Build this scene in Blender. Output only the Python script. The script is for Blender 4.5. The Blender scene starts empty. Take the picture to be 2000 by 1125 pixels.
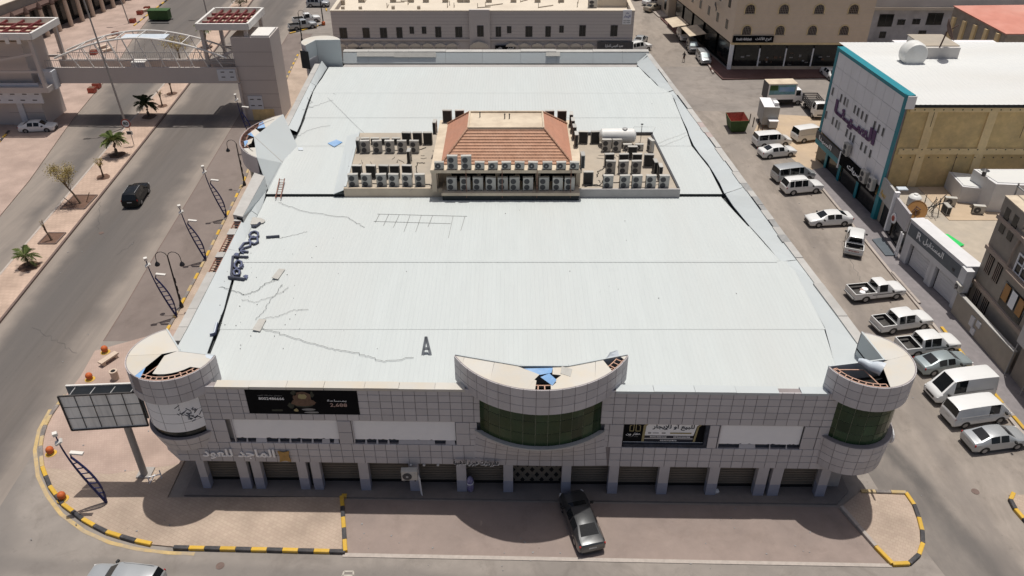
import bpy, math, random
from mathutils import Vector, Matrix
R = math.radians
random.seed(7)
scene = bpy.context.scene
COL = scene.collection

# ------------------------------------------------------------------ camera
CAM_H, PITCH, FPX = 43.0, R(33.7), 1556.0
cd = bpy.data.cameras.new('camera'); cam = bpy.data.objects.new('camera', cd); COL.objects.link(cam)
cd.sensor_width = 36; cd.lens = 36 * FPX / 2000; cd.clip_end = 3000; cd.clip_start = 1
cam.location = (0, 0, CAM_H); cam.rotation_euler = (math.pi / 2 - PITCH, 0, 0)
scene.camera = cam
# ------------------------------------------------------------------ sky, sun, exposure
SUN_DIR = Vector((-0.075, -0.2, -1.0)).normalized()
w = bpy.data.worlds.new('World'); scene.world = w; w.use_nodes = True
wn = w.node_tree.nodes; wl = w.node_tree.links
sky = wn.new('ShaderNodeTexSky'); sky.sky_type = 'NISHITA'; sky.sun_disc = False
sky.sun_elevation = R(77.9); sky.sun_rotation = R(20.6); sky.dust_density = 5.0; sky.ozone_density = 0.6
wl.new(sky.outputs[0], wn['Background'].inputs[0]); wn['Background'].inputs[1].default_value = 0.055
sd = bpy.data.lights.new('sun', 'SUN'); sd.energy = 3.1; sd.angle = R(0.53); sd.color = (1, 0.955, 0.885)
sun = bpy.data.objects.new('sun', sd); COL.objects.link(sun)
sun.rotation_euler = SUN_DIR.to_track_quat('-Z', 'Y').to_euler(); sun.location = (0, 60, 120)
vs = scene.view_settings; vs.view_transform = 'Standard'; vs.look = 'None'; vs.gamma = 1; vs.exposure = 0.15
vs.use_curve_mapping = False

# ------------------------------------------------------------------ helpers
def P(px, py, z=0.0):
    """place seen at photo point (px,py), standing at height z, in metres"""
    u = (px - 1000) / FPX; v = (562.5 - py) / FPX; c, s = math.cos(PITCH), math.sin(PITCH)
    d = Vector((u, c + v * s, -s + v * c)); t = (z - CAM_H) / d.z
    return Vector((0, 0, CAM_H)) + d * t

MATS = {}
def mat(name, col, rough=0.75, var=0.10, scale=1.5, col2=None, amt=0.5, scale2=0.15, metal=0.0, spec=0.35,
        bump=0.0, bscale=20, coat=0.0, rnd=0.0, stretch=None, rot=0.0, speck=0.0, space='Object', bands=()):
    m = bpy.data.materials.new(name); m.use_nodes = True; MATS[name] = m
    N = m.node_tree.nodes; L = m.node_tree.links; b = N['Principled BSDF']
    b.inputs['Roughness'].default_value = rough; b.inputs['Metallic'].default_value = metal
    b.inputs['Specular IOR Level'].default_value = spec
    if coat: b.inputs['Coat Weight'].default_value = coat; b.inputs['Coat Roughness'].default_value = 0.06
    if space == 'World':
        g = N.new('ShaderNodeNewGeometry'); vec = g.outputs['Position']
    else:
        g = N.new('ShaderNodeTexCoord'); vec = g.outputs['Object']
    mp = N.new('ShaderNodeMapping'); mp.inputs['Rotation'].default_value = (0, 0, rot)
    if stretch: mp.inputs['Scale'].default_value = stretch
    L.new(vec, mp.inputs['Vector'])
    n1 = N.new('ShaderNodeTexNoise'); n1.inputs['Scale'].default_value = scale; n1.inputs['Detail'].default_value = 6
    n1.inputs['Roughness'].default_value = 0.65
    L.new(mp.outputs[0], n1.inputs['Vector'])
    r1 = N.new('ShaderNodeValToRGB'); r1.color_ramp.elements[0].position = 0.3; r1.color_ramp.elements[1].position = 0.7
    a = [max(0, c * (1 - var)) for c in col]; bb = [min(1, c * (1 + var)) for c in col]
    r1.color_ramp.elements[0].color = (*a, 1); r1.color_ramp.elements[1].color = (*bb, 1)
    L.new(n1.outputs['Fac'], r1.inputs['Fac']); out = r1.outputs['Color']
    if col2:
        n2 = N.new('ShaderNodeTexNoise'); n2.inputs['Scale'].default_value = scale2; n2.inputs['Detail'].default_value = 8
        n2.inputs['Roughness'].default_value = 0.6
        L.new(mp.outputs[0], n2.inputs['Vector'])
        r2 = N.new('ShaderNodeValToRGB'); r2.color_ramp.elements[0].position = 0.42; r2.color_ramp.elements[1].position = 0.66
        r2.color_ramp.elements[0].color = (0, 0, 0, 1); r2.color_ramp.elements[1].color = (amt, amt, amt, 1)
        L.new(n2.outputs['Fac'], r2.inputs['Fac'])
        mx = N.new('ShaderNodeMixRGB'); L.new(r2.outputs[0], mx.inputs[0]); L.new(out, mx.inputs[1]); mx.inputs[2].default_value = (*col2, 1)
        out = mx.outputs[0]
    if speck:
        n3 = N.new('ShaderNodeTexNoise'); n3.inputs['Scale'].default_value = 0.9; n3.inputs['Detail'].default_value = 9; n3.inputs['Roughness'].default_value = 0.8
        L.new(vec, n3.inputs['Vector'])
        r3 = N.new('ShaderNodeValToRGB'); r3.color_ramp.elements[0].position = 0.30; r3.color_ramp.elements[1].position = 0.42
        k = 1 - speck; r3.color_ramp.elements[0].color = (k, k, k, 1); r3.color_ramp.elements[1].color = (1, 1, 1, 1)
        L.new(n3.outputs['Fac'], r3.inputs['Fac'])
        mz = N.new('ShaderNodeMixRGB'); mz.blend_type = 'MULTIPLY'; mz.inputs[0].default_value = 1
        L.new(out, mz.inputs[1]); L.new(r3.outputs[0], mz.inputs[2]); out = mz.outputs[0]
        if space == 'World' and speck > .1:
            for sc, p0, p1, k2, src in ((0.33, .32, .50, 1-speck*.9, mp.outputs[0]), (3.1, .27, .34, 1-speck*1.7, vec), (0.7, .60, .78, 1+speck*.8, vec)):
                n5 = N.new('ShaderNodeTexNoise'); n5.inputs['Scale'].default_value = sc; n5.inputs['Detail'].default_value = 7; n5.inputs['Roughness'].default_value = 0.7; n5.inputs['Distortion'].default_value = 0.6
                L.new(src, n5.inputs['Vector']); r5 = N.new('ShaderNodeValToRGB'); r5.color_ramp.elements[0].position = p0; r5.color_ramp.elements[1].position = p1
                lo, hi = ((k2, k2*.99, k2*.98, 1), (1, 1, 1, 1)) if k2 < 1 else ((1, 1, 1, 1), (k2, k2*.985, k2*.96, 1))
                r5.color_ramp.elements[0].color = lo; r5.color_ramp.elements[1].color = hi; L.new(n5.outputs['Fac'], r5.inputs['Fac'])
                m5 = N.new('ShaderNodeMixRGB'); m5.blend_type = 'MULTIPLY'; m5.inputs[0].default_value = 1; L.new(out, m5.inputs[1]); L.new(r5.outputs[0], m5.inputs[2]); out = m5.outputs[0]
    for (p0, p1, hw, bc, am) in bands:
        d = Vector((p1[0]-p0[0], p1[1]-p0[1], 0)).normalized(); nn = Vector((-d.y, d.x, 0)); cst = nn.x*p0[0] + nn.y*p0[1]
        dt = N.new('ShaderNodeVectorMath'); dt.operation = 'DOT_PRODUCT'; L.new(vec, dt.inputs[0]); dt.inputs[1].default_value = nn
        sb_ = N.new('ShaderNodeMath'); sb_.operation = 'SUBTRACT'; L.new(dt.outputs['Value'], sb_.inputs[0]); sb_.inputs[1].default_value = cst
        nz = N.new('ShaderNodeTexNoise'); nz.inputs['Scale'].default_value = 0.22; nz.inputs['Detail'].default_value = 6; L.new(vec, nz.inputs['Vector'])
        wb_ = N.new('ShaderNodeMath'); wb_.operation = 'MULTIPLY_ADD'; L.new(nz.outputs['Fac'], wb_.inputs[0]); wb_.inputs[1].default_value = hw*1.3; L.new(sb_.outputs[0], wb_.inputs[2])
        of = N.new('ShaderNodeMath'); of.operation = 'SUBTRACT'; L.new(wb_.outputs[0], of.inputs[0]); of.inputs[1].default_value = hw*.65
        ab_ = N.new('ShaderNodeMath'); ab_.operation = 'ABSOLUTE'; L.new(of.outputs[0], ab_.inputs[0])
        mr_ = N.new('ShaderNodeMapRange'); mr_.interpolation_type = 'SMOOTHSTEP'; L.new(ab_.outputs[0], mr_.inputs['Value'])
        mr_.inputs['From Min'].default_value = hw; mr_.inputs['From Max'].default_value = hw*.15; mr_.inputs['To Min'].default_value = 0; mr_.inputs['To Max'].default_value = am
        nz2 = N.new('ShaderNodeTexNoise'); nz2.inputs['Scale'].default_value = 0.8; nz2.inputs['Detail'].default_value = 8; nz2.inputs['Roughness'].default_value = .7; L.new(mp.outputs[0], nz2.inputs['Vector'])
        ml = N.new('ShaderNodeMath'); ml.operation = 'MULTIPLY'; ml.use_clamp = True; L.new(mr_.outputs[0], ml.inputs[0])
        rr_ = N.new('ShaderNodeMapRange'); rr_.inputs['From Min'].default_value = .25; rr_.inputs['From Max'].default_value = .6; rr_.inputs['To Min'].default_value = .45; rr_.inputs['To Max'].default_value = 1.0; L.new(nz2.outputs['Fac'], rr_.inputs['Value']); L.new(rr_.outputs[0], ml.inputs[1])
        mb_ = N.new('ShaderNodeMixRGB'); L.new(ml.outputs[0], mb_.inputs[0]); L.new(out, mb_.inputs[1]); mb_.inputs[2].default_value = (*bc, 1); out = mb_.outputs[0]
    if rnd:
        oi = N.new('ShaderNodeObjectInfo'); mr = N.new('ShaderNodeMapRange')
        mr.inputs['To Min'].default_value = 1 - rnd; mr.inputs['To Max'].default_value = 1 + rnd
        L.new(oi.outputs['Random'], mr.inputs['Value'])
        my = N.new('ShaderNodeMixRGB'); my.blend_type = 'MULTIPLY'; my.inputs[0].default_value = 1
        L.new(out, my.inputs[1]); L.new(mr.outputs[0], my.inputs[2]); out = my.outputs[0]
    L.new(out, b.inputs['Base Color'])
    if bump:
        n4 = N.new('ShaderNodeTexNoise'); n4.inputs['Scale'].default_value = bscale; n4.inputs['Detail'].default_value = 4
        L.new(vec, n4.inputs['Vector']); bp = N.new('ShaderNodeBump'); bp.inputs['Strength'].default_value = bump; bp.inputs['Distance'].default_value = 0.03
        L.new(n4.outputs['Fac'], bp.inputs['Height']); L.new(bp.outputs[0], b.inputs['Normal'])
    return m

class MB:
    def __init__(s): s.v = []; s.f = []
    def add(s, vs, fs):
        o = len(s.v); s.v += [tuple(v) for v in vs]; s.f += [tuple(i + o for i in f) for f in fs]; return s
    def box(s, x0, x1, y0, y1, z0, z1):
        return s.add([(x0,y0,z0),(x1,y0,z0),(x1,y1,z0),(x0,y1,z0),(x0,y0,z1),(x1,y0,z1),(x1,y1,z1),(x0,y1,z1)],
                     [(3,2,1,0),(4,5,6,7),(0,1,5,4),(1,2,6,5),(2,3,7,6),(3,0,4,7)])
    def obox(s, c, hx, hy, hz, rz=0.0, rx=0.0, ry=0.0):
        m = Matrix.Translation(c) @ Matrix.Rotation(rz, 4, 'Z') @ Matrix.Rotation(ry, 4, 'Y') @ Matrix.Rotation(rx, 4, 'X')
        b = MB().box(-hx, hx, -hy, hy, -hz, hz); return s.add([m @ Vector(v) for v in b.v], b.f)
    def beam(s, a, b, r1, r2=None):
        a = Vector(a); b = Vector(b); d = b - a; L = d.length
        if L < 1e-6: return s
        q = d.to_track_quat('X', 'Z').to_matrix().to_4x4(); m = Matrix.Translation((a + b) / 2) @ q
        r2 = r2 or r1; bx = MB().box(-L/2, L/2, -r1, r1, -r2, r2); return s.add([m @ Vector(v) for v in bx.v], bx.f)
    def prism(s, poly, z0, z1):
        n = len(poly)
        z0 = z0 if isinstance(z0, (list, tuple)) else [z0] * n; z1 = z1 if isinstance(z1, (list, tuple)) else [z1] * n
        vs = [(p[0], p[1], z0[i]) for i, p in enumerate(poly)] + [(p[0], p[1], z1[i]) for i, p in enumerate(poly)]
        a = sum(poly[i][0] * poly[(i+1) % n][1] - poly[(i+1) % n][0] * poly[i][1] for i in range(n))
        fs = [tuple(range(n, 2*n)), tuple(reversed(range(n)))] + [(i, (i+1) % n, n + (i+1) % n, n + i) for i in range(n)]
        if a < 0: fs = [tuple(reversed(f)) for f in fs]
        return s.add(vs, fs)
    def sheet(s, pts, t=0.03):
        """a thin slab following a polygon in space"""
        pts = [Vector(p) for p in pts]; n = (pts[1] - pts[0]).cross(pts[2] - pts[0]).normalized() * t
        k = len(pts); vs = pts + [p - n for p in pts]
        fs = [tuple(range(k)), tuple(reversed(range(k, 2*k)))] + [((i+1) % k, i, k + i, k + (i+1) % k) for i in range(k)]
        return s.add(vs, fs)
    def tube(s, path, r, n=6, closed_ends=True):
        path = [Vector(p) for p in path]; rr = r if isinstance(r, (list, tuple)) else [r] * len(path)
        vs = []; fs = []
        for i, p in enumerate(path):
            d = (path[min(i+1, len(path)-1)] - path[max(i-1, 0)]); q = d.to_track_quat('Z', 'X')
            for k in range(n):
                t = 2 * math.pi * k / n; vs.append(p + q @ Vector((math.cos(t) * rr[i], math.sin(t) * rr[i], 0)))
        for i in range(len(path)-1):
            for k in range(n):
                fs.append((i*n+k, i*n+(k+1) % n, (i+1)*n+(k+1) % n, (i+1)*n+k))
        if closed_ends:
            fs.append(tuple(reversed(range(n)))); fs.append(tuple(range((len(path)-1)*n, len(path)*n)))
        return s.add(vs, fs)
    def lathe(s, c, prof, n=16, axis='Z'):
        """prof: list of (radius, height)"""
        vs = []; fs = []
        for (r, h) in prof:
            for k in range(n):
                t = 2 * math.pi * k / n; p = (r*math.cos(t), r*math.sin(t), h)
                if axis == 'Y': p = (p[0], -p[2], p[1])
                if axis == 'X': p = (p[2], p[0], p[1])
                vs.append(Vector(c) + Vector(p))
        for i in range(len(prof)-1):
            for k in range(n): fs.append((i*n+k, i*n+(k+1) % n, (i+1)*n+(k+1) % n, (i+1)*n+k))
        fs.append(tuple(reversed(range(n)))); fs.append(tuple(range((len(prof)-1)*n, len(prof)*n)))
        return s.add(vs, fs)
    def mesh(s, name, m=None, smooth=False, ang=35):
        me = bpy.data.meshes.new(name); me.from_pydata(s.v, [], s.f); me.update()
        if smooth:
            me.polygons.foreach_set('use_smooth', [True] * len(me.polygons)); me.set_sharp_from_angle(angle=R(ang))
        if m: me.materials.append(MATS[m] if isinstance(m, str) else m)
        return me
    def build(s, name, m, parent=None, smooth=False, ang=35):
        """vertices are in world metres; parents are never rotated here"""
        o = wloc(parent)
        if o.length: s.v = [(v[0]-o.x, v[1]-o.y, v[2]-o.z) for v in s.v]
        return link(name, s.mesh(name, m, smooth, ang), parent)
    def local(s, name, m, parent=None, smooth=False, ang=35):
        return link(name, s.mesh(name, m, smooth, ang), parent)

def wloc(p):
    o = Vector((0, 0, 0))
    while p is not None: o += p.location; p = p.parent
    return o
def link(name, data, parent=None, loc=None, rz=None):
    ob = bpy.data.objects.new(name, data); COL.objects.link(ob); ob.parent = parent
    if loc is not None: ob.location = loc
    if rz is not None: ob.rotation_euler.z = rz
    return ob
def tag(o, label=None, cat=None, group=None, kind=None):
    if label: o['label'] = label
    if cat: o['category'] = cat
    if group: o['group'] = group
    if kind: o['kind'] = kind
    return o
def thing(name, label, cat, loc=(0,0,0), rz=0.0, group=None):
    o = link(name, None, None, loc, rz); o.empty_display_size = 0.3; return tag(o, label, cat, group)
def struct(name, mb, m, label=None):
    o = mb.build(name, m); o['kind'] = 'structure'
    if label: o['label'] = label
    return o
def copy_tree(o, parent=None):
    c = o.copy(); COL.objects.link(c); c.parent = parent
    for ch in list(o.children): copy_tree(ch, c)
    return c
ORD = ['first','second','third','fourth','fifth','sixth','seventh','eighth','ninth','tenth','eleventh','twelfth']
def seg(y, pts):
    """piecewise linear"""
    if y <= pts[0][0]: return pts[0][1]
    for (a, b), (c, d) in zip(pts, pts[1:]):
        if y <= c: return b + (d - b) * (y - a) / (c - a)
    return pts[-1][1]

# Arabic letters joined by hand: base -> (first presentation form, forms)
AR = {'ـ':(0x640,5),'ا':(0xFE8D,2),'أ':(0xFE83,2),'إ':(0xFE87,2),'ب':(0xFE8F,4),'ة':(0xFE93,2),'ت':(0xFE95,4),'ث':(0xFE99,4),'ج':(0xFE9D,4),
 'ح':(0xFEA1,4),'خ':(0xFEA5,4),'د':(0xFEA9,2),'ذ':(0xFEAB,2),'ر':(0xFEAD,2),'ز':(0xFEAF,2),'س':(0xFEB1,4),'ش':(0xFEB5,4),'ص':(0xFEB9,4),
 'ع':(0xFEC9,4),'ف':(0xFED1,4),'ق':(0xFED5,4),'ك':(0xFED9,4),'ل':(0xFEDD,4),'م':(0xFEE1,4),'ن':(0xFEE5,4),'ه':(0xFEE9,4),'و':(0xFEED,2),
 'ى':(0xFEEF,2),'ي':(0xFEF1,4),'ء':(0xFE80,1),'ﻻ':(0xFEFB,2),'ﻷ':(0xFEF7,2),'ﻹ':(0xFEF9,2)}
def arab(t):
    t = t.replace('لا', 'ﻻ').replace('لأ', 'ﻷ').replace('لإ', 'ﻹ'); out = []
    for i, c in enumerate(t):
        if c not in AR: out.append(c); continue
        b, n = AR[c]
        if n == 5: out.append(c); continue
        prev = i > 0 and t[i-1] in AR and AR[t[i-1]][1] >= 4 and n > 1
        nxt = i+1 < len(t) and t[i+1] in AR and n == 4 and AR[t[i+1]][1] > 1
        out.append(chr(b + (3 if prev and nxt else 2 if nxt else 1 if prev else 0)))
    return ''.join(reversed(out))
def text_mesh(s, width, height, depth=0.02, bold=0.0):
    """mesh of lettering, origin at its lower left, in the XZ plane facing -Y"""
    c = bpy.data.curves.new('lettering', 'FONT'); c.body = s; c.extrude = 0.5; c.offset = bold; c.resolution_u = 2
    o = bpy.data.objects.new('lettering', c); COL.objects.link(o)
    dg = bpy.context.evaluated_depsgraph_get(); me = bpy.data.meshes.new_from_object(o.evaluated_get(dg))
    bpy.data.objects.remove(o); bpy.data.curves.remove(c)
    xs = [v.co.x for v in me.vertices]; ys = [v.co.y for v in me.vertices]
    x0, x1, y0, y1 = min(xs), max(xs), min(ys), max(ys)
    for v in me.vertices:
        x, y, z = v.co; v.co = ((x-x0)/(x1-x0)*width, -z*depth, (y-y0)/(y1-y0)*height)
    me.name = 'lettering'; return me
def lettering(s, p, width, height, m, parent=None, rz=0.0, depth=0.02, bold=0.0, name='lettering'):
    me = text_mesh(s, width, height, depth, bold); me.materials.clear(); me.materials.append(MATS[m])
    return link(name, me, parent, Vector(p) - wloc(parent), rz)

# ------------------------------------------------------------------ materials
DUST = (0.295,0.254,0.22)
def q2(px, py): p = P(px, py); return (p.x, p.y)
mat('asphalt', (0.285,0.254,0.228), 0.9, 0.10, 0.8, (0.195,0.177,0.163), 0.7, 0.09, bump=0.15, bscale=30, speck=0.24, space='World',
    bands=((q2(0,1010), q2(60,760), 2.0, (0.15,0.138,0.13), .65), (q2(0,1100), q2(260,1110), 1.0, (0.16,0.146,0.137), .6)))
mat('asphalt_tracks', (0.148,0.131,0.12), 0.9, 0.07, 1.2, (0.11,0.102,0.098), 0.7, 0.2, bump=0.12, bscale=30, stretch=(1.2,0.07,1), rot=R(-4), speck=0.12, space='World',
    bands=(((-46.9,62.5), (-50.9,124.2), 2.0, DUST, .95), ((-36.2,62), (-38.6,101), 3.4, DUST, .95), ((-57.5,85), (-63.2,112), 4.2, DUST, .9), ((-51.0,66), (-54.4,110), 1.6, DUST, .8)))
mat('asphalt_street', (0.31,0.27,0.235), 0.9, 0.14, 1.0, (0.21,0.188,0.168), 0.65, 0.14, bump=0.12, bscale=30, stretch=(1.0,0.4,1), speck=0.27, space='World',
    bands=(((22.3,110), (27.5,45), 4.2, (0.165,0.15,0.139), .8), (q2(1690,820), q2(1850,1010), 1.1, (0.10,0.093,0.089), .8), (q2(1780,980), q2(1980,1125), 1.6, (0.14,0.128,0.12), .7), (q2(1500,320), q2(1620,520), 1.4, (0.18,0.16,0.146), .6)))
mat('parking_brown', (0.195,0.16,0.144), 0.9, 0.10, 1.0, (0.245,0.205,0.183), 0.6, 0.2, bump=0.12, stretch=(0.5,0.35,1), speck=0.2, space='World')
mat('sand', (0.50,0.39,0.275), 0.95, 0.10, 1.2, (0.40,0.32,0.25), 0.5, 0.3, bump=0.2, space='World')
mat('pad_pink', (0.29,0.232,0.205), 0.9, 0.07, 1.1, (0.24,0.195,0.175), 0.6, 0.35, bump=0.06, speck=0.14, space='World')
mat('walkway', (0.21,0.185,0.17), 0.85, 0.08, 2.0, (0.16,0.14,0.132), 0.5, 0.4, space='World')
mat('paver_red', (0.115,0.062,0.055), 0.85, 0.15, 2.0, (0.16,0.10,0.09), 0.5, 0.4, space='World')
mat('paver_grey', (0.24,0.22,0.225), 0.85, 0.12, 2.0, (0.17,0.16,0.165), 0.6, 0.4, space='World')
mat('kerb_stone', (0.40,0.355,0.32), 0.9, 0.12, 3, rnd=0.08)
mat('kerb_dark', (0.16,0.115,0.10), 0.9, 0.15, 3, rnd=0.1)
mat('kerb_yellow', (0.60,0.37,0.04), 0.6, 0.10, 4, (0.45,0.33,0.16), 0.5, 2.0, rnd=0.08)
mat('kerb_faded_yellow', (0.47,0.35,0.17), 0.8, 0.15, 4, (0.36,0.31,0.26), 0.8, 2.0, rnd=0.1)
mat('kerb_faded_black', (0.19,0.17,0.16), 0.8, 0.15, 4, (0.32,0.28,0.25), 0.8, 2.0, rnd=0.1)
mat('kerb_black', (0.045,0.045,0.05), 0.6, 0.15, 4, (0.15,0.13,0.12), 0.5, 2.0, rnd=0.1)
mat('yellow_faded', (0.52,0.38,0.18), 0.9, 0.15, 2, (0.34,0.29,0.24), 0.9, 0.8, space='World')
mat('white_faded', (0.55,0.52,0.46), 0.9, 0.15, 2, (0.34,0.30,0.26), 0.7, 1.5, space='World')
mat('roof_white', (0.525,0.562,0.56), 0.62, 0.03, 1.1, (0.52,0.538,0.528), 0.7, 0.12, spec=0.15, speck=0.045, space='World', stretch=(1.0,0.12,1))
mat('flashing_white', (0.51,0.55,0.56), 0.55, 0.03, 0.8, (0.49,0.52,0.52), 0.6, 0.4, spec=0.2, rnd=0.03)
mat('cream_panel', (0.57,0.552,0.51), 0.55, 0.04, 1.0, (0.56,0.48,0.36), 0.5, 0.5, spec=0.2, rnd=0.04)
mat('coping_grey', (0.45,0.44,0.42), 0.8, 0.08, 1.5, (0.37,0.36,0.34), 0.6, 0.4, rnd=0.07)
mat('coping_pink', (0.42,0.35,0.33), 0.8, 0.10, 1.5)
mat('coping_dark', (0.29,0.29,0.285), 0.8, 0.18, 2.5)
mat('tile_clad', (0.53,0.51,0.52), 0.5, 0.04, 0.9, (0.48,0.45,0.45), 0.7, 0.6, spec=0.3, rnd=0.075, stretch=(1,1,.4))
mat('tile_joint', (0.27,0.24,0.24), 0.9, 0.1)
mat('concrete_wall', (0.40,0.385,0.375), 0.85, 0.06, 1.0, (0.33,0.31,0.30), 0.5, 0.3)
mat('black_void', (0.012,0.012,0.013), 0.9, 0.2)
mat('gutter_shade_dark', (0.035,0.04,0.042), 0.8, 0.2)  # gutters and gaps, also shade painted on the roof step and below the ledge
mat('glass_green', (0.03,0.06,0.03), 0.14, 0.2, 0.5, (0.05,0.052,0.012), 0.55, 0.3, spec=0.22, rnd=0.35)
mat('glass_dark', (0.012,0.014,0.015), 0.12, 0.3, 1.0, (0.03,0.032,0.03), 0.6, 0.5, spec=0.4)
mat('mullion', (0.22,0.24,0.17), 0.5, 0.1)
mat('board_white', (0.88,0.88,0.89), 0.6, 0.03, 0.8, (0.80,0.81,0.84), 0.6, 0.3, rnd=0.02)
mat('letter_white', (0.92,0.91,0.90), 0.5, 0.02)
mat('tear_dark', (0.035,0.04,0.055), 0.8, 0.5, 3)
mat('shutter_tan', (0.185,0.16,0.13), 0.6, 0.08, 1.0)
mat('column_grey', (0.50,0.48,0.49), 0.6, 0.05, 1.2, (0.44,0.42,0.43), 0.5, 0.8)
mat('column_blue', (0.31,0.325,0.40), 0.7, 0.10, 1.4)
mat('frame_rust', (0.20,0.085,0.06), 0.7, 0.25, 4, (0.42,0.27,0.2), 0.6, 2)
mat('frame_copper', (0.55,0.34,0.25), 0.6, 0.15, 4)
mat('blue_film', (0.19,0.36,0.62), 0.5, 0.08, 1.0, (0.40,0.52,0.68), 0.6, 0.8)
mat('blue_foil', (0.55,0.61,0.67), 0.4, 0.10, 1.0, (0.62,0.65,0.69), 0.7, 0.8)
mat('black_banner', (0.010,0.010,0.011), 0.9, 0.2, spec=0.05)
mat('print_white', (0.88,0.88,0.88), 0.6, 0.04)
mat('print_grey', (0.25,0.25,0.25), 0.6, 0.1)
mat('print_rose', (0.42,0.29,0.25), 0.6, 0.1)
mat('print_gold', (0.33,0.28,0.14), 0.5, 0.1)
mat('print_gold2', (0.40,0.235,0.07), 0.45, 0.2, 3)
mat('print_wood', (0.13,0.075,0.05), 0.6, 0.35, 4)
mat('print_leaf', (0.03,0.035,0.025), 0.6, 0.3, 4)
mat('print_teal', (0.16,0.34,0.42), 0.5, 0.35, 1.5, (0.10,0.25,0.16), 0.7, 0.7)
mat('print_navy', (0.012,0.016,0.03), 0.5, 0.2)
mat('print_blue', (0.05,0.07,0.28), 0.5, 0.2)
mat('tan_render', (0.56,0.475,0.375), 0.9, 0.06, 1.0, (0.46,0.38,0.29), 0.5, 0.4)
mat('terrace_tan', (0.43,0.375,0.305), 0.9, 0.08, 1.0, (0.33,0.30,0.26), 0.6, 0.35, bump=0.1)
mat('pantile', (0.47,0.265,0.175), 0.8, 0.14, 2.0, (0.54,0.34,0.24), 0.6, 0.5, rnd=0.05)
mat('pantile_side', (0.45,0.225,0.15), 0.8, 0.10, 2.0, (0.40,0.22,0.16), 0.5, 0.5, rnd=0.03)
mat('ledge_cream', (0.62,0.53,0.41), 0.9, 0.08, 1.4, (0.42,0.34,0.26), 0.6, 0.6)
mat('ac_case', (0.47,0.46,0.43), 0.55, 0.06, 2, (0.36,0.33,0.28), 0.6, 1.0, rnd=0.16)
mat('ac_fan', (0.06,0.06,0.065), 0.6, 0.2, 8)
mat('ac_hub', (0.42,0.42,0.42), 0.5, 0.1)
mat('ac_coil', (0.025,0.026,0.028), 0.6, 0.4, 12)
mat('pipe_black', (0.03,0.03,0.03), 0.7, 0.2)
mat('wire_grey', (0.16,0.16,0.16), 0.8, 0.2)
mat('tank_white', (0.74,0.74,0.72), 0.45, 0.05, 1, (0.62,0.6,0.55), 0.5, 0.8)
mat('metal_grey', (0.36,0.36,0.36), 0.5, 0.1, 2, metal=0.3)
mat('metal_dark', (0.07,0.07,0.075), 0.5, 0.2, 2)
mat('letter_side', (0.055,0.06,0.085), 0.5, 0.2, 4)
mat('letter_blue', (0.11,0.125,0.20), 0.4, 0.2, 3)
mat('letter_grey', (0.30,0.31,0.33), 0.5, 0.1)
mat('sheet_grey', (0.44,0.43,0.40), 0.7, 0.08)
mat('paint_white', (0.74,0.745,0.74), 0.3, 0.015, 1, spec=0.45, coat=0.5)
mat('paint_silver', (0.44,0.46,0.475), 0.32, 0.02, 1, metal=0.35, coat=0.5)
mat('paint_grey', (0.16,0.16,0.165), 0.3, 0.02, 1, metal=0.4, coat=0.6)
mat('paint_greygreen', (0.33,0.385,0.40), 0.32, 0.02, 1, metal=0.3, coat=0.5)
mat('paint_black', (0.007,0.008,0.009), 0.3, 0.02, 1, spec=0.25, coat=0.25)
mat('paint_graphite', (0.085,0.088,0.092), 0.3, 0.02, 1, metal=0.55, coat=0.8)
mat('paint_champagne', (0.36,0.32,0.26), 0.35, 0.02, 1, metal=0.3, coat=0.5)
mat('car_glass', (0.012,0.014,0.016), 0.06, 0.1, 1, spec=0.5)
mat('glare_or_sunshade', (0.55,0.66,0.68), 0.25, 0.1, 3, spec=0.5)  # pale windshield: reflection painted on the SUV, sunshade on the people carrier
mat('tyre', (0.018,0.018,0.019), 0.85, 0.1)
mat('rim', (0.30,0.30,0.31), 0.4, 0.1, metal=0.5)
mat('trim_black', (0.02,0.02,0.021), 0.6, 0.1)
mat('bed_dark', (0.045,0.043,0.042), 0.75, 0.3, 3, (0.12,0.11,0.10), 0.5, 1)
mat('lamp_red', (0.33,0.015,0.015), 0.25, 0.1)
mat('lamp_clear', (0.62,0.63,0.64), 0.15, 0.05, spec=0.5)
mat('plate', (0.6,0.6,0.58), 0.5, 0.1)
mat('beige_wall', (0.74,0.605,0.47), 0.85, 0.05, 1.2, (0.68,0.55,0.42), 0.5, 0.2)
mat('grey_stone', (0.57,0.53,0.505), 0.85, 0.05, 0.6, (0.51,0.47,0.45), 0.6, 0.3, stretch=(0.15,0.15,3))
mat('roof_beige', (0.66,0.59,0.49), 0.9, 0.06, 0.8, (0.55,0.48,0.39), 0.6, 0.2)
mat('shell_cream', (0.60,0.55,0.47), 0.8, 0.06)
mat('old_grey', (0.55,0.55,0.57), 0.9, 0.15, 0.6, (0.36,0.36,0.38), 0.7, 0.35)
mat('old_grey_pale', (0.62,0.59,0.56), 0.9, 0.10, 0.8, (0.48,0.45,0.43), 0.6, 0.4)
mat('red_roof', (0.56,0.235,0.18), 0.8, 0.08, 0.5, (0.62,0.34,0.28), 0.7, 0.12)
mat('block_grey', (0.35,0.31,0.27), 0.9, 0.15, 1.5, (0.27,0.245,0.22), 0.6, 0.6)
mat('block_tan', (0.70,0.53,0.265), 0.95, 0.13, 1.6, (0.45,0.345,0.20), 0.6, 0.5, bump=0.3, bscale=9)
mat('frame_tan', (0.80,0.63,0.36), 0.95, 0.10, 1.6)
mat('clinic_white', (0.86,0.84,0.85), 0.45, 0.03, 0.8, (0.72,0.70,0.70), 0.5, 0.4, rnd=0.025)
mat('teal', (0.02,0.235,0.29), 0.4, 0.06)
mat('purple', (0.105,0.04,0.13), 0.5, 0.1)
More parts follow.
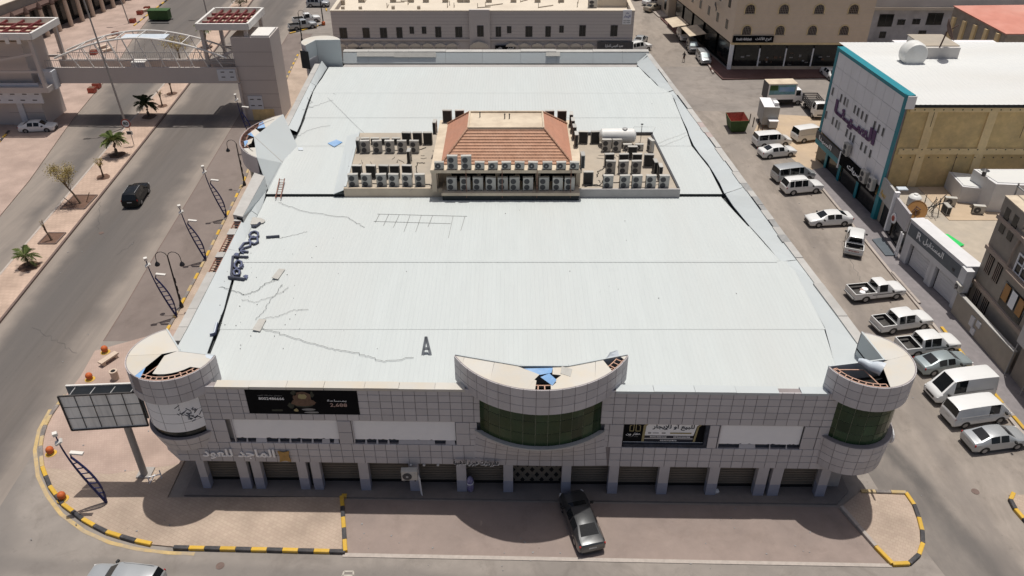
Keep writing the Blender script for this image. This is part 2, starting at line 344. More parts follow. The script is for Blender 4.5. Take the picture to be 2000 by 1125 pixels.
mat('roof_sheet_white', (0.66,0.67,0.66), 0.6, 0.04, 0.6, (0.58,0.57,0.54), 0.6, 0.15, spec=0.15, space='World', stretch=(0.3,1,1))
mat('shop_white', (0.66,0.66,0.67), 0.7, 0.06, 1.0, (0.56,0.56,0.57), 0.6, 0.4)
mat('shop_slate', (0.11,0.13,0.15), 0.5, 0.10)
mat('brown_wall', (0.36,0.315,0.265), 0.9, 0.10, 1.0, (0.29,0.25,0.215), 0.6, 0.4)
mat('brown_trim', (0.40,0.32,0.265), 0.9, 0.10)
mat('dish_orange', (0.42,0.215,0.075), 0.6, 0.12, 1.5)
mat('dish_rust', (0.10,0.06,0.05), 0.8, 0.25, 3)
mat('green_sheet', (0.03,0.55,0.13), 0.5, 0.1)
mat('green_bin', (0.045,0.10,0.03), 0.6, 0.2, 2)
mat('red_bin', (0.36,0.085,0.06), 0.7, 0.25, 3)
mat('bollard_orange', (0.50,0.115,0.03), 0.6, 0.10, 3)
mat('bench_stone', (0.56,0.45,0.36), 0.85, 0.06)
mat('pole_blue', (0.02,0.025,0.10), 0.45, 0.15)
mat('pole_black', (0.018,0.018,0.022), 0.5, 0.15)
mat('pole_grey', (0.35,0.33,0.31), 0.55, 0.08)
mat('lamp_white', (0.68,0.66,0.62), 0.4, 0.05)
mat('billboard_face', (0.90,0.90,0.87), 0.7, 0.06, 1.0, (0.25,0.25,0.25), 0.4, 0.9, stretch=(1.6,1,0.22))
mat('billboard_frame', (0.06,0.055,0.055), 0.7, 0.2)
mat('bridge_grey', (0.52,0.475,0.45), 0.8, 0.04, 0.5, (0.48,0.44,0.415), 0.5, 0.25)
mat('bridge_white', (0.70,0.68,0.65), 0.6, 0.05)
mat('bridge_panel', (0.58,0.60,0.64), 0.6, 0.06)
mat('roof_red_frame', (0.17,0.035,0.035), 0.6, 0.25, 2)
mat('palm_leaf', (0.12,0.165,0.045), 0.7, 0.25, 2, (0.19,0.21,0.07), 0.6, 1, rnd=0.2)
mat('palm_leaf_dark', (0.05,0.07,0.028), 0.7, 0.25, 2, rnd=0.2)
mat('palm_trunk', (0.13,0.10,0.075), 0.95, 0.3, 5)
mat('tree_leaf', (0.38,0.29,0.11), 0.8, 0.25, 2, (0.26,0.22,0.08), 0.6, 0.8)
mat('tree_bark', (0.17,0.12,0.085), 0.95, 0.25, 5)
mat('pit_soil', (0.145,0.085,0.06), 0.95, 0.2, 3)
mat('skin', (0.32,0.19,0.13), 0.7, 0.05)
mat('cloth_dark', (0.03,0.03,0.035), 0.9, 0.1)
mat('bundle_purple', (0.16,0.14,0.30), 0.6, 0.5, 5, (0.45,0.45,0.5), 0.7, 3)
mat('skip_green', (0.05,0.095,0.03), 0.7, 0.25, 2)

def paver_mat(name, c1, c2, mortar, scale, rot, w=0.5, h=0.25):
    m = bpy.data.materials.new(name); m.use_nodes = True; MATS[name] = m
    N = m.node_tree.nodes; L = m.node_tree.links; b = N['Principled BSDF']; b.inputs['Roughness'].default_value = 0.9
    g = N.new('ShaderNodeNewGeometry'); mp = N.new('ShaderNodeMapping'); mp.inputs['Rotation'].default_value = (0, 0, rot)
    L.new(g.outputs['Position'], mp.inputs[0])
    br = N.new('ShaderNodeTexBrick'); br.inputs['Scale'].default_value = scale; br.inputs['Mortar Size'].default_value = 0.03
    br.inputs['Brick Width'].default_value = w; br.inputs['Row Height'].default_value = h
    br.inputs['Color1'].default_value = (*c1, 1); br.inputs['Color2'].default_value = (*c2, 1); br.inputs['Mortar'].default_value = (*mortar, 1)
    L.new(mp.outputs[0], br.inputs['Vector'])
    n = N.new('ShaderNodeTexNoise'); n.inputs['Scale'].default_value = 0.35; n.inputs['Detail'].default_value = 7
    L.new(g.outputs['Position'], n.inputs['Vector'])
    r = N.new('ShaderNodeValToRGB'); r.color_ramp.elements[0].position = 0.35; r.color_ramp.elements[1].position = 0.65
    r.color_ramp.elements[0].color = (0.8, 0.79, 0.78, 1); r.color_ramp.elements[1].color = (1.06, 1.05, 1.04, 1)
    L.new(n.outputs['Fac'], r.inputs[0])
    mx = N.new('ShaderNodeMixRGB'); mx.blend_type = 'MULTIPLY'; mx.inputs[0].default_value = 1
    L.new(br.outputs['Color'], mx.inputs[1]); L.new(r.outputs[0], mx.inputs[2]); L.new(mx.outputs[0], b.inputs['Base Color'])
paver_mat('paver_front', (0.46,0.37,0.295), (0.425,0.335,0.27), (0.375,0.295,0.235), 2.0, R(28), 0.6, 0.5)
paver_mat('paver_pink', (0.44,0.335,0.285), (0.415,0.31,0.265), (0.375,0.285,0.24), 2.0, R(5), 0.4, 0.4)
paver_mat('paver_median', (0.52,0.39,0.31), (0.48,0.36,0.285), (0.42,0.31,0.25), 1.0, R(5), 0.5, 0.5)

# ================================================================== GROUND
g = MB().add([(-900,-300,0),(900,-300,0),(900,1200,0),(-900,1200,0)], [(0,1,2,3)])
struct('ground', g, 'asphalt')
XM = [(20,-44.5),(62.5,-47.1),(101,-49.5),(124.2,-51.1),(172.6,-54.9),(300,-65)]       # right edge of the median
XL = [(20,-47.9),(66,-50.7),(96,-53.1),(123.5,-54.7),(172,-58.3),(300,-68)]            # its left edge
XS = [(20,-34.5),(62,-36.4),(68.5,-36.9),(101,-38.8),(172,-43),(300,-50)]              # parking seam
XK = [(50,-30.7),(66,-31.25),(87,-32.5),(127,-36.3),(140,-37.2)]                       # kerb beside the mall
XW = [(20,-50.5),(60,-55.0),(85,-58.2),(101,-61.2),(110,-63.0),(123.5,-64.6),(157,-71.5),(172,-73.2),(300,-86)]
def strip(fa, fb, y0, y1, z0, z1, n=14, xa=None):
    ys = [y0 + (y1-y0)*i/n for i in range(n+1)]
    poly = [(seg(y, fa), y) for y in ys] + [(seg(y, fb), y) for y in reversed(ys)]
    return MB().prism(poly, z0, z1)
def flat(poly, z):
    a = sum(poly[i][0]*poly[(i+1) % len(poly)][1] - poly[(i+1) % len(poly)][0]*poly[i][1] for i in range(len(poly)))
    if a < 0: poly = poly[::-1]
    return MB().add([(p[0], p[1], z) for p in poly], [tuple(range(len(poly)))])
def flat_strip(fa, fb, y0, y1, z, n=20):
    ys = [y0 + (y1-y0)*i/n for i in range(n+1)]; mb = MB()
    for a, b in zip(ys, ys[1:]): mb.add([(seg(a,fa),a,z),(seg(a,fb),a,z),(seg(b,fb),b,z),(seg(b,fa),b,z)], [(0,1,2,3)])
    return mb
struct('main_road', flat_strip(XM, XS, 30, 300, 0.004), 'asphalt_tracks')
struct('opposite_road', flat_strip(XW, XL, 30, 300, 0.004), 'asphalt_tracks')
struct('front_road', flat([(-60,-20),(80,-20),(80,32.45),(24.3,32.45),(-11,33.3),(-23.5,33.9),(-33,33.9),(-60,33.9)], 0.003), 'asphalt')
struct('side_street', flat([(25.9,38),(27.5,31),(60,31),(60,41),(39.5,44),(38.6,58),(38.0,70),(36.8,90),(34,130),(31.5,170),(22,300),(17,300),(20,170),(20.5,112),(24,60)], 0.005), 'asphalt_street')
struct('cross_street', flat([(20.6,111.5),(36,110.5),(60,112),(90,112),(90,124),(36.2,124.2),(33.5,131),(20.2,131)], 0.009), 'asphalt')
struct('sand_lot', flat([P(1470,262)[:2],P(1490,222)[:2],P(1600,228)[:2],P(1660,230)[:2],P(1640,330)[:2],P(1590,345)[:2],P(1535,300)[:2]], 0.013), 'sand')
struct('parking_strip', flat_strip(XS, XK, 56, 150, 0.008), 'parking_brown')
struct('opposite_pavement', strip([(30,-120),(300,-140)], XW, 30, 300, -0.3, 0.12), 'paver_pink')
md = struct('median', strip(XL, XM, 20, 300, -0.3, 0.16), 'paver_median')
XM2 = [(y, x+0.22) for y, x in XM]; XL2 = [(y, x-0.22) for y, x in XL]
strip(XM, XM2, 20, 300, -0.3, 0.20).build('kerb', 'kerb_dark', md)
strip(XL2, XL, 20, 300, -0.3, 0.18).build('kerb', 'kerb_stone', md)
struct('parking_joint', flat_strip([(y, x-.05) for y, x in XS], [(y, x+.05) for y, x in XS], 56, 160, 0.012), 'kerb_dark')
# mall forecourt
LEFT_CURVE = [P(297,1065),P(255,1056),P(205,1040),P(165,1018),P(125,988),P(100,955),P(84,915),P(80,870),P(88,838),P(103,808),P(128,775)]
lc = [(p.x, p.y) for p in LEFT_CURVE]
lc2 = lc + [(-35.9,51),(-36.2,54.5),(-30.8,57.5)]
fs = struct('front_pavement', MB().prism(lc2 + [(-24,57.5),(-24,38.05),(-11.7,38.1),(-11.05,33.55),(-22.0,33.9)], -0.2, 0.10), 'paver_front')
struct('corner_pavement', flat(lc2[6:] + [(-24.2,57.5),(-24.2,41.2),(-29,40.2)], 0.106), 'paver_pink')
strip(XK, [(50,-23.5),(96,-25),(140,-28)], 57.5, 140, -0.2, 0.12, n=8).build('mall_pavement', 'paver_front')['kind'] = 'structure'
struct('parking_pad', flat([(-11.7,37.95),(22.4,37.25),(24.2,32.65),(-10.95,33.45)], 0.012), 'pad_pink')
struct('pad_edge', MB().prism([(-10.95,33.45),(24.2,32.62),(24.2,32.36),(-10.95,33.15)], -0.1, 0.05), 'kerb_stone')
struct('walkway', MB().prism([(-22.9,41.5),(-22.9,38.25),(22.4,37.45),(23.6,38.6),(23.6,41.5)], -0.2, 0.16), 'walkway')
isl = [P(1642,992),P(1680,962),P(1768,965),P(1785,990),P(1799,1030),P(1802,1060),P(1795,1085),P(1772,1105),P(1742,1104)]
isl = [(p.x, p.y) for p in isl]
struct('corner_island', MB().prism(isl, -0.2, 0.10), 'paver_front')
rs = [(39.4,42),(39.0,44.7),(38.55,54.4),(38.05,66.5),(37.75,74),(37.2,85.7),(36.6,90.5)]
struct('side_pavement', MB().prism([(x, y) for x, y in rs] + [(40,92),(43,80),(44,60),(46,42)], -0.2, 0.13), 'paver_grey')
mb = MB()
for (a, b), (c, d) in zip(rs, rs[1:]): mb.prism([(a,b),(c,d),(c-0.28,d),(a-0.28,b)], -0.2, 0.17)
struct('side_kerb', mb, 'kerb_stone')
struct('shop_pavement', MB().prism([(33.6,124.3),(70,126.2),(70,129.5),(35.4,129.5),(30.6,160),(29.2,160)], -0.2, 0.22), 'paver_red')
struct('far_pavement', MB().prism([(29.0,161),(28.0,168),(24.0,215),(26,215),(31,161)], -0.2, 0.2), 'kerb_stone')
isl2 = [P(1970,968),P(1978,985),P(2010,1030),P(2040,1030),P(2040,968)]
struct('opposite_island', MB().prism([(p.x, p.y) for p in isl2], -0.2, 0.10), 'paver_front')

def kerb_line(pts, length, mats, name='painted_kerb', z=0.10, h=0.14, wd=0.14, parent=None):
    """painted kerb stones laid end to end along a path"""
    path = [Vector((p[0], p[1], 0)) for p in pts]; root = link(name, None); root['kind'] = 'structure'; root.location = path[0]
    d = 0.0; k = 0
    cum = [0.0]
    for a, b in zip(path, path[1:]): cum.append(cum[-1] + (b-a).length)
    def at(t):
        for i in range(len(path)-1):
            if t <= cum[i+1]: return path[i].lerp(path[i+1], (t-cum[i])/(cum[i+1]-cum[i]))
        return path[-1]
    n = max(1, round(cum[-1]/length)); st = cum[-1]/n
    me = [None]*len(mats)
    for i, m in enumerate(mats):
        q = MB(); hl = st/2 - 0.012; c = 0.03
        prof = [(-wd,-0.25),(wd,-0.25),(wd,h-c),(wd-c,h),(-wd+c,h),(-wd,h-c)]
        vs = [(s*hl, y, zz) for s in (-1, 1) for y, zz in prof]
        q.add(vs, [(0,1,2,3,4,5)[::-1], (6,7,8,9,10,11)] + [(j, (j+1) % 6, 6+(j+1) % 6, 6+j) for j in range(6)])
        me[i] = q.mesh('kerb_stone', m)
    for k in range(n):
        a = at(k*st); b = at((k+1)*st); c = (a+b)/2
        o = link('kerb_stone', me[k % len(mats)], root, (c.x-path[0].x, c.y-path[0].y, z + random.uniform(-.01,.01)), math.atan2(b.y-a.y, b.x-a.x) + random.uniform(-.012,.012))
    return root
YB = ['kerb_yellow', 'kerb_black']
kerb_line(lc[:7], 1.12, YB)
kerb_line(lc[6:], 1.12, ['kerb_faded_yellow', 'kerb_faded_black'])
kerb_line([P(340,1072)[:2], P(675,1080)[:2]], 0.98, YB[::-1])
kerb_line([P(675,1080)[:2], P(668,972)[:2]], 0.95, YB)
kerb_line([P(668,971)[:2], P(678,971)[:2]], 0.5, ['kerb_yellow'])
kerb_line([isl[1], isl[2]], 0.95, ['kerb_faded_yellow', 'kerb_faded_black'])
kerb_line(isl[2:9], 1.05, YB)
kerb_line([isl[8], (isl[8][0]-0.55, isl[8][1]+1.35)], 1.4, ['kerb_yellow'])
kerb_line([(isl[8][0]-0.55, isl[8][1]+1.35), isl[0]], 1.5, ['kerb_stone'])
kerb_line([P(1978,966)[:2],P(1970,975)[:2],P(1980,995)[:2],P(2015,1035)[:2]], 0.8, YB)
FB = ['kerb_yellow', 'kerb_faded_black', 'kerb_faded_yellow', 'kerb_faded_black']
kerb_line([(seg(y, XK), y) for y in range(57, 96, 3)], 1.1, FB, z=0.12)
kerb_line([(seg(y, XK), y) for y in range(114, 141, 3)], 1.1, FB, z=0.12)
kerb_line([P(566,66)[:2],P(590,60)[:2],P(632,48)[:2]], 1.3, YB, z=0.05)
kerb_line([P(638,22)[:2],P(634,5)[:2]], 1.6, YB, z=0.05)
kerb_line([P(262,52)[:2],P(292,28)[:2],P(330,-2)[:2]], 1.6, YB, z=0.12)
kerb_line([P(-30,300)[:2],P(0,279)[:2],P(18,258)[:2]], 1.3, YB, z=0.12)
kerb_line([P(1742,535)[:2],P(1748,542)[:2],P(1795,596)[:2]], 2.0, ['kerb_stone'], z=0.15)
kerb_line([P(1838,642)[:2],P(1930,760)[:2],P(2000,842)[:2]], 1.5, ['kerb_yellow','kerb_stone'], z=0.12)
kerb_line([P(1393,145)[:2],P(1372,108)[:2]], 1.2, ['kerb_stone','paver_red'], z=0.2)
# worn paint on the road
def line_strip(pts, wd, z):
    mb = MB(); pts = [Vector((p[0], p[1], 0)) for p in pts]; e = []
    for i, p in enumerate(pts):
        d = (pts[min(i+1, len(pts)-1)] - pts[max(i-1, 0)]).normalized(); n = Vector((-d.y, d.x, 0))*wd; e.append((p-n, p+n))
    for (a, b), (c, d) in zip(e, e[1:]): mb.add([(q.x, q.y, z) for q in (a, c, d, b)], [(0,1,2,3)])
    return mb
struct('road_marking', line_strip([P(*q)[:2] for q in ((380,1082),(330,1080),(270,1073),(215,1060),(165,1038),(120,1005),(92,968),(74,930),(68,880),(76,840),(98,800))], 0.13, 0.016), 'yellow_faded')
mk = MB()
for a, b in (((672,1116),(690,1116)),((669,1124),(691,1124)),((672,1116),(664,1140)),((690,1116),(691,1140))):
    s_ = line_strip([P(*a)[:2], P(*b)[:2]], 0.05, 0.016); mk.add(s_.v, s_.f)
struct('parking_marking', mk, 'white_faded')

# ================================================================== THE MALL
def fy(x): return 38.85 - 0.01766 * (x + 21.9)
FROT = -math.atan(0.01766)
mall = thing('shopping_mall', 'wide low shopping mall with white metal roof and grey tiled front', 'building', (0.5, 38.5, 0))
CL_O = [(40,-23.5),(44.9,-23.5),(52,-23.75),(70,-24.5),(96,-25.55),(109,-26.0)]   # coping, outer line, left
CR_O = [(40,24.4),(43.7,24.4),(47.7,24.0),(56.9,23.1),(79.4,21.25),(107.9,18.7),(109,18.6)]
CL_I = [(y, x+0.66) for y, x in CL_O]; CR_I = [(y, x-0.6) for y, x in CR_O]
RZ = [(39,8.95),(45.5,9.1),(54.3,9.36),(67.0,8.62),(67.05,8.85),(77.8,9.0),(92.8,9.32),(105.6,8.5)]
JR = [(39,21.5),(40.8,21.6),(45.8,22.35),(49.5,22.3),(54.0,22.35),(54.3,21.55),(67,20.05),(72.5,19.8),(78,19.15),(92.9,19.2),(93.2,18.5),(105.6,16.9)]
JL = [(39,-20.6),(42.9,-20.9),(46.5,-21.1),(50.5,-21.6),(57,-22.5),(62,-22.7),(67.5,-23.2),(74,-23.4),(83,-23.4),(91,-24.0),(96,-24.3),(105.6,-24.6)]
GR = [(39,.03),(53.5,.04),(54.5,.05),(60,.22),(66.9,.5),(67.5,.12),(73,.16),(77,.4),(80,.18),(88,.12),(93,.08),(96,.2),(105,.16)]
GL = [(39,.26),(48,.28),(55,.2),(58,.05),(66,.06),(70,.2),(82,.32),(90,.2),(95,.1),(98,.25),(105,.15)]
rz = lambda y: seg(y, RZ)
# walls of the block
body = MB().prism([(-22.4,fy(-22.4)+0.35),(23.2,fy(23.2)+0.35),(23.2,44),(18.3,108.3),(-25.6,108.3),(-23.1,44)], 2.9, [8.2]*6)
body.build('wall', 'concrete_wall', mall)
MB().prism([(-22.0,fy(-22)+0.95),(23.0,fy(23)+0.95),(23.2,44),(18.3,108.3),(-25.6,108.3),(-23.1,44)], 0, 2.92).build('lower_wall', 'concrete_wall', mall)
# ribbed roof sheets, one lap after another
def roof_band(y0, y1, zo=0.0, n=2):
    ys = [y0 + (y1-y0)*i/n for i in range(n+1)]; xs = []
    x = -26.0
    while x < 24: xs += [(x,0),(x+0.05,.012),(x+0.10,.012),(x+0.15,0)]; x += 0.33
    vs = []; fs = []; k = len(xs)
    for y in ys:
        ye_ = min(max(y, y0+.1), y1-.45); xl = seg(ye_, JL) + seg(ye_, GL); xr = seg(ye_, JR) - seg(ye_, GR)
        for (x, h) in xs: vs.append((min(max(x, xl), xr), y, rz(y if y != 67.0 else 66.99) + h + zo))
    for i in range(n):
        for j in range(k-1): fs.append((i*k+j, i*k+j+1, (i+1)*k+j+1, (i+1)*k+j))
    return MB().add(vs, fs)
for y0, y1, zo in ((39.0,45.6,0),(45.5,54.35,.02),(54.3,60.6,.03),(60.5,66.95,.01),(67.1,77.9,0),(77.8,85.3,.02),(85.2,92.85,.04),(92.8,99.3,.045),(99.2,104.7,.02)):
    roof_band(y0, y1, zo).build('roof_sheet', 'roof_white', mall)
stp = MB()   # the step at the valley: upper sheets end above the lower, its shade painted near-black
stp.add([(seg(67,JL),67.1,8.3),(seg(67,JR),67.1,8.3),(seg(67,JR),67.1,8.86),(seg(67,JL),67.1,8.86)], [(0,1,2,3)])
stp.build('step_face_shade', 'gutter_shade_dark', mall)
MB().box(-23.4,20,66.93,67.09,8.30,8.34).build('valley_gutter', 'gutter_shade_dark', mall)
# ridge caps
for y in (54.3, 92.8):
    c = MB(); xl, xr = seg(y, JL)+.4, seg(y+.5, JR)-.3
    c.add([(xl,y-.22,rz(y)+.04),(xr,y-.22,rz(y)+.04),(xr,y,rz(y)+.085),(xl,y,rz(y)+.085),(xr,y+.22,rz(y)+.04),(xl,y+.22,rz(y)+.04)], [(0,1,2,3),(3,2,4,5)])
    c.build('ridge_cap', 'roof_white', mall)
# gutters and sloping flashings along both long sides
def side(J, G, C, sgn, ybreaks, name):
    gut = MB(); ys = [39 + i*1.5 for i in range(45)]
    for a, b in zip(ys, ys[1:]):
        q = []
        for y in (a, b):
            x1 = seg(y, J); x0 = x1 - sgn*(seg(y, G)+.35)
            q.append(((x0, y, rz(y)-.35), (x1+sgn*.9, y, rz(y)-.35)))
        f = [q[0][0], q[0][1], q[1][1], q[1][0]]; gut.add(f, [(0,1,2,3) if sgn > 0 else (3,2,1,0)])
    gut.build('gutter', 'gutter_shade_dark', mall)
    for a, b, dz in ybreaks:
        n = max(2, int((b-a)/2)); s_ = MB(); lo = []; hi = []
        for i in range(n+1):
            y = a + (b-a)*i/n; yy = min(max(y, a+.02), b-.02)
            lo.append((seg(yy, J) + random.uniform(-.06,.06), y, rz(yy)-.02)); hi.append((seg(yy, C), y, 9.5+dz))
        vs = lo + hi; m_ = len(lo)
        s_.add(vs, [((i, i+1, m_+i+1, m_+i) if sgn < 0 else (i+1, i, m_+i, m_+i+1)) for i in range(n)])
        # turned-down edge
        s_.add(lo + [(p[0], p[1], p[2]-.1) for p in lo], [(i, i+1, m_+i+1, m_+i) for i in range(n)])
        s_.build('side_flashing', 'flashing_white', mall)
side(JR, GR, CR_I, 1, [(41.5,54.25,0),(54.3,67.2,0.0),(67.25,93.1,0),(93.15,106.2,.06)], 'right')
side(JL, GL, CL_I, -1, [(42,56,0),(56.05,63.0,-.01),(63.05,70.2,0),(81.5,96,0),(96.05,104.5,0)], 'left')
# copings in pieces
def coping(CO, CI, ys, skip=(), mats=('coping_grey',), z=9.52):
    for i, (a, b) in enumerate(zip(ys, ys[1:])):
        if i in skip: continue
        j = random.uniform(-.03,.03); b2 = b-.03
        MB().prism([(seg(a,CO),a),(seg(a,CI),a),(seg(b2,CI),b2),(seg(b2,CO),b2)], 8.2 if i % 3 else 8.25, z+.08+j).build('coping', mats[i % len(mats)], mall)
ysr = [43.2,46.5,50.8,54.5,57.0,58.2,59.6,60.8,62.6,63.6,65.2,66.4,68.0,70.5,73,76.2,78.8,80.2,81.6,83,87,91.5,96,101,107.4]
CRM = {4:'coping_dark',6:'coping_dark',8:'coping_dark',9:'coping_dark',11:'coping_dark',16:'coping_pink',18:'coping_pink'}
for i, (a, b) in enumerate(zip(ysr, ysr[1:])):
    wv = random.uniform(-.12,.12); b2 = b-.025
    MB().prism([(seg(a,CR_O),a),(seg(a,CR_I)+wv,a),(seg(b2,CR_I)+wv,b2),(seg(b2,CR_O),b2)], 8.2, 9.58+random.uniform(-.03,.03)).build('coping', CRM.get(i,'coping_grey'), mall)
ysl = [43.6,45.2,47.4,49.6,52.4,54.6,55.4,58.3,59.3,60.6,62.8,64,66,68.5,70.4]
MISS = (4,6,8)
for i, (a, b) in enumerate(zip(ysl, ysl[1:])):
    if i in MISS:   # cladding gone: dark trough with rusty ladder frame
        fr = MB().prism([(seg(a,CL_O),a),(seg(a,CL_I)-.1,a),(seg(b,CL_I)-.1,b),(seg(b,CL_O),b)], 8.2, 8.9).build('open_trough', 'black_void', mall)
        lad = MB(); k = int((b-a)/.36)
        for s_ in (0.06, .62):
            lad.beam((seg(a,CL_O)+s_, a, 9.45), (seg(b,CL_O)+s_, b, 9.45), .035)
        for t in range(k+1):
            y = a + (b-a)*t/k; lad.beam((seg(y,CL_O)+.06, y, 9.45), (seg(y,CL_O)+.62, y, 9.45), .03)
        lad.build('ladder_frame', 'frame_rust', mall)
        continue
    b2 = b-.03
    MB().prism([(seg(a,CL_O),a),(seg(a,CL_I),a),(seg(b2,CL_I),b2),(seg(b2,CL_O),b2)], 8.2, 9.58+random.uniform(-.03,.03)).build('coping', 'coping_grey', mall)
ysl2 = [81.0,85,89.5,94,99,103.0]
for a, b in zip(ysl2, ysl2[1:]):
    MB().prism([(seg(a,CL_O),a),(seg(a,CL_I),a),(seg(b-.03,CL_I),b-.03),(seg(b-.03,CL_O),b-.03)], 8.2, 9.58+random.uniform(-.02,.02)).build('coping', 'coping_grey', mall)
# rear parapet
xs_ = [-22.9,-19.5,-14,-9,-4,1.2,6,11,15,18.6]
for a, b in zip(xs_, xs_[1:]):
    MB().box(a, b-.02, 107.55, 108.6, 8.0, 9.75+random.uniform(-.04,.04)).build('coping', 'coping_grey', mall)
    MB().sheet([(a,106.9,8.35),(b-.02,106.9,8.35),(b-.02,107.5,9.62),(a,107.5,9.62)], .04).build('rear_flashing', 'flashing_white', mall)
for a, b, z in ((-21,-16,9.25),(-16,-10.3,9.15),(4.6,6.5,9.3)):
    MB().sheet([(a,107.1,z),(b,107.1,z),(b,107.47,9.7),(a,107.47,9.7)], .03).build('patch_sheet', 'sheet_grey', mall)
MB().box(-24.5,18.2,104.5,106.95,7.9,7.95).build('rear_gutter', 'gutter_shade_dark', mall)
MB().sheet([(16.9,105.9,8.5),(18.3,106.6,9.6),(18.3,107.0,9.65),(17.0,107.0,8.5)], .03).build('corner_flashing', 'flashing_white', mall)
# raised parapet box on the left, with its open end
rb = [P(455,420,9.9),P(497,338,9.9),P(517,345,9.9),P(474,424,9.9)]
MB().prism([(p.x,p.y) for p in rb], 8.3, 9.95).build('raised_parapet', 'coping_grey', mall)
MB().sheet([P(474,424,9.9),P(478,436,8.9),P(521,372,8.8),P(517,345,9.9)], .04).build('raised_flashing', 'flashing_white', mall)
q0, q1 = P(455,420,9.9), P(474,424,9.9)
MB().sheet([(q0.x+.2,q0.y-.06,8.9),(q1.x-.05,q1.y-.06,8.9),(q1.x-.05,q1.y-.06,9.8),(q0.x+.2,q0.y-.06,9.8)], .02).build('open_end', 'black_void', mall)

# ---- tiled front
MB().prism([(-20.6,fy(-20.6)+.06),(21.4,fy(21.4)+.06),(21.4,fy(21.4)+.5),(-20.6,fy(-20.6)+.5)], 6.74, 9.52).build('front_backing', 'tile_joint', mall)
MB().prism([(-22.6,fy(-22.6)+.06),(24.1,fy(24.1)+.06),(24.1,fy(24.1)+.5),(-22.6,fy(-22.6)+.5)], 2.86, 4.66).build('front_backing', 'tile_joint', mall)
MB().prism([(-20.6,fy(-20.6)+.40),(21.4,fy(21.4)+.40),(21.4,fy(21.4)+.6),(-20.6,fy(-20.6)+.6)], 4.6, 6.8).build('front_backing', 'concrete_wall', mall)
TW, TH_ = 0.752, 0.568
def tile_mesh(w, h):
    b = .008; q = MB(); y0 = -.02
    q.add([(-w/2,.05,-h/2),(w/2,.05,-h/2),(w/2,.05,h/2),(-w/2,.05,h/2),(-w/2,y0+b,-h/2),(w/2,y0+b,-h/2),(w/2,y0+b,h/2),(-w/2,y0+b,h/2),
           (-w/2+b,y0,-h/2+b),(w/2-b,y0,-h/2+b),(w/2-b,y0,h/2-b),(-w/2+b,y0,h/2-b)],
          [(8,9,10,11),(4,5,9,8),(5,6,10,9),(6,7,11,10),(7,4,8,11),(0,1,5,4),(1,2,6,5),(2,3,7,6),(3,0,4,7)])
    return q.mesh('cladding_tile', 'tile_clad')
tm_up = tile_mesh(TW-.03, TH_-.03); tm_lo = tile_mesh(TW-.03, .597-.03); tm_mid = tile_mesh(.90, 1.0); tm_mid2 = tile_mesh(.60, 1.0)
def put_tile(me, x, z, parent=mall):
    o = link('cladding_tile', me, parent, Vector((x, fy(x)+random.uniform(-.006,.004), z)) - wloc(parent), FROT); return o
x = -20.15
for xx in (-22.406,-21.654,-20.902):
    for k in range(3): put_tile(tm_lo, xx, 2.87 + .597*(k+.5))
ntile = 0
while x < 21.2:
    bay = -2.35 < x < 6.1
    for k in range(5):
        z = 6.75 + TH_*(k+.5)
        if bay: continue
        if -17.2 < x < -9.8 and k >= 1: continue
        put_tile(tm_up, x, z); ntile += 1
    for k in range(3):
        z = 2.87 + .597*(k+.5)
        if -2.75 < x < 6.5: continue
        if x > 20.6: continue
        put_tile(tm_lo, x, z); ntile += 1
    x += TW
for xc, me in ((-19.35,tm_mid),(-11.07,tm_mid),(-3.25,tm_mid),(6.85,tm_mid),(13.25,tm_mid2),(19.55,tm_mid),(-20.3,tm_mid),(20.5,tm_mid)):
    for k in range(2): put_tile(me, xc, 4.68 + .5 + 1.035*k)
# front copings
xs_ = [-19.0,-16.8,-14.4,-12.0,-9.4,-7.2,-4.9,-3.0]; xs2 = [6.6,9.0,11.6,14.2,16.9,18.3,20.0]
for xx in (xs_, xs2):
    for i, (a, b) in enumerate(zip(xx, xx[1:])):
        if abs(a-16.9) < .01:
            MB().box(a,b,fy(a)+.05,fy(a)+.45,9.2,9.45).build('open_trough','black_void',mall); continue
        MB().prism([(a,fy(a)-.05),(b-.02,fy(b)-.05),(b-.02,fy(b)+.62),(a,fy(a)+.62)], 9.4, 9.6+random.uniform(-.015,.02)).build('coping', 'cream_panel' if a < 0 else 'flashing_white', mall)
# recessed sign boards with their torn lower edges
def board(x0, x1, z0, z1, tears, label_):
    o = thing('sign_board', label_, 'sign board', ((x0+x1)/2, fy((x0+x1)/2)+.3, z0))
    b = MB(); n = 46; vs = []; top = []
    for i in range(n+1):
        x = x0 + (x1-x0)*i/n; r = random.random(); j = (0.02 if r > .35 else .10*random.random())
        vs.append((x, fy(x)+.14, z0 + .26 + j)); top.append((x, fy(x)+.14, z1))
    for i in range(n): b.add([vs[i], vs[i+1], top[i+1], top[i]], [(0,1,2,3)]); 
    b.add([(x0,fy(x0)+.26,z1),(x1,fy(x1)+.26,z1),(x1,fy(x1)+.2,z1),(x0,fy(x0)+.2,z1)], [(0,1,2,3)])
    b.build('board', 'board_white', o)
    MB().prism([(x0,fy(x0)+.17),(x1,fy(x1)+.17),(x1,fy(x1)+.42),(x0,fy(x0)+.42)], z0, z1).build('backing', 'tear_dark', o)
    MB().prism([(x0-.02,fy(x0)),(x0+.05,fy(x0)),(x0+.05,fy(x0)+.4),(x0-.02,fy(x0)+.4)], z0, z1).build('jamb', 'tile_clad', o)
    for (a, c) in tears:   # remaining sill flaps
        MB().sheet([(a,fy(a)+.02,z0-.01),(c,fy(c)+.02,z0-.01),(c-.03,fy(c)+.15,z0+.27),(a+.03,fy(a)+.15,z0+.27)], .02).build('sill_flap', 'tile_clad', o)
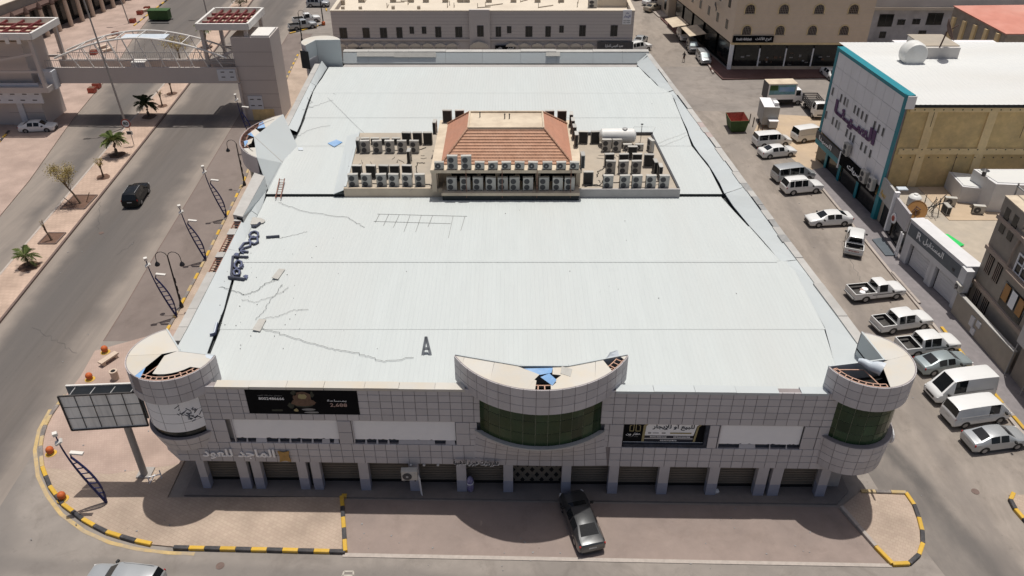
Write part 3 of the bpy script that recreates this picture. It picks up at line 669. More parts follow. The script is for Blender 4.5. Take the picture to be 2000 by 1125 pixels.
board(-18.55,-11.55,4.68,6.74, [(-17.85,-17.72),(-17.2,-16.45),(-15.7,-15.55),(-14.95,-14.8),(-14.2,-14.08),(-13.45,-13.3),(-12.75,-12.2),(-11.95,-11.6)], 'blank white sign board below the black banner, leftmost of three boards')
board(-10.55,-3.75,4.68,6.74, [(-9.85,-9.7),(-9.1,-8.95),(-8.35,-8.2),(-7.6,-5.15),(-4.45,-3.8)], 'blank white sign board left of the green glass bay')
board(13.65,19.05,4.68,6.74, [(15.1,16.2),(17.1,17.2),(18.2,18.3)], 'blank white sign board next to the right corner tower')
# black advert banner
bn = thing('advert_banner', 'long black printed banner with phone number and price on the tiled front', 'banner', (-13.5, fy(-13.5)-.03, 7.35))
MB().prism([(-17.1,fy(-17.1)-.05),(-9.9,fy(-9.9)-.05),(-9.9,fy(-9.9)),(-17.1,fy(-17.1))], 7.34, 9.5).build('sheet', 'black_banner', bn)
def bt(s, x, z, wd, h, m, bold=0.0): return lettering(s, (x, fy(x)-.065, z), wd, h, m, bn, FROT, .008, bold)
bt('8002486666', -16.3, 8.55, 1.65, .22, 'print_white', .01)
bt(arab('سويدي وشركاه للعود'), -16.35, 8.83, 1.6, .16, 'print_grey')
bt(arab('بمساحة'), -11.9, 8.42, 1.25, .22, 'print_white')
bt('2,688', -11.75, 7.98, 1.1, .34, 'print_rose', .012)
mb = MB().box(-15.6,-14.9,fy(-15)-.06,fy(-15)-.055,7.58,7.74); mb.build('caption', 'print_leaf', bn)
yb = fy(-13.6)-.06
def blob(cx, cz, rx, rz_, m, k=18, ph=0, j=.08, d=0.0):
    pts = []
    for i in range(k):
        t = 2*math.pi*i/k; rr = 1 + random.uniform(-j, j); pts.append((cx + rx*rr*math.cos(t+ph), yb-d, cz + rz_*rr*math.sin(t+ph)))
    MB().sheet(pts, .006).build('print', m, bn)
blob(-13.45,8.75,.62,.52,'print_wood',20,0,.05,.002); blob(-13.45,8.35,.80,.30,'print_wood',20,0,.05,.004)
blob(-13.45,8.15,.6,.22,'print_leaf',16,0,.06,.006); blob(-13.45,8.85,.28,.22,'print_gold',12,0,.2,.008)
blob(-14.3,8.1,.2,.25,'print_leaf',10,0,.2,.002); blob(-12.7,8.35,.22,.3,'print_leaf',10,0,.25,.002); blob(-12.5,8.0,.14,.2,'print_grey',8,.4,.3,.003)
blob(-13.2,7.75,.45,.10,'print_grey',14,0,.05,.008); blob(-13.0,7.5,.5,.08,'print_grey',14,0,.05,.008); blob(-14.0,7.7,.15,.15,'print_gold',9,0,.25,.008); blob(-14.0,9.15,.2,.2,'print_leaf',9,0,.3,.002); blob(-12.8,9.0,.12,.25,'print_leaf',9,0,.3,.002)
# sale banner
sb = thing('sale_banner', 'black and white for-sale banner with phone numbers, right of the glass bay', 'banner', (10.15, fy(10)+.1, 4.68))
def sy(x): return fy(x)+.22
def srect(x0, x1, z0, z1, m, d, name='print'):
    return MB().prism([(x0,sy(x0)-d-.004),(x1,sy(x1)-d-.004),(x1,sy(x1)-d+.004),(x0,sy(x0)-d+.004)], z0, z1).build(name, m, sb)
MB().prism([(7.4,sy(7.4)),(12.9,sy(12.9)),(12.9,sy(12.9)+.1),(7.4,sy(7.4)+.1)], 4.95, 6.74).build('sheet', 'black_banner', sb)
MB().prism([(7.38,fy(7.4)+.03),(12.92,fy(12.9)+.03),(12.92,fy(12.9)+.42),(7.38,fy(7.4)+.42)], 4.67, 4.93).build('sill', 'tear_dark', sb)
MB().prism([(12.7,fy(12.7)+.03),(12.93,fy(12.9)+.03),(12.93,fy(12.9)+.42),(12.7,fy(12.7)+.42)], 4.94, 6.74).build('jamb', 'tear_dark', sb)
def spoly(pts, m, d, name='print'): MB().sheet([(x, sy(x)-d, z) for x, z in pts], .006).build(name, m, sb)
spoly([(8.62,5.0),(8.78,5.0),(8.82,6.42),(9.1,6.74),(8.92,6.74),(8.66,6.45)], 'print_gold', .012)
spoly([(8.8,5.62),(12.02,5.62),(12.15,6.42),(12.45,6.72),(9.12,6.72),(8.84,6.42)], 'print_white', .008)
spoly([(12.02,5.0),(12.16,5.0),(12.3,6.38),(12.6,6.7),(12.45,6.7),(12.18,6.4)], 'print_gold', .012)
srect(8.8,12.0,5.33,5.58,'print_navy',.012); srect(8.8,12.0,5.0,5.28,'print_navy',.012)
srect(8.8,12.0,5.28,5.33,'print_white',.010); srect(8.8,12.0,5.58,5.63,'print_white',.010); srect(7.4,12.7,4.95,4.99,'print_white',.014)
srect(10.45,11.85,5.74,5.86,'print_gold',.014); srect(9.0,9.2,5.74,5.86,'print_grey',.014); srect(9.3,9.7,5.77,5.83,'print_grey',.014); srect(9.9,10.15,5.75,5.85,'print_grey',.014)
def st(s, x, z, wd, h, m, bold=0.0): return lettering(s, (x, sy(x)-.02, z), wd, h, m, sb, FROT, .008, bold)
st(arab('للبيع أو للإيجار'), 9.25, 6.05, 2.75, .6, 'print_navy', .025)
st('8002486666', 9.15, 5.40, 1.1, .12, 'print_white', .02); st('0596230398', 10.7, 5.40, 1.1, .12, 'print_white', .02); st('0533725856', 9.85, 5.08, 1.1, .12, 'print_white', .02)
st(arab('عقار ون'), 7.55, 5.55, .95, .26, 'print_white', .02); st('AQAR ONE', 7.7, 5.42, .65, .07, 'print_grey')
for x0, x1, z0, z1 in ((7.75,7.80,5.95,6.45),(7.75,8.05,5.93,5.99),(8.0,8.05,5.95,6.62),(7.75,7.9,6.42,6.47),(8.15,8.2,5.95,6.7),(8.15,8.48,5.93,5.99),(8.43,8.48,5.95,6.45),(8.33,8.48,6.42,6.47)):
    srect(x0,x1,z0,z1,'print_gold',.016,'emblem')
# lettering fixed on the tiles
l1 = lettering(arab('الماجد للعود'), (-21.0, fy(-21)-.12, 3.22), 4.95, .92, 'letter_white', None, FROT, .07, .022, 'sign_lettering')
tag(l1, 'raised white Arabic sign lettering above the leftmost shop bays', 'sign')
l2 = lettering(arab('مفروشات خبراء الذهبية'), (-3.95, fy(-3.9)-.36, 3.12), 3.05, .55, 'metal_dark', None, FROT, .05, .004, 'sign_lettering')
tag(l2, 'small raised black and white Arabic lettering below the green glass bay', 'sign')
lettering(arab('مفروشات خبراء الذهبية'), (-3.90, fy(-3.9)-.07, 3.06), 3.05, .55, 'board_white', l2, 0, .03, .01, 'letter_back')
l2.children[0].location = (0.03, 0.04, -0.11)
em = thing('sign_emblem', 'small gold square emblem beside the white Arabic lettering', 'sign', (-15.4, fy(-15.4)-.06, 3.1))
ye = fy(-15.5)-.10; hw_, hh_ = .36, .45; st_pts = []
for k in range(4):
    sx, sz = ((-1,-1),(1,-1),(1,1),(-1,1))[k]; nx_, nz_ = ((0,-1),(1,0),(0,1),(-1,0))[k]
    st_pts += [(-15.43+sx*hw_*1.08, ye, 3.53+sz*hh_*1.08), (-15.43+nx_*hw_*.86, ye, 3.53+nz_*hh_*.86)]
MB().sheet(st_pts, .07).build('plate', 'print_gold2', em)
MB().sheet([(-15.5,ye-.03,3.2),(-15.35,ye-.03,3.2),(-15.28,ye-.03,3.42),(-15.42,ye-.03,3.36),(-15.55,ye-.03,3.5)],.02).build('mark','print_wood',em)
for (x0_, x1_, za_, zb_) in ((-2.47,-2.02,6.76,9.5),(5.78,6.26,6.76,9.5),(-2.79,-2.3,4.67,6.74),(6.05,6.38,4.67,6.74),(-17.51,-17.12,7.34,9.5)):
    n_ = max(1, round((zb_-za_)/.57))
    for k in range(n_):
        a_ = za_+(zb_-za_)*k/n_+.015; b_ = za_+(zb_-za_)*(k+1)/n_-.015
        MB().prism([(x0_+.012,fy(x0_)-.012),(x1_-.012,fy(x1_)-.012),(x1_-.012,fy(x1_)+.1),(x0_+.012,fy(x0_)+.1)], a_, b_).build('edge_tile','tile_clad',mall)

# ---- columns, shutters, walkway
COLS = [(379,394),(458,477),(486,504),(576,594),(603,621),(697,716),(796,815),(890,909),(983,1002),(1099,1117),(1192,1211),(1291,1311),(1390,1410),(1486,1507),(1515,1536),(1611,1630)]
cw = []
for a, b in COLS:
    yy = 905 + (a-400)*.0165; x0 = P(a, yy, 2.87).x; x1 = P(b, yy, 2.87).x; cw.append((x0, x1)); xm = (x0+x1)/2
    o = MB().box(x0, x1, fy(xm)+.02, fy(xm)+.52, 1.25, 2.87).build('column', 'column_grey', mall)
    MB().box(x0-.008, x1+.008, fy(xm)+.01, fy(xm)+.53, .14, 1.25).build('column_base', 'column_blue', o)
for i, ((a0, a1), (b0, b1)) in enumerate(zip(cw, cw[1:])):
    if b0 - a1 < .9: 
        MB().box(a1, b0, fy(a1)+.45, fy(a1)+.55, .14, 2.87).build('pier_gap', 'gutter_shade_dark', mall); continue
    xm = (a1+b0)/2; y = fy(xm)+.86
    if i == 8:
        s = MB().box(a1-.1, b0+.1, y, y+.06, .42, 2.9).build('shutter', 'shutter_tan', mall)
        nx, nz = 5, 2; wx = (b0-a1)/nx; hz = 1.0
        for p in range(nx*2+1):
            for q in range(nz*2+1):
                if (p+q) % 2: continue
                cx = a1 + p*wx/2; cz = .55 + q*hz/2
                MB().sheet([(cx-wx/4,y-.012,cz),(cx,y-.012,cz-hz/4),(cx+wx/4,y-.012,cz),(cx,y-.012,cz+hz/4)], .01).build('diamond', 'black_void', s)
    else:
        s = MB()
        for k in range(21): s.box(a1-.1, b0+.1, y-(.035 if k % 2 else 0), y+.06, .42+k*.118, .42+(k+1)*.118)
        s.build('shutter', 'shutter_tan', mall)
        MB().obox((a1+.45+(i % 3)*.5, y-.06, 2.35), .1, .05, .08).build('ceiling_lamp', 'metal_dark', mall)
    MB().box(a1-.1, b0+.1, y-.01, y+.08, .16, .41).build('shutter_base', 'black_void', mall)
MB().prism([(-22.6,fy(-22.6)+.55),(24.1,fy(24.1)+.55),(24.1,fy(24.1)+1.2),(-22.6,fy(-22.6)+1.2)], 2.80, 2.86).build('soffit', 'walkway', mall)
for k in range(5): MB().lathe((-7.0+[0.1,1.0,1.95,4.1,5.2][k], fy(-6)-.06, 2.72), [(.05,0),(.09,.05),(.09,.12)], 8).build('spot_lamp', 'lamp_white', mall)

# ---- curved tile bands: towers on the corners and the glass bay
def arcpts(c, r, a0, a1, n): return [(c[0]+r*math.cos(R(a0+(a1-a0)*i/n)), c[1]+r*math.sin(R(a0+(a1-a0)*i/n))) for i in range(n+1)]
def ring(c, r0, r1, a0, a1, z0, z1, n=32, rb0=None):
    """closed curved wall; rb0 = outer radius at the foot if it tapers"""
    o = arcpts(c, r1, a0, a1, n); i_ = arcpts(c, r0, a0, a1, n); ob = arcpts(c, rb0 or r1, a0, a1, n); mb = MB(); k = n+1
    vs = [(*p, z0) for p in ob] + [(*p, z1) for p in o] + [(*p, z0) for p in i_] + [(*p, z1) for p in i_]
    fs = []
    for j in range(n):
        fs += [(j, j+1, k+j+1, k+j), (2*k+j+1, 2*k+j, 3*k+j, 3*k+j+1), (k+j, k+j+1, 3*k+j+1, 3*k+j), (j+1, j, 2*k+j, 2*k+j+1)]
    fs += [(0, k, 3*k, 2*k), (n, 2*k+n, 3*k+n, k+n)]
    if a1 < a0: fs = [tuple(reversed(f)) for f in fs]
    return mb.add(vs, fs)
def curved_tiles(parent, c, r, a0, a1, z0, z1, rows, tw=.75, m='tile_clad', name='curved_tile', gap=.017, skip=(), rfoot=None):
    nc = max(1, round(abs(R(a1-a0))*r/tw)); da = (a1-a0)/nc; ga = math.degrees(gap/r)*(1 if da > 0 else -1); h = (z1-z0)/rows
    for j in range(nc):
        for k in range(rows):
            if (j, k) in skip: continue
            za = z0+k*h; rl = rh = r
            if rfoot: rl = rfoot + (r-rfoot)*k/rows; rh = rfoot + (r-rfoot)*(k+1)/rows
            A = a0+j*da+ga; B = a0+(j+1)*da-ga; ja = random.uniform(-.004,.004); mb = MB()
            lo, hi = za+gap, za+h-gap
            pts = [A, (A+B)/2, B]; ro = .03; vs = []
            for dr in (-.03, ro+ja):
                for z, rr in ((lo, rl), (hi, rh)):
                    for t in pts: vs.append((c[0]+(rr+dr)*math.cos(R(t)), c[1]+(rr+dr)*math.sin(R(t)), z))
            fs = [(6,7,10,9),(7,8,11,10),(9,10,4,3),(10,11,5,4),(0,1,7,6),(1,2,8,7),(0,6,9,3),(2,5,11,8)]
            if da < 0: fs = [tuple(reversed(f)) for f in fs]
            mb.add(vs, fs).build(name, m, parent)
def top_sheet(poly, z, m, parent, name='top_panel', t=.04):
    return MB().prism(poly, z-t, z).build(name, m, parent)

# centre bay
CC = (1.87, 42.75); RC = 6.25
capz0, capz1 = 9.25, 11.25
A0, A1 = -152.5, -27.5
cap = ring(CC, RC-.07, RC-.01, A0, A1, capz0, capz1-.01, 36).build('bay_cap', 'tile_joint', mall)
curved_tiles(cap, CC, RC, A0, A1, capz0, capz1, 3, .78)
arc = arcpts(CC, RC-.05, A0, A1, 28)
V1, V2 = (0.55, 38.75), (3.55, 38.75)
def clip(i0, i1, extra): return [arc[i] for i in range(i0, i1+1)] + extra
z = capz1-.03
L0, R0 = arc[0], arc[-1]
def lerp2(a, b, t): return (a[0]+(b[0]-a[0])*t, a[1]+(b[1]-a[1])*t)
top_sheet(clip(0,2,[lerp2(L0,V1,.14)]), z, 'cream_panel', cap)
top_sheet(clip(2,7,[lerp2(L0,V1,.60),lerp2(L0,V1,.145)]), z, 'cream_panel', cap)
top_sheet(clip(7,12,[(1.36,37.5),(1.7,38.0),lerp2(L0,V1,.95),lerp2(L0,V1,.605)]), z+.01, 'cream_panel', cap)
top_sheet([arc[12],arc[13],(1.5,37.45),(1.36,37.53)], z, 'cream_panel', cap)
top_sheet(clip(15,21,[lerp2(R0,V2,.55),V2,(3.0,37.9),(2.35,37.2)]), z, 'cream_panel', cap)
top_sheet(clip(21,24,[lerp2(R0,V2,.42),lerp2(R0,V2,.545)]), z+.01, 'cream_panel', cap)
top_sheet(clip(27,28,[lerp2(R0,V2,.12)]), z, 'cream_panel', cap)
top_sheet([(0.75,38.62),(2.55,38.68),(2.45,38.2),(1.7,38.0)], z-.02, 'blue_film', cap, 'blue_panel')
top_sheet([(2.55,38.7),V2,(3.1,37.95),(2.5,38.05)], z-.01, 'cream_panel', cap)
MB().sheet([(1.75,37.75,z+.02),(2.45,36.95,z+.02),(2.72,37.3,z+.18),(2.3,37.95,z+.15)], .02).build('bent_panel', 'blue_film', cap)
MB().sheet([(3.0,38.1,z+.02),(3.6,37.8,z+.02),(3.75,38.45,z+.08),(3.1,38.7,z+.1)], .02).build('bent_panel', 'sheet_grey', cap)
b1 = lerp2(R0,V2,.14); b2 = lerp2(R0,V2,.38)
MB().sheet([(b2[0],b2[1],z+.05),(b1[0],b1[1],z+.05),(b1[0]-.1,b1[1]+.35,z+.3),(b2[0]+.3,b2[1]+.35,z+.32)], .03).build('bent_panel', 'blue_foil', cap)
MB().prism([arc[12],arc[14],arc[16],V2,V1], capz0+.5, capz0+.6).build('cap_shade_slab', 'black_void', cap)  # black slab painted in for the shade inside the torn cap
MB().prism([arc[23],arc[26],arc[28],lerp2(R0,V2,.1),lerp2(R0,V2,.5)], capz0+.5, capz0+.6).build('cap_shade_slab', 'black_void', cap)
fr = MB()
for t0, t1 in ((12.5,16),(24,27.5)):
    for rr in (RC-.12, RC-.55):
        pp = arcpts(CC, rr, A0+(A1-A0)*t0/28, A0+(A1-A0)*t1/28, 6)
        for a, b in zip(pp, pp[1:]): fr.beam((*a, z-.08), (*b, z-.08), .03)
    for a, b in zip(arcpts(CC, RC-.12, A0+(A1-A0)*t0/28, A0+(A1-A0)*t1/28, 4), arcpts(CC, RC-.55, A0+(A1-A0)*t0/28, A0+(A1-A0)*t1/28, 4)): fr.beam((*a, z-.08), (*b, z-.08), .03)
fr.beam((5.2,38.5,z-.3),(6.8,38.9,z-.1),.03)
fr.build('steel_frame', 'frame_copper', cap)
# back walls of the cap
for a, b in ((L0, V1), (V1, V2), (V2, R0)):
    MB().sheet([(a[0],a[1],capz0),(b[0],b[1],capz0),(b[0],b[1],capz1+.05),(a[0],a[1],capz1+.05)], .12).build('cap_back', 'flashing_white', cap)
br = MB(); 
for sx, px_ in ((-1, L0), (1, R0)):
    for k in range(3): br.beam((px_[0]-sx*(.2+.35*k), px_[1]-.25*k, capz0-.02), (px_[0]-sx*(.35+.35*k), px_[1]-.25*k-.1, capz0-.25), .025)
    br.beam((px_[0]-sx*.1, px_[1], capz0-.05), (px_[0]-sx*1.3, px_[1]-.9, capz0-.05), .04)
br.build('bracket', 'metal_dark', cap)
# glass of the bay
GA0, GA1 = -133, -47
gl = ring(CC, 5.6, 5.80, GA0, GA1, 6.15, 9.3, 28).build('bay_glazing', 'mullion', mall)
curved_tiles(gl, CC, 5.80, GA0, GA1, 6.15, 9.3, 3, .80, 'glass_green', 'pane', .022)
# sill under it, tapering to the flat front
def loft_sill(z0, z1, s0, s1, hc0, hc1, n=24, rows=5):
    x0c = 1.87
    def pt(t, z):
        u = (z-z0)/(z1-z0); hc = hc0+(hc1-hc0)*u; s = s0+(s1-s0)*u**1.7; x = x0c + hc*t
        return Vector((x, fy(x) + .0 - s*(1-t*t), z))
    back = MB(); vs = [pt(-1+2*i/n, z0+(z1-z0)*j/6) + Vector((0,.04,0)) for j in range(7) for i in range(n+1)]
    back.add(vs, [(j*(n+1)+i, j*(n+1)+i+1, (j+1)*(n+1)+i+1, (j+1)*(n+1)+i) for j in range(6) for i in range(n)])
    o = back.build('bay_sill', 'tile_joint', mall); nc = 12
    for j in range(nc):
        for k in range(rows):
            g_ = .02; ta = -1+2*j/nc+.004; tb = -1+2*(j+1)/nc-.004; za = z0+(z1-z0)*k/rows+g_; zb = z0+(z1-z0)*(k+1)/rows-g_
            q = [pt(ta,za),pt((ta+tb)/2,za),pt(tb,za),pt(ta,zb),pt((ta+tb)/2,zb),pt(tb,zb)]; d = Vector((0,.05,0))
            MB().add(q + [p+d for p in q], [(0,1,4,3),(1,2,5,4),(3,4,10,9),(4,5,11,10),(0,3,9,6),(2,8,11,5),(0,6,7,1),(1,7,8,2)]).build('curved_tile', 'tile_clad', o)
    return o
sl = loft_sill(2.90, 6.05, .10, 1.75, 4.6, 4.25)
MB().prism(arcpts(CC, 6.12, -135, -45, 24), 6.03, 6.14).build('sill_cap', 'coping_grey', sl)

def tower(c, r, a0, a1, z1, inner, glass, gl_a, drum_a, tileskip=(), name='corner_tower'):
    z0 = z1-1.95
    cap = ring(c, r-.07, r-.01, a0, a1, z0, z1-.01, 36).build(name, 'tile_joint', mall)
    curved_tiles(cap, c, r, a0, a1, z0, z1, 3, .80, skip=tileskip)
    pa = arcpts(c, r, a0, a1, 1); ends = (pa[0], pa[1])
    for e in ends:
        MB().sheet([(e[0],e[1],z0-.6),(inner[0],inner[1],z0-.6),(inner[0],inner[1],z1+.03),(e[0],e[1],z1+.03)], .10).build('tower_back', 'flashing_white', cap)
    return cap, ends
# front left tower
CFL = (-21.95, 40.55); zl = 10.95
capL, eL = tower(CFL, 2.85, -5, -242, zl, (-21.6, 40.75), True, None, None, {(7,1),(7,2)})
a = arcpts(CFL, 2.8, -5, -242, 24); iv = (-21.6, 40.75)
top_sheet(a[12:18] + [(-22.6,40.4)], zl-.02, 'cream_panel', capL)
top_sheet(a[17:25] + [iv, (-22.6,40.4)], zl-.01, 'cream_panel', capL)
top_sheet([a[11],a[12],a[13],(-23.2,39.9)], zl-.03, 'blue_film', capL, 'blue_panel')
top_sheet(a[0:4] + arcpts(CFL, 2.2, -42, -103, 6) + [(-22.35,40.2), iv], zl+.01, 'cream_panel', capL)
top_sheet([a[0],a[1],(-19.6,40.0),(-19.8,40.4)], zl+.02, 'blue_foil', capL, 'blue_panel')
MB().prism(a[0:25]+[iv], zl-1.3, zl-1.2).build('cap_shade_slab', 'black_void', capL)  # added black slab, fills the cap to darken the hole and block leaking sun
fr = MB()
for rr in (2.72, 2.42):
    pp = arcpts(CFL, rr, -35, -125, 12)
    for p, q in zip(pp, pp[1:]): fr.beam((*p, zl-.06), (*q, zl-.06), .028)
for p, q in zip(arcpts(CFL, 2.72, -35, -125, 11), arcpts(CFL, 2.42, -35, -125, 11)): fr.beam((*p, zl-.06), (*q, zl-.06), .028)
fr.beam((-22.9,38.4,zl-.1),(-21.9,40.3,zl-.1),.03); fr.beam((-20.6,38.5,zl-.1),(-22.3,39.4,zl-.1),.03)
fr.build('steel_frame', 'frame_copper', capL)
ov = MB(); 
for k in ((7,1),(7,2)): pass
# printed board wrapped round the tower, scuffed
gl = ring(CFL, 2.3, 2.42, -20, -230, 5.75, 9.05, 30).build('tower_glazing', 'glass_dark', mall)
wb = ring(CFL, 2.43, 2.47, -22, -150, 6.25, 8.85, 24).build('wrap_board', 'board_white', mall)
for k in range(26):
    t = R(random.gauss(-62, 9)); z = random.gauss(7.7, .32); l = random.uniform(.1,.5); tl = random.uniform(-1.2,1.2)
    r_ = 2.485; p0 = (CFL[0]+r_*math.cos(t), CFL[1]+r_*math.sin(t), z); t2 = t + l*.35*math.cos(tl)/1
    p1 = (CFL[0]+r_*math.cos(t2), CFL[1]+r_*math.sin(t2), z+l*math.sin(tl))
    MB().beam(p0, p1, .012, .02).build('scratch', 'tear_dark', wb)
for zz in (7.0, 7.8): ring(CFL, 2.468, 2.476, -22, -150, zz, zz+.02, 20).build('seam', 'print_grey', wb)
for t in (-45,-75,-105,-135): MB().beam((CFL[0]+2.475*math.cos(R(t)),CFL[1]+2.475*math.sin(R(t)),6.3),(CFL[0]+2.475*math.cos(R(t)),CFL[1]+2.475*math.sin(R(t)),8.8),.008).build('seam', 'print_grey', wb)
drum = ring(CFL, 1.6, 2.62, -8, -235, 4.35, 5.75, 30, 2.2).build('tower_drum', 'tile_joint', mall)
curved_tiles(drum, CFL, 2.62, -8, -235, 4.35, 5.72, 2, .8, rfoot=2.2)
MB().prism([(-23.95,39.9),(-22.8,fy(-22.7)+.05),(-19.4,fy(-19.4)+.08),(-19.4,fy(-19.4)+.4),(-23.95,43)], 2.88, 4.6).build('tower_foot', 'tile_clad', mall)
# front right tower
CFR = (22.6, 39.62); zr = 11.2
capR, eR = tower(CFR, 2.85, -163, 78, zr, (23.55, 39.45), True, None, None)
a = arcpts(CFR, 2.8, -163, 78, 24); iv = (23.55, 39.45)
top_sheet(a[8:18] + [(23.9,39.5),(23.3,39.2)], zr-.02, 'cream_panel', capR); top_sheet(a[17:25] + [iv,(23.9,39.5)], zr-.01, 'cream_panel', capR)
MB().prism(a[0:25]+[iv], zr-1.4, zr-1.3).build('cap_shade_slab', 'black_void', capR)  # added black slab, darkens the open cap and keeps sun from leaking through
fr = MB()
for rr in (2.72, 2.45):
    pp = arcpts(CFR, rr, -158, -85, 12)
    for p, q in zip(pp, pp[1:]): fr.beam((*p, zr-.06), (*q, zr-.06), .028)
for p, q in zip(arcpts(CFR, 2.72, -158, -85, 8), arcpts(CFR, 2.45, -158, -85, 8)): fr.beam((*p, zr-.06), (*q, zr-.06), .028)
fr.beam((20.2,38.6,zr-.1),(22.0,38.6,zr-.1),.03); fr.beam((22.0,38.6,zr-.1),(22.4,37.2,zr-.1),.03)
fr.build('steel_frame', 'frame_copper', capR)
rl = MB(); pth = []; rad = []
for k in range(9):
    t = k/8; pth.append((21.7+1.15*t, 38.95-.9*t, zr+.35+.05*math.sin(9*t))); rad.append(.16+.30*t)
rl.tube(pth, rad, 12).build('rolled_foil', 'blue_foil', capR, True)
GF = ring(CFR, 2.3, 2.42, -172, 60, 6.0, 9.3, 30).build('tower_glazing', 'mullion', mall)
curved_tiles(GF, CFR, 2.42, -172, 60, 6.0, 9.3, 4, .85, 'glass_green', 'pane', .02)
drum = ring(CFR, 2.3, 2.75, -176, 60, 3.4, 6.0, 30, 2.6).build('tower_drum', 'tile_joint', mall)
curved_tiles(drum, CFR, 2.75, -176, 60, 3.4, 5.97, 4, .8, rfoot=2.6)
MB().prism([(20.2,fy(20.2)-.02),(24.45,fy(24.4)-.02),(25.0,39.5),(25,43),(20.2,fy(20.2)+.4)], 2.88, 3.44).build('tower_foot', 'tile_clad', mall)
dsc = MB().lathe((25.45,39.3,4.9), [(.01,.0),(.55,.05),(.6,.12)], 18, 'X').build('round_sign', 'board_white', mall)
MB().sheet([P(1676,705,9.75),P(1698,705,9.75),P(1680,722,9.75),P(1666,725,9.75)],.02).build('loose_sheet','sheet_grey',mall)
# tower half way along the left side
CML = (-20.5, 75.7); RM = 6.8; zm = 11.2
capM = ring(CML, RM-.07, RM-.01, 126, 236, zm-1.9, zm-.01, 30).build('side_bay_cap', 'tile_joint', mall)
curved_tiles(capM, CML, RM, 126, 236, zm-1.9, zm, 1, 1.6, m='tile_clad')
a = arcpts(CML, RM-.05, 126, 236, 26); V0 = P(497,268,zm); iv = (V0.x, V0.y)
top_sheet(a[0:6] + [lerp2(a[0], iv, .62)], zm-.02, 'cream_panel', capM)
top_sheet(a[20:27] + [lerp2(a[26], iv, .5)], zm-.02, 'cream_panel', capM)
top_sheet([a[4], a[6], lerp2(a[6], iv, .4), lerp2(a[0], iv, .55)], zm-.05, 'blue_film', capM, 'blue_panel')
top_sheet([lerp2(a[7],iv,.35), lerp2(a[10],iv,.35), lerp2(a[10],iv,.95), lerp2(a[0], iv, .8)], zm-.03, 'cream_panel', capM)
top_sheet([lerp2(a[17],iv,.3), lerp2(a[20],iv,.15), lerp2(a[22],iv,.6), lerp2(a[17],iv,.9)], zm-.03, 'cream_panel', capM)
MB().sheet([(*lerp2(a[10],iv,.5), zm+.1), (*lerp2(a[13],iv,.45), zm+.15), (*lerp2(a[13],iv,.95), zm+.02), (*lerp2(a[10],iv,.95), zm+.02)], .02).build('bent_panel', 'blue_film', capM)
MB().sheet([(*lerp2(a[11],iv,.4), zm-.3), (*lerp2(a[15],iv,.35), zm-.3), (*lerp2(a[14],iv,.6), zm+.18), (*lerp2(a[11],iv,.6), zm+.18)], .02).build('bent_panel', 'blue_foil', capM)
top_sheet([lerp2(a[17],iv,.25), lerp2(a[20],iv,.2), lerp2(a[19],iv,.5), lerp2(a[17],iv,.5)], zm+.0, 'blue_film', capM, 'blue_panel')
MB().prism([a[3],a[8],a[13],a[18],a[21],iv], zm-1.3, zm-1.2).build('cap_shade_slab', 'black_void', capM)  # black slab stands in for the shade inside the side bay cap
fr = MB()
for rr in (RM-.08, RM-.62):
    pp = arcpts(CML, rr, 138, 222, 18)
    for p, q in zip(pp, pp[1:]): fr.beam((*p, zm-.06), (*q, zm-.06), .04)
for p, q in zip(arcpts(CML, RM-.08, 138, 222, 26), arcpts(CML, RM-.62, 138, 222, 26)): fr.beam((*p, zm-.06), (*q, zm-.06), .03)
fr.beam((*lerp2(a[9],iv,.1), zm-.1), (*lerp2(a[12],iv,.8), zm-.1), .03); fr.beam((*lerp2(a[17],iv,.1), zm-.1), (*lerp2(a[13],iv,.8), zm-.1), .03)
fr.build('steel_frame', 'frame_rust', capM)
V1_ = Vector((*a[0], zm+.02)); V5_ = Vector((*a[26], zm+.02)); V0_ = Vector((iv[0], iv[1], zm+.06))
W2, W3, W4 = P(583,290,8.85), P(553,318,8.85), P(525,371,8.75)
MB().sheet([V0_, W3, W2, V1_], .06).build('bay_back', 'flashing_white', capM)
MB().sheet([V0_, V5_, W4, W3], .06).build('bay_back', 'flashing_white', capM)
MB().beam(V0_, W3, .04, .03).build('hip_strip', 'coping_grey', capM)
ring(CML, 6.0, 6.35, 134, 228, 6.1, 9.3, 24).build('side_bay_glazing', 'glass_green', mall)
ring(CML, 6.0, 6.55, 133, 229, 0.1, 6.1, 24).build('side_bay_drum', 'tile_clad', mall)
# cladding and shop bays of the long side wall
def lw(y, off=0.0): return (-23.1 - (y-44)*2.5/64.3 - off, y)
yy = 44.2
while yy < 101:
    y2 = yy+3.0
    if not (69.5 < yy < 80):
        for za_, zb_ in ((2.95,4.6),(4.65,6.3),(6.35,8.1)):
            a_, b_, c_, d_ = lw(yy+.02,.02), lw(y2-.02,.02), lw(y2-.02,.08), lw(yy+.02,.08)
            MB().prism([a_, b_, c_, d_], za_, zb_).build('side_panel', 'tile_clad', mall)
        a_, b_, c_, d_ = lw(yy+.5,-.02), lw(y2-.1,-.02), lw(y2-.1,.03), lw(yy+.5,.03); MB().prism([a_, b_, c_, d_], .2, 2.8).build('side_shutter', 'shutter_tan', mall)
        a_, b_, c_, d_ = lw(yy-.1,0), lw(yy+.45,0), lw(yy+.45,.45), lw(yy-.1,.45); MB().prism([a_, b_, c_, d_], .1, 2.9).build('side_column', 'column_grey', mall)
    yy = y2
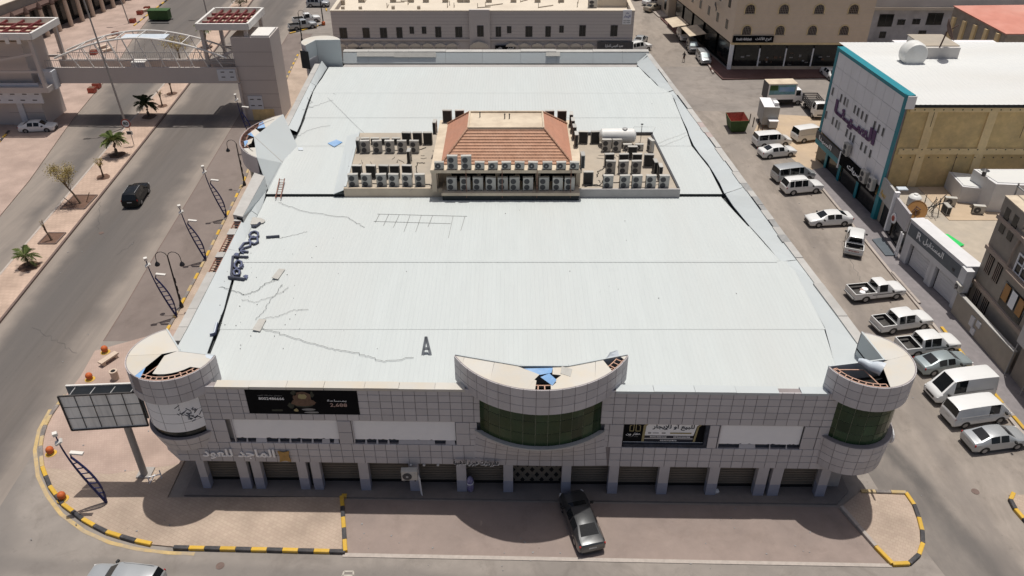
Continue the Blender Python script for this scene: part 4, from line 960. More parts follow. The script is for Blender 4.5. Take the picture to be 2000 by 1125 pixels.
# tower on the rear left corner
CRL = (-25.1, 104.9); zb = 11.95
capB, eB = tower(CRL, 2.5, 15, 230, zb, (-25.8, 105.4), False, None, None)
top_sheet(arcpts(CRL, 2.48, 15, 230, 20) + [(-25.8,105.4)], zb+.02, 'cream_panel', capB)
e_ = eB[1]
MB().sheet([(e_[0]-.9,e_[1]+.35,8.9),(e_[0]+.25,e_[1]-.15,8.9),(e_[0]+.25,e_[1]-.15,11.2),(e_[0]-.9,e_[1]+.35,11.2)], .1).build('louvre', 'gutter_shade_dark', capB)
for e in eB: MB().sheet([(e[0],e[1],7.9),(-25.8,105.4,7.9),(-25.8,105.4,9.5),(e[0],e[1],9.5)], .08).build('tower_back', 'flashing_white', capB)
MB().prism(arcpts(CRL, 2.3, 15, 230, 20) + [(-25.8,105.4)], 0, 10.0).build('tower_drum', 'tile_clad', capB)
MB().prism([(-26.2,99),(-23.5,99),(-22.6,108.4),(-25.2,108.4)], 0, 8.2).build('corner_wall', 'concrete_wall', mall)

# ================================================================== ROOFTOP PENTHOUSE
ph = thing('rooftop_penthouse', 'tan penthouse with red pantile hip roof in the middle of the white roof', 'building', (-0.5, 66.5, 8.6))
TZ = 9.4
MB().prism([(-15.7,66.95),(-6.5,66.95),(-6.5,80.4),(-16.5,80.4)], 8.4, TZ).build('terrace', 'terrace_tan', ph)
MB().prism([(6.2,66.75),(15.65,66.75),(15.0,79.8),(6.2,79.8)], 8.4, TZ).build('terrace', 'terrace_tan', ph)
for x0, x1, y, m in ((-15.7,-6.5,66.9,'tan_render'),(6.2,15.65,66.7,'concrete_wall')):
    MB().box(x0, x1, y, y+.22, 8.45, TZ+.14).build('terrace_fascia', m, ph)
MB().prism([(-15.7,67.2),(-15.5,67.2),(-16.3,80.4),(-16.5,80.4)], 9.0, TZ+.2).build('terrace_kerb', 'flashing_white', ph)
MB().prism([(15.45,67.0),(15.65,67.0),(15.0,79.8),(14.8,79.8)], 9.0, TZ+.15).build('terrace_kerb', 'metal_dark', ph)
MB().box(6.2,15.0,79.7,79.95,9.0,TZ+.3).build('terrace_kerb', 'metal_dark', ph)
MB().sheet([(-16.7,66.8,9.0),(-15.7,66.8,9.42),(-16.4,80.2,9.5),(-17.7,80.2,9.15)], .04).build('terrace_flashing', 'flashing_white', ph)
# front balcony and core
MB().box(-6.45,6.2,66.15,68.6,8.6,9.22).build('balcony_shade', 'gutter_shade_dark', ph)  # near-black box standing in for the shadow below the ledge
MB().box(-6.5,6.25,66.0,68.6,9.22,9.5).build('balcony_ledge', 'ledge_cream', ph)
MB().box(-6.9,6.0,68.5,78.0,9.3,11.35).build('core_wall', 'tan_render', ph)
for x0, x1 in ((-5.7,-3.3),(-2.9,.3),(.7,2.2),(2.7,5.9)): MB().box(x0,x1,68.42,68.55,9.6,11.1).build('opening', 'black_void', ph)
for x in (-7.3,-1.55,2.2,5.95): MB().box(x,x+.42,67.5,68.4,9.4,11.35).build('pier', 'tan_render', ph)
MB().box(-7.45,6.4,66.35,78.4,11.35,11.65).build('eaves_slab', 'ledge_cream', ph)
MB().box(-7.4,-6.95,66.5,67.1,9.4,11.35).build('pier', 'tan_render', ph)
for x in (-4.2,-.9,2.3,5.4): MB().tube([(x,66.3,11.7),(x,66.3,11.4),(x,66.25,9.8),(x,66.05,9.0)], .035, 6).build('down_pipe', 'frame_rust', ph)
# hip roof: courses of pantiles
E0 = [(-6.55,67.5),(5.6,67.5),(5.6,77.2),(-6.55,77.2)]; T0 = [(-4.1,70.6),(2.95,70.6),(2.95,74.6),(-4.1,74.6)]; ez, tz = 11.66, 13.95
def course_face(i, n, m, wave=.28):
    e0, e1, t0, t1 = E0[i], E0[(i+1) % 4], T0[i], T0[(i+1) % 4]
    for k in range(n):
        u0, u1 = k/n, (k+1)/n+.02
        a = lerp2(e0, t0, u0); b = lerp2(e1, t1, u0); c_ = lerp2(e1, t1, u1); d = lerp2(e0, t0, u1)
        z0 = ez+(tz-ez)*u0+.10; z1 = ez+(tz-ez)*u1+.005
        L = math.dist(a, b); nw = max(4, int(L/wave))*2; vs = []
        for j in range(nw+1):
            t = j/nw; h = .014*(j % 2); p = lerp2(a, b, t); q = lerp2(d, c_, t); vs += [(p[0],p[1],z0+h-.10),(p[0],p[1],z0+h),(q[0],q[1],z1+h)]
        fs = []
        for j in range(nw): fs += [(3*j,3*j+3,3*j+4,3*j+1),(3*j+1,3*j+4,3*j+5,3*j+2)]
        MB().add(vs, fs).build('tile_course', m, ph)
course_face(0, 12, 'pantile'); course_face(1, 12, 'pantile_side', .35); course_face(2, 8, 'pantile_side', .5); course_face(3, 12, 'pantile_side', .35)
MB().add([(*p, ez) for p in E0]+[(*p, tz-.05) for p in T0], [(0,1,5,4),(1,2,6,5),(2,3,7,6),(3,0,4,7)]).build('roof_deck', 'pantile_side', ph)
for i in range(4):
    hp = MB(); n = 13
    for k in range(n):
        p = lerp2(E0[i], T0[i], k/n); q = lerp2(E0[i], T0[i], (k+.95)/n); zz0 = ez+(tz-ez)*k/n; zz1 = ez+(tz-ez)*(k+.95)/n
        hp.tube([(p[0],p[1],zz0+.10),(q[0],q[1],zz1+.12)], [.12,.09], 7)
    hp.build('hip_tiles', 'pantile', ph)
MB().prism(T0, tz-.3, tz).build('flat_top', 'ledge_cream', ph)
for x0,x1,y0,y1 in ((-4.2,3.05,70.45,70.62),(-4.2,3.05,74.5,74.68),(-4.2,-4.05,70.62,74.5),(2.9,3.05,70.62,74.5)):
    MB().box(x0,x1,y0,y1,tz-.3,tz+.16).build('upstand', 'ledge_cream', ph)
for x,y in ((-3.1,73.4),(-.7,73.0),(-.25,73.0)): MB().lathe((x,y,tz), [(.05,0),(.05,.4),(.08,.42),(.08,.5)], 8).build('vent_pipe', 'metal_dark', ph)

# ---- air-conditioner outdoor units
def ac_proto(double):
    wd, dp, h = (.93,.34,1.32) if double else (.86,.33,.70)
    root = link('air_conditioner', None)
    q = MB(); b = .015
    q.box(-wd/2,wd/2,-dp/2,dp/2,.06,h).local('casing','ac_case',root)
    MB().box(-wd/2-.012,wd/2+.012,-dp/2-.012,dp/2+.012,h-.02,h+.02).local('lid','ac_case',root)
    for s in (-.3,.3): MB().box(s-.04,s+.04,-dp/2-.03,dp/2+.03,0,.06).local('foot','metal_dark',root)
    MB().box(-wd/2+.05,wd/2-.04,dp/2+.002,dp/2+.012,.10,h-.06).local('coil','ac_coil',root)
    MB().box(-wd/2-.010,-wd/2-.002,-dp/2+.05,dp/2-.02,.10,h-.06).local('side_coil','ac_coil',root)
    for zc in ((.36,.94) if double else (.36,)):
        f = MB().lathe((-.12,-dp/2-.004,zc), [(.255,0),(.255,.02),(.235,.022)], 20, 'Y').local('fan_guard','ac_fan',root)
        if not double: MB().lathe((-.12,-dp/2-.03,zc), [(.07,0),(.07,.012)], 10, 'Y').local('hub','ac_hub',f)
        else: MB().lathe((-.12,-dp/2-.03,zc), [(.05,0),(.05,.008)], 8, 'Y').local('hub','ac_fan',f)
    MB().box(wd/2-.20,wd/2-.06,-dp/2-.010,-dp/2-.003,h-.16,h-.10).local('badge','ac_hub',root)
    return root
AC2, AC1 = ac_proto(True), ac_proto(False); ac_used = [False, False]
def put_ac(double, p, rz_, label, group='air conditioners around the penthouse'):
    k = 0 if double else 1; pr = AC2 if double else AC1
    if not ac_used[k]: o = pr; ac_used[k] = True
    else: o = copy_tree(pr)
    o.location = p; o.rotation_euler.z = rz_ + R(random.uniform(-5,5)); return tag(o, label, 'air conditioner', group)
def ac_row(pxs, py, z, double, rz_, what, dy=0.17, n0=0):
    for i, px in enumerate(pxs):
        pyy = py[i] if isinstance(py, (list, tuple)) else py
        d = double[i] if isinstance(double, (list, tuple)) else double
        p = P(px, pyy, z); p.y += dy
        nm = (ORD[i] + ' ' if len(pxs) > 1 else '')
        put_ac(d, p, rz_, (nm + ('twin-fan' if d else 'single-fan') + ' air conditioner ' + ('from left ' if len(pxs) > 1 else '') + what))
PI = math.pi
ac_row([714,733,753,774,795,816,836], 283, TZ, [0,0,0,0,1,1,1], PI, 'in the left terrace rear row, seen from behind')
ac_row([714,738,762,786,810], 299.5, TZ, True, 0, 'in the left terrace second row')
ac_row([701], 296, TZ, True, PI/2, 'standing edge-on at the far left corner of the terrace')
ac_row([800], 318, TZ, True, PI/2, 'standing alone edge-on in the middle of the left terrace')
ac_row([699,726,751,772,796], 349, TZ, True, PI, 'in the left terrace third row, seen from behind')
ac_row([691,717,746,770,796,821], 366.5, TZ, True, 0, 'in the left terrace front row')
ac_row([883,909,934,959,982,1005,1031,1062,1089,1112], 372.5, 9.5, True, 0, 'in the lower row below the pantile roof')
ac_row([858,884,911,937,963,989,1015,1041,1069,1096,1122], 331.5, 11.65, [0,1,1,0,0,0,0,0,0,0,0], 0, 'on the ledge before the pantile roof')
ac_row([874,898], 240, 11.65, True, PI, 'behind the left end of the pantile roof')
ac_row([850], 262, 11.65, True, PI/2, 'edge-on at the left rear of the penthouse ledge')
ac_row([1073,1097], 241, 11.65, True, PI, 'behind the right end of the pantile roof')
for i, (px, py) in enumerate(((1115,245),(1118,257),(1121,270),(1125,285))):
    put_ac(True, P(px, py, 11.65), PI/2, ORD[i] + ' air conditioner from the rear, edge-on along the right penthouse ledge')
put_ac(True, P(1137,326,11.65), PI/2, 'edge-on air conditioner at the right front corner of the penthouse ledge')
ac_row([1139,1162], 281, TZ, True, PI, 'at the right terrace rear left, seen from behind')
ac_row([1184,1204], 297, TZ, True, 0, 'in front of the white tank')
ac_row([1225,1248], 295, TZ, False, 0, 'at the right end of the white tank')
ac_row([1234], 311, TZ, True, PI, 'with its back to the street behind the middle row')
ac_row([1270], 297, TZ, True, -PI/2+.3, 'turned edge-on at the rear right corner of the terrace')
ac_row([1189,1217,1243], 326, TZ, True, PI, 'of three seen from behind in the right terrace')
ac_row([1266], 327, TZ, True, PI, 'with a black back standing right of the middle row')
ac_row([1192,1217,1242], 340, TZ, True, 0, 'in the middle row of the right terrace')
put_ac(True, P(1278,338,TZ), PI/2, 'rear one of two edge-on air conditioners by the right terrace edge')
put_ac(True, P(1288,347,TZ), PI/2, 'front one of two edge-on air conditioners by the right terrace edge')
ac_row([1187,1219,1243,1270,1296], 369, TZ, True, 0, 'in the front row of the right terrace')
put_ac(True, P(1148,360,TZ), PI, 'air conditioner in the shaded doorway corner of the right terrace')
# pipes lying on the terraces
def wire(pts, z, r, m, name, label=None, cat=None, jit=.15, n=6, parent=None, group=None):
    path = []
    pts = [P(p[0], p[1], z(p) if callable(z) else z) for p in pts]
    for a, b in zip(pts, pts[1:]):
        for k in range(n):
            p = a.lerp(b, k/n); path.append(p + Vector((random.uniform(-jit,jit), random.uniform(-jit,jit), 0)))
    path.append(pts[-1]); o = MB().tube(path, r, 4).build(name, m, parent)
    if label: tag(o, label, cat, group)
    return o
for i, pts in enumerate((((845,362),(822,358),(812,330),(815,318),(830,318)),((1145,363),(1170,362),(1180,352),(1178,340)),((1140,365),(1165,360),(1185,366)),((700,358),(840,360)),((1180,357),(1290,354)),((1166,346),(1168,335),(1180,328)),((720,295),(815,293),(832,288)))):
    wire(pts, TZ+.05, .035, 'pipe_black', 'refrigerant_pipe', None, None, .08, 5, ph)
wire(((850,318),(1130,320)), 11.72, .03, 'frame_rust', 'refrigerant_pipe', None, None, .06, 30, ph)
for k in range(40):
    x0 = random.choice((random.uniform(-15,-8), random.uniform(8,14))); y0 = random.uniform(67,78); l = random.uniform(.4,1.3); t = random.uniform(0,6.3)
    MB().tube([(x0+l*u*math.cos(t)+random.uniform(-.1,.1), y0+l*u*math.sin(t)+random.uniform(-.1,.1), TZ+.04) for u in (0,.3,.6,1)], .02, 4).build('hose', 'pipe_black' if k % 2 else 'wire_grey', ph)

# ---- other things on the white roof
tk = thing('water_tank', 'long white horizontal water tank on the right terrace', 'tank', P(1206,290,TZ))
c0 = P(1206,288,TZ); L_ = 3.4
MB().lathe((c0.x-L_/2-.2, c0.y+.6, TZ+1.05), [(.2,0),(.55,.08),(.72,.25),(.75,.5),(.75,L_-.1),(.72,L_+.15),(.55,L_+.32),(.2,L_+.4)], 24, 'X').build('barrel','tank_white',tk,True)
for s in (-1,1): MB().box(c0.x+s*1.1-.12,c0.x+s*1.1+.12,c0.y+.1,c0.y+1.1,TZ,TZ+.5).build('cradle','metal_grey',tk)
MB().lathe((c0.x+.7,c0.y+.55,TZ+1.75),[(.28,0),(.28,.12),(.2,.16)],14).build('hatch','metal_grey',tk)
an = thing('rooftop_antenna', 'thin antenna mast with side wires behind the right terrace', 'antenna', P(1251,276,TZ))
b_ = P(1251,276,TZ); MB().tube([b_,(b_.x,b_.y,b_.z+1.9)],.03,5).build('mast','metal_dark',an); MB().obox((b_.x,b_.y,b_.z+1.9),.12,.05,.05).build('head','metal_dark',an)
MB().tube([(b_.x,b_.y,b_.z+1.6),(b_.x-.8,b_.y,b_.z+1.6),(b_.x-1.0,b_.y,b_.z+1.2)],.018,4).build('stay','metal_grey',an); MB().tube([(b_.x,b_.y,b_.z+1.6),(b_.x+1.4,b_.y,b_.z+1.6),(b_.x+1.0,b_.y,b_.z+.4)],.018,4).build('stay','metal_grey',an)
# ladder
a_, b_ = P(543,387,rz(66.5)+.1), P(550,349,rz(70)+.1)
ld = thing('ladder', 'grey metal ladder lying on the roof near the side bay', 'ladder', a_)
w_ = Vector((.24,0,0)); a2, b2_ = P(543,387,8.95), P(551,349,9.25)
for s in (-1,1): MB().beam(a2+w_*s, b2_+w_*s, .035, .05).build('rail','frame_rust',ld)
for k in range(8):
    p = a2.lerp(b2_, (k+.5)/8); MB().beam(p-w_, p+w_, .02).build('rung','frame_rust',ld)
def roof_sheet(pts, m, label, zo=.07, t=.03, cat='metal sheet', lift=0.0):
    q = [];
    for p in pts:
        y = P(p[0],p[1],9).y; q.append(P(p[0],p[1],rz(y)+zo))
    q[0].z += lift
    return tag(MB().sheet(q, t).build('loose_sheet', m), label, cat)
roof_sheet([(531,545),(545,525),(557,526),(543,546)], 'sheet_grey', 'small grey metal sheet lying on the roof by the fallen sign letters', lift=.1)
roof_sheet([(493,646),(506,623),(520,624),(508,648)], 'sheet_grey', 'small grey metal sheet lying nearest the front left tower', lift=.08)
roof_sheet([(640,280),(657,273),(669,278),(653,287)], 'blue_film', 'blue film panel lying on the roof left of the penthouse', cat='panel')
roof_sheet([(582,288),(583,293),(592,293),(591,288)], 'blue_foil', 'small pale blue scrap beside the side bay', cat='panel')
el = [(478+22*math.cos(t*.6), 431+7*math.sin(t*.6)) for t in range(11)]
tag(MB().sheet([P(x+18,y,9.1) for x, y in reversed(el)], .03).build('loose_sheet','sheet_grey'), 'oval grey sheet lying beside the raised parapet box', 'metal sheet')
# the letter A standing on the roof
la = thing('sign_letter', 'large grey letter A standing on the roof near the front', 'sign letter', P(833,694,9.05))
pA = P(833,694,9.05)
def apt(x, z): return Vector((pA.x+x, pA.y+z*.35, pA.z+z*.9))
for q in ([(-.36,0),(-.18,0),(.08,1.35),(-.1,1.35)], [(.18,0),(.36,0),(.08,1.35),(-.1,1.35)], [(-.22,.38),(.22,.38),(.18,.56),(-.17,.56)]):
    MB().sheet([apt(*p) for p in q], .14).build('stroke', 'letter_grey', la)
# fallen channel letters
def letter(pxs, label, m='letter_side', closed=True, wdt=.085, face=None, z=None):
    pts = [];
    for p in pxs:
        y = P(p[0],p[1],9.2).y; pts.append(P(p[0],p[1],rz(y)+.12))
    o = thing('fallen_letter', label, 'sign letter', pts[0]); pp = pts + ([pts[0]] if closed else [])
    mb = MB(); fc = MB()
    for a, b in zip(pp, pp[1:]):
        mb.beam(a, b, wdt, .12); fc.beam(a+Vector((0,0,.125)), b+Vector((0,0,.125)), wdt*.62, .012)
    mb.build('channel', m, o); fc.build('face', face or 'letter_blue', o)
    return o
letter([(487,461),(491,455),(498,453),(504,456),(505,462),(500,466),(493,466)], 'dark round letter at the far end of the fallen sign')
letter([(487,470),(494,463),(503,466),(504,474),(497,478),(489,474)], 'dark ring-shaped letter second from the far end of the fallen sign')
letter([(468,488),(477,476),(490,474),(489,482),(476,486),(470,492),(485,493)], 'dark bent letter in the middle of the fallen sign', closed=False)
letter([(458,545),(452,538),(455,502),(485,503)], 'long dark L-shaped channel letter in the fallen sign', closed=False, face='letter_side')
letter([(458,518),(464,510),(472,513),(473,521),(466,526),(459,524)], 'dark blue round letter beside the long channel in the fallen sign')
letter([(456,532),(462,527),(469,531),(467,538),(459,539)], 'small dark round letter near the front of the fallen sign')
letter([(446,542),(478,546)], 'short dark straight bar at the front end of the fallen sign', closed=False, face='letter_side')
letter([(520,464),(546,462)], 'short dark bar lying apart on the white roof', closed=False, face='letter_side')
letter([(492,442),(498,444),(504,440),(508,436)], 'small dark crumpled bar beside the oval sheet', closed=False, face='letter_side')
letter([(410,654),(419,652),(424,632)], 'lilac J-shaped letter lying by the left gutter', 'letter_blue', False, .07, 'blue_foil')
for i, (px, py) in enumerate(((474,492),(472,520),(480,541),(462,498))):
    roof_sheet([(px-5,py+3),(px-1,py-4),(px+5,py-3),(px+2,py+4)], 'letter_blue', ['crumpled blue scrap beside the bent letter','crumpled blue scrap beside the round letter','torn blue scrap at the front bar of the fallen sign','small blue scrap above the long channel letter'][i], zo=.12, lift=.2, cat='scrap')
# thin frame marked out on the roof
fm = thing('wire_frame', 'thin dark rectangular wire grid lying on the roof before the penthouse', 'frame', P(820,440,9))
for a, b in (((737,416),(912,421)),((730,432),(880,437)),((741,416),(733,434)),((759,417),(749,441)),((780,417),(768,446)),((801,418),(789,455)),((823,418),(812,455)),((845,419),(836,444)),((885,420),(876,468)),((908,421),(900,452))):
    mb = MB(); A = P(*a,9); B = P(*b,9)
    mb.beam((A.x,A.y,rz(A.y)+.05),(B.x,B.y,rz(B.y)+.05),.011).build('wire','wire_grey',fm)
# cables straggling over the roof
CAB = [(((545,395),(590,412),(680,425),(712,444)),'loose black cable running from the ladder foot across the roof'),
 (((415,560),(440,562),(480,575),(500,568),(520,552),(545,545)),'tangled cable by the front end of the fallen sign'),
 (((470,585),(500,590),(552,570),(562,560)),'thin cable curling left of the small grey sheets'),
 (((500,625),(520,600),(548,560),(552,556)),'cable running between the two small grey sheets'),
 (((510,640),(560,655),(640,680),(700,690),(745,705),(808,698)),'long black cable sweeping towards the letter A'),
 (((510,622),(540,618),(575,605),(603,604)),'short cable right of the nearest grey sheet'),
 (((640,190),(700,250),(735,280)),'fine straight wire running to the left terrace'),
 (((595,175),(620,182),(640,178),(655,184)),'tangle of wire near the rear left tower'),
 (((590,215),(620,205),(650,195)),'loose wire along the left rear flashing'),
 (((575,270),(600,255),(625,248),(645,245)),'loose wire right of the side bay'),
 (((1248,287),(1290,278),(1340,258)),'pair of pale hoses curving to the right flashing'),
 (((1250,289),(1300,283),(1345,263)),'second pale hose curving to the right flashing'),
 (((600,190),(610,200),(598,205),(612,210)),'small wire knot beside the left rear gutter'),
 (((545,465),(570,460),(600,452)),'cable tail beside the short dark bar')]
for i, (pts, lab) in enumerate(CAB):
    wire(pts, lambda p: rz(P(p[0],p[1],9).y)+.09, .017 if i in (0,1,4) else .012, ('pipe_black' if i in (1,) else 'wire_grey') if i not in (10,11) else 'sheet_grey', 'roof_cable', lab, 'cable', .10 if i != 6 else .02, 9)
bits = MB()
for k in range(70):
    if random.random() < .6: px, py = random.uniform(430,620), random.uniform(440,690)
    else: px, py = random.uniform(620,1450), random.uniform(190,720)
    p = P(px, py, 9.0); zz = rz(p.y)+.06; s = random.uniform(.01,.035)
    if 64 < p.y < 80 and -17 < p.x < 16: continue
    bits.obox((p.x,p.y,zz), s, s*.8, .02, random.uniform(0,3))
tag(bits.build('roof_debris','wire_grey'), 'scattered small dark debris and screws over the white roof', 'debris', None, 'stuff')
# print marks on the left terrace flashing
for i, (px, py) in enumerate(((682,300),(678,322),(676,330))): pass

# ---- forecourt things
wa = put_ac(False, P(802,928,2.0)+Vector((0,-.35,0)), 0, 'air conditioner bracketed to a column under the front walkway', None); wa.scale = (1.25,1.2,1.25)
if 'group' in wa: del wa['group']
bo = thing('leaning_board', 'pale board leaning against the column below the bracketed air conditioner', 'board', P(820,962,.16))
q = P(822,962,.16); MB().sheet([(q.x,q.y-.1,.17),(q.x+.12,q.y-.3,.17),(q.x+.02,q.y-.15,1.75),(q.x-.14,q.y+.1,1.9)],.04).build('panel','board_white',bo)
bd = P(919,958,.16); bu = thing('wrapped_bundle', 'purple wrapped bundle standing upright by a walkway column', 'bundle', bd)
MB().lathe((bd.x,bd.y,.16),[(.16,0),(.24,.15),(.26,.5),(.22,.8),(.25,1.05),(.17,1.3),(.05,1.4)],10).build('bundle_body','bundle_purple',bu,True)
MB().lathe((bd.x,bd.y,.95),[(.262,0),(.262,.05)],10).build('tie','board_white',bu)
pb = P(1397,962,.16); pk = MB().obox((pb.x,pb.y,.28),.22,.12,.10,.3,.2,.1); tag(pk.build('plastic_bag','board_white'),'crumpled white plastic bag at the foot of a walkway column','bag')

# ---- billboard
bb = thing('billboard', 'large weathered blank billboard on a single grey pole', 'billboard', (-26.35, 39.95, .1))
MB().tube([(-26.35,40.12,.1),(-26.35,40.12,5.2)], .24, 12).build('pole','pole_grey',bb,True)
MB().box(-26.85,-25.85,39.8,40.8,.1,.22).build('base_plate','pole_grey',bb)
fx0, fx1 = -29.9, -24.65
def bbz(x): return .07*(x-fx0)
MB().add([(fx0,39.75,4.95),(fx1,39.75,5.3),(fx1,39.75,8.2),(fx0,39.75,7.95)],[(0,1,2,3)])
face = MB().sheet([(fx0,39.7,4.95),(fx1,39.8,5.3),(fx1,39.8,8.22),(fx0,39.7,7.95)],.06).build('face','billboard_face',bb)
for a,b in (((fx0,39.66,4.92),(fx1,39.76,5.27)),((fx0,39.66,7.97),(fx1,39.76,8.24)),((fx0,39.66,4.92),(fx0,39.66,7.97)),((fx1,39.76,5.27),(fx1,39.76,8.24))): MB().beam(a,b,.045,.045).build('frame','billboard_frame',bb)
for k in range(1,5):
    x = fx0+(fx1-fx0)*k/5; MB().box(x-.012,x+.012,39.64+.02*k,39.70+.02*k,5.05+bbz(x),7.9+bbz(x)*.7).build('panel_seam','billboard_frame',bb)
for k in range(1,3):
    MB().beam((fx0,39.68,4.95+1.0*k),(fx1,39.78,5.3+.97*k),.012,.012).build('panel_seam','billboard_frame',bb)
MB().sheet([(fx1-.2,40.5,5.3),(fx0+.2,40.5,5.0),(fx0+.2,40.5,8.12),(fx1-.2,40.5,8.35)],.06).build('rear_face','shop_slate',bb)
for k in range(4):
    x = fx0+.7+(fx1-fx0-1.2)*k/3; MB().beam((x,39.85,7.9+bbz(x)*.7),(x+.15,40.45,8.05+bbz(x)*.5),.03).build('strut','metal_grey',bb)
MB().beam((fx0+.2,40.5,8.15),(fx1-.2,40.5,8.38),.06).build('rear_rail','bridge_white',bb)
MB().beam((-26.35,39.85,5.15),(-26.35,40.5,5.2),.12).build('cross_arm','pole_grey',bb)
tb = P(305,940,.1); cp = MB()
cp.beam((tb.x-.5,tb.y,.5),(tb.x+.3,tb.y+.3,.5),.03).beam((tb.x-.5,tb.y,.1),(tb.x-.5,tb.y,.5),.03).beam((tb.x+.3,tb.y+.3,.1),(tb.x+.3,tb.y+.3,.9),.03).beam((tb.x-.4,tb.y-.2,.1),(tb.x-.1,tb.y+.3,.5),.03)
tag(cp.build('folding_trestle','board_white'),'small white folding trestle standing at the billboard pole','trestle')

# ---- ball bollards, bench, bin
for i, (px, py, lab) in enumerate(((206,688,'orange ball bollard farthest along, beside the stone bench'),(176,741,'orange ball bollard left of the round litter bin'),(100,886,'orange ball bollard on the curve left of the billboard'),(123,975,'orange ball bollard nearest, by the foot of the blue lamp'))):
    p = P(px, py, .1); o = thing('ball_bollard', lab, 'bollard', p, 0, 'orange ball bollards')
    MB().lathe(p, [(.40,0),(.40,.03),(.26,.05),(.24,.14)], 20).build('base','kerb_yellow',o,True)
    MB().lathe((p.x,p.y,p.z+.2), [(.20,-.06),(.22,0),(.27,.1),(.28,.2),(.26,.31),(.19,.41),(.08,.46),(.01,.47)], 20).build('ball','bollard_orange',o,True)
p = P(214,706,.1); o = thing('stone_bench','pale stone bench between two orange ball bollards','bench',p)
t_ = R(62)
MB().obox((p.x,p.y,.50),.85,.26,.07,t_).build('seat','bench_stone',o); 
for s in (-.6,.6): MB().obox((p.x+s*math.cos(t_),p.y+s*math.sin(t_),.26),.12,.22,.17,t_).build('leg','bench_stone',o)
p = P(226,740,.1); o = thing('litter_bin','round tan litter bin on the front left pavement','bin',p)
MB().lathe(p,[(.30,0),(.30,.75),(.33,.78),(.33,.86),(.2,.86),(.18,.7)],14).build('barrel','bench_stone',o,True)
MB().lathe((p.x,p.y,.93),[(.18,0),(.18,.01)],12).build('opening','black_void',o)

# ---- curved blue lamp posts and gooseneck lamps
def blue_lamp(base, h, lean, label, wdt=.10):
    """curved lattice post leaning to the left, two white lamp heads"""
    o = thing('curved_lamp_post', label, 'street lamp', base, 0, 'curved blue lamp posts'); n = 12; a = []; b = []
    for k in range(n+1):
        t = k/n; x = base.x - lean*math.sin(t*1.35)/math.sin(1.35); z = base.z + h*t
        a.append(Vector((x, base.y, z)))
    for k in range(n-2):
        t = k/(n-3); x = base.x + .26*math.sin(t*2.8) - lean*.80*t*t; z = base.z + h*.78*t; b.append(Vector((x, base.y, z)))
    MB().tube(a, [wdt*(1-.5*k/n) for k in range(n+1)], 6).build('mast','pole_blue',o,True)
    MB().tube(b, [wdt*.8]*len(b), 6).build('second_mast','pole_blue',o,True)
    for k in range(1, len(b)-1): MB().beam(a[k], b[k], .03).build('rung','pole_blue',o)
    tp = a[-1]; MB().obox(tp+Vector((0,0,.15)), .24,.17,.07, .3, .2, -.5).build('lamp_head','lamp_white',o)
    MB().obox(tp+Vector((-.1,.1,.75)), .14,.12,.14, .5,.2).build('camera_box','lamp_white',o); MB().beam(tp, tp+Vector((-.1,.1,.6)), .04).build('stem','pole_blue',o)
    q = tp+Vector((.95,-.1,-.75)); MB().obox(q, .42,.13,.06, 0, 0, .12).build('lamp_head','lamp_white',o); MB().beam(b[-1], q-Vector((.4,0,0)), .035).build('arm','pole_blue',o)
    return o
blue_lamp(P(208,981,.1), 5.6, 1.5, 'curved dark blue lamp post on the front pavement before the billboard')
for (px, py, lab, h) in ((345,618,'curved blue lamp post beside the double gooseneck lamp, nearest on the side pavement',5.4),(402,508,'curved blue lamp post by the missing parapet cladding',5.4),(442,425,'curved blue lamp post by the raised parapet box',5.4),(539,220,'curved blue lamp post in front of the right bridge tower',5.4),(500,292,'curved blue lamp post mostly hidden behind the side bay',6.6)):
    blue_lamp(P(px,py,.12), h, 1.25, lab)
def gooseneck(base, h, arms, label):
    o = thing('gooseneck_lamp', label, 'street lamp', base, 0, 'black gooseneck lamps')
    MB().tube([base, base+Vector((0,0,h))], [.09,.06], 8).build('post','pole_black',o,True)
    MB().lathe(base, [(.2,0),(.2,.2),(.12,.5),(.1,.6)], 10).build('foot','pole_black',o,True)
    for s in arms:
        pts = [base+Vector((0,0,h-.4))] + [base+Vector((s*.55*(1-math.cos(t)), 0, h-.1+.55*math.sin(t))) for t in (.2,.8,1.4,2.0,2.6,3.1)] + [base+Vector((s*1.12,0,h-.6))]
        MB().tube(pts, .035, 6).build('arm','pole_black',o,True)
        MB().lathe(base+Vector((s*1.12,0,h-1.0)), [(.04,-.05),(.2,0),(.24,.1),(.16,.28),(.05,.42)], 10).build('lantern','pole_black',o,True)
    for k in range(3): MB().obox(base+Vector((.08,0,1.2+k*.9)), .05,.03,.28).build('ornament','pole_black',o)
    return o
gooseneck(P(355,600,.12), 5.6, (-1,1), 'black gooseneck lamp with two lanterns over the left parking strip')
gooseneck(P(478,362,.12), 5.4, (-1,), 'black gooseneck lamp with one lantern beside the side bay')
gooseneck(P(590,80,.12), 5.0, (1,), 'black gooseneck lamp beyond the rear left tower')

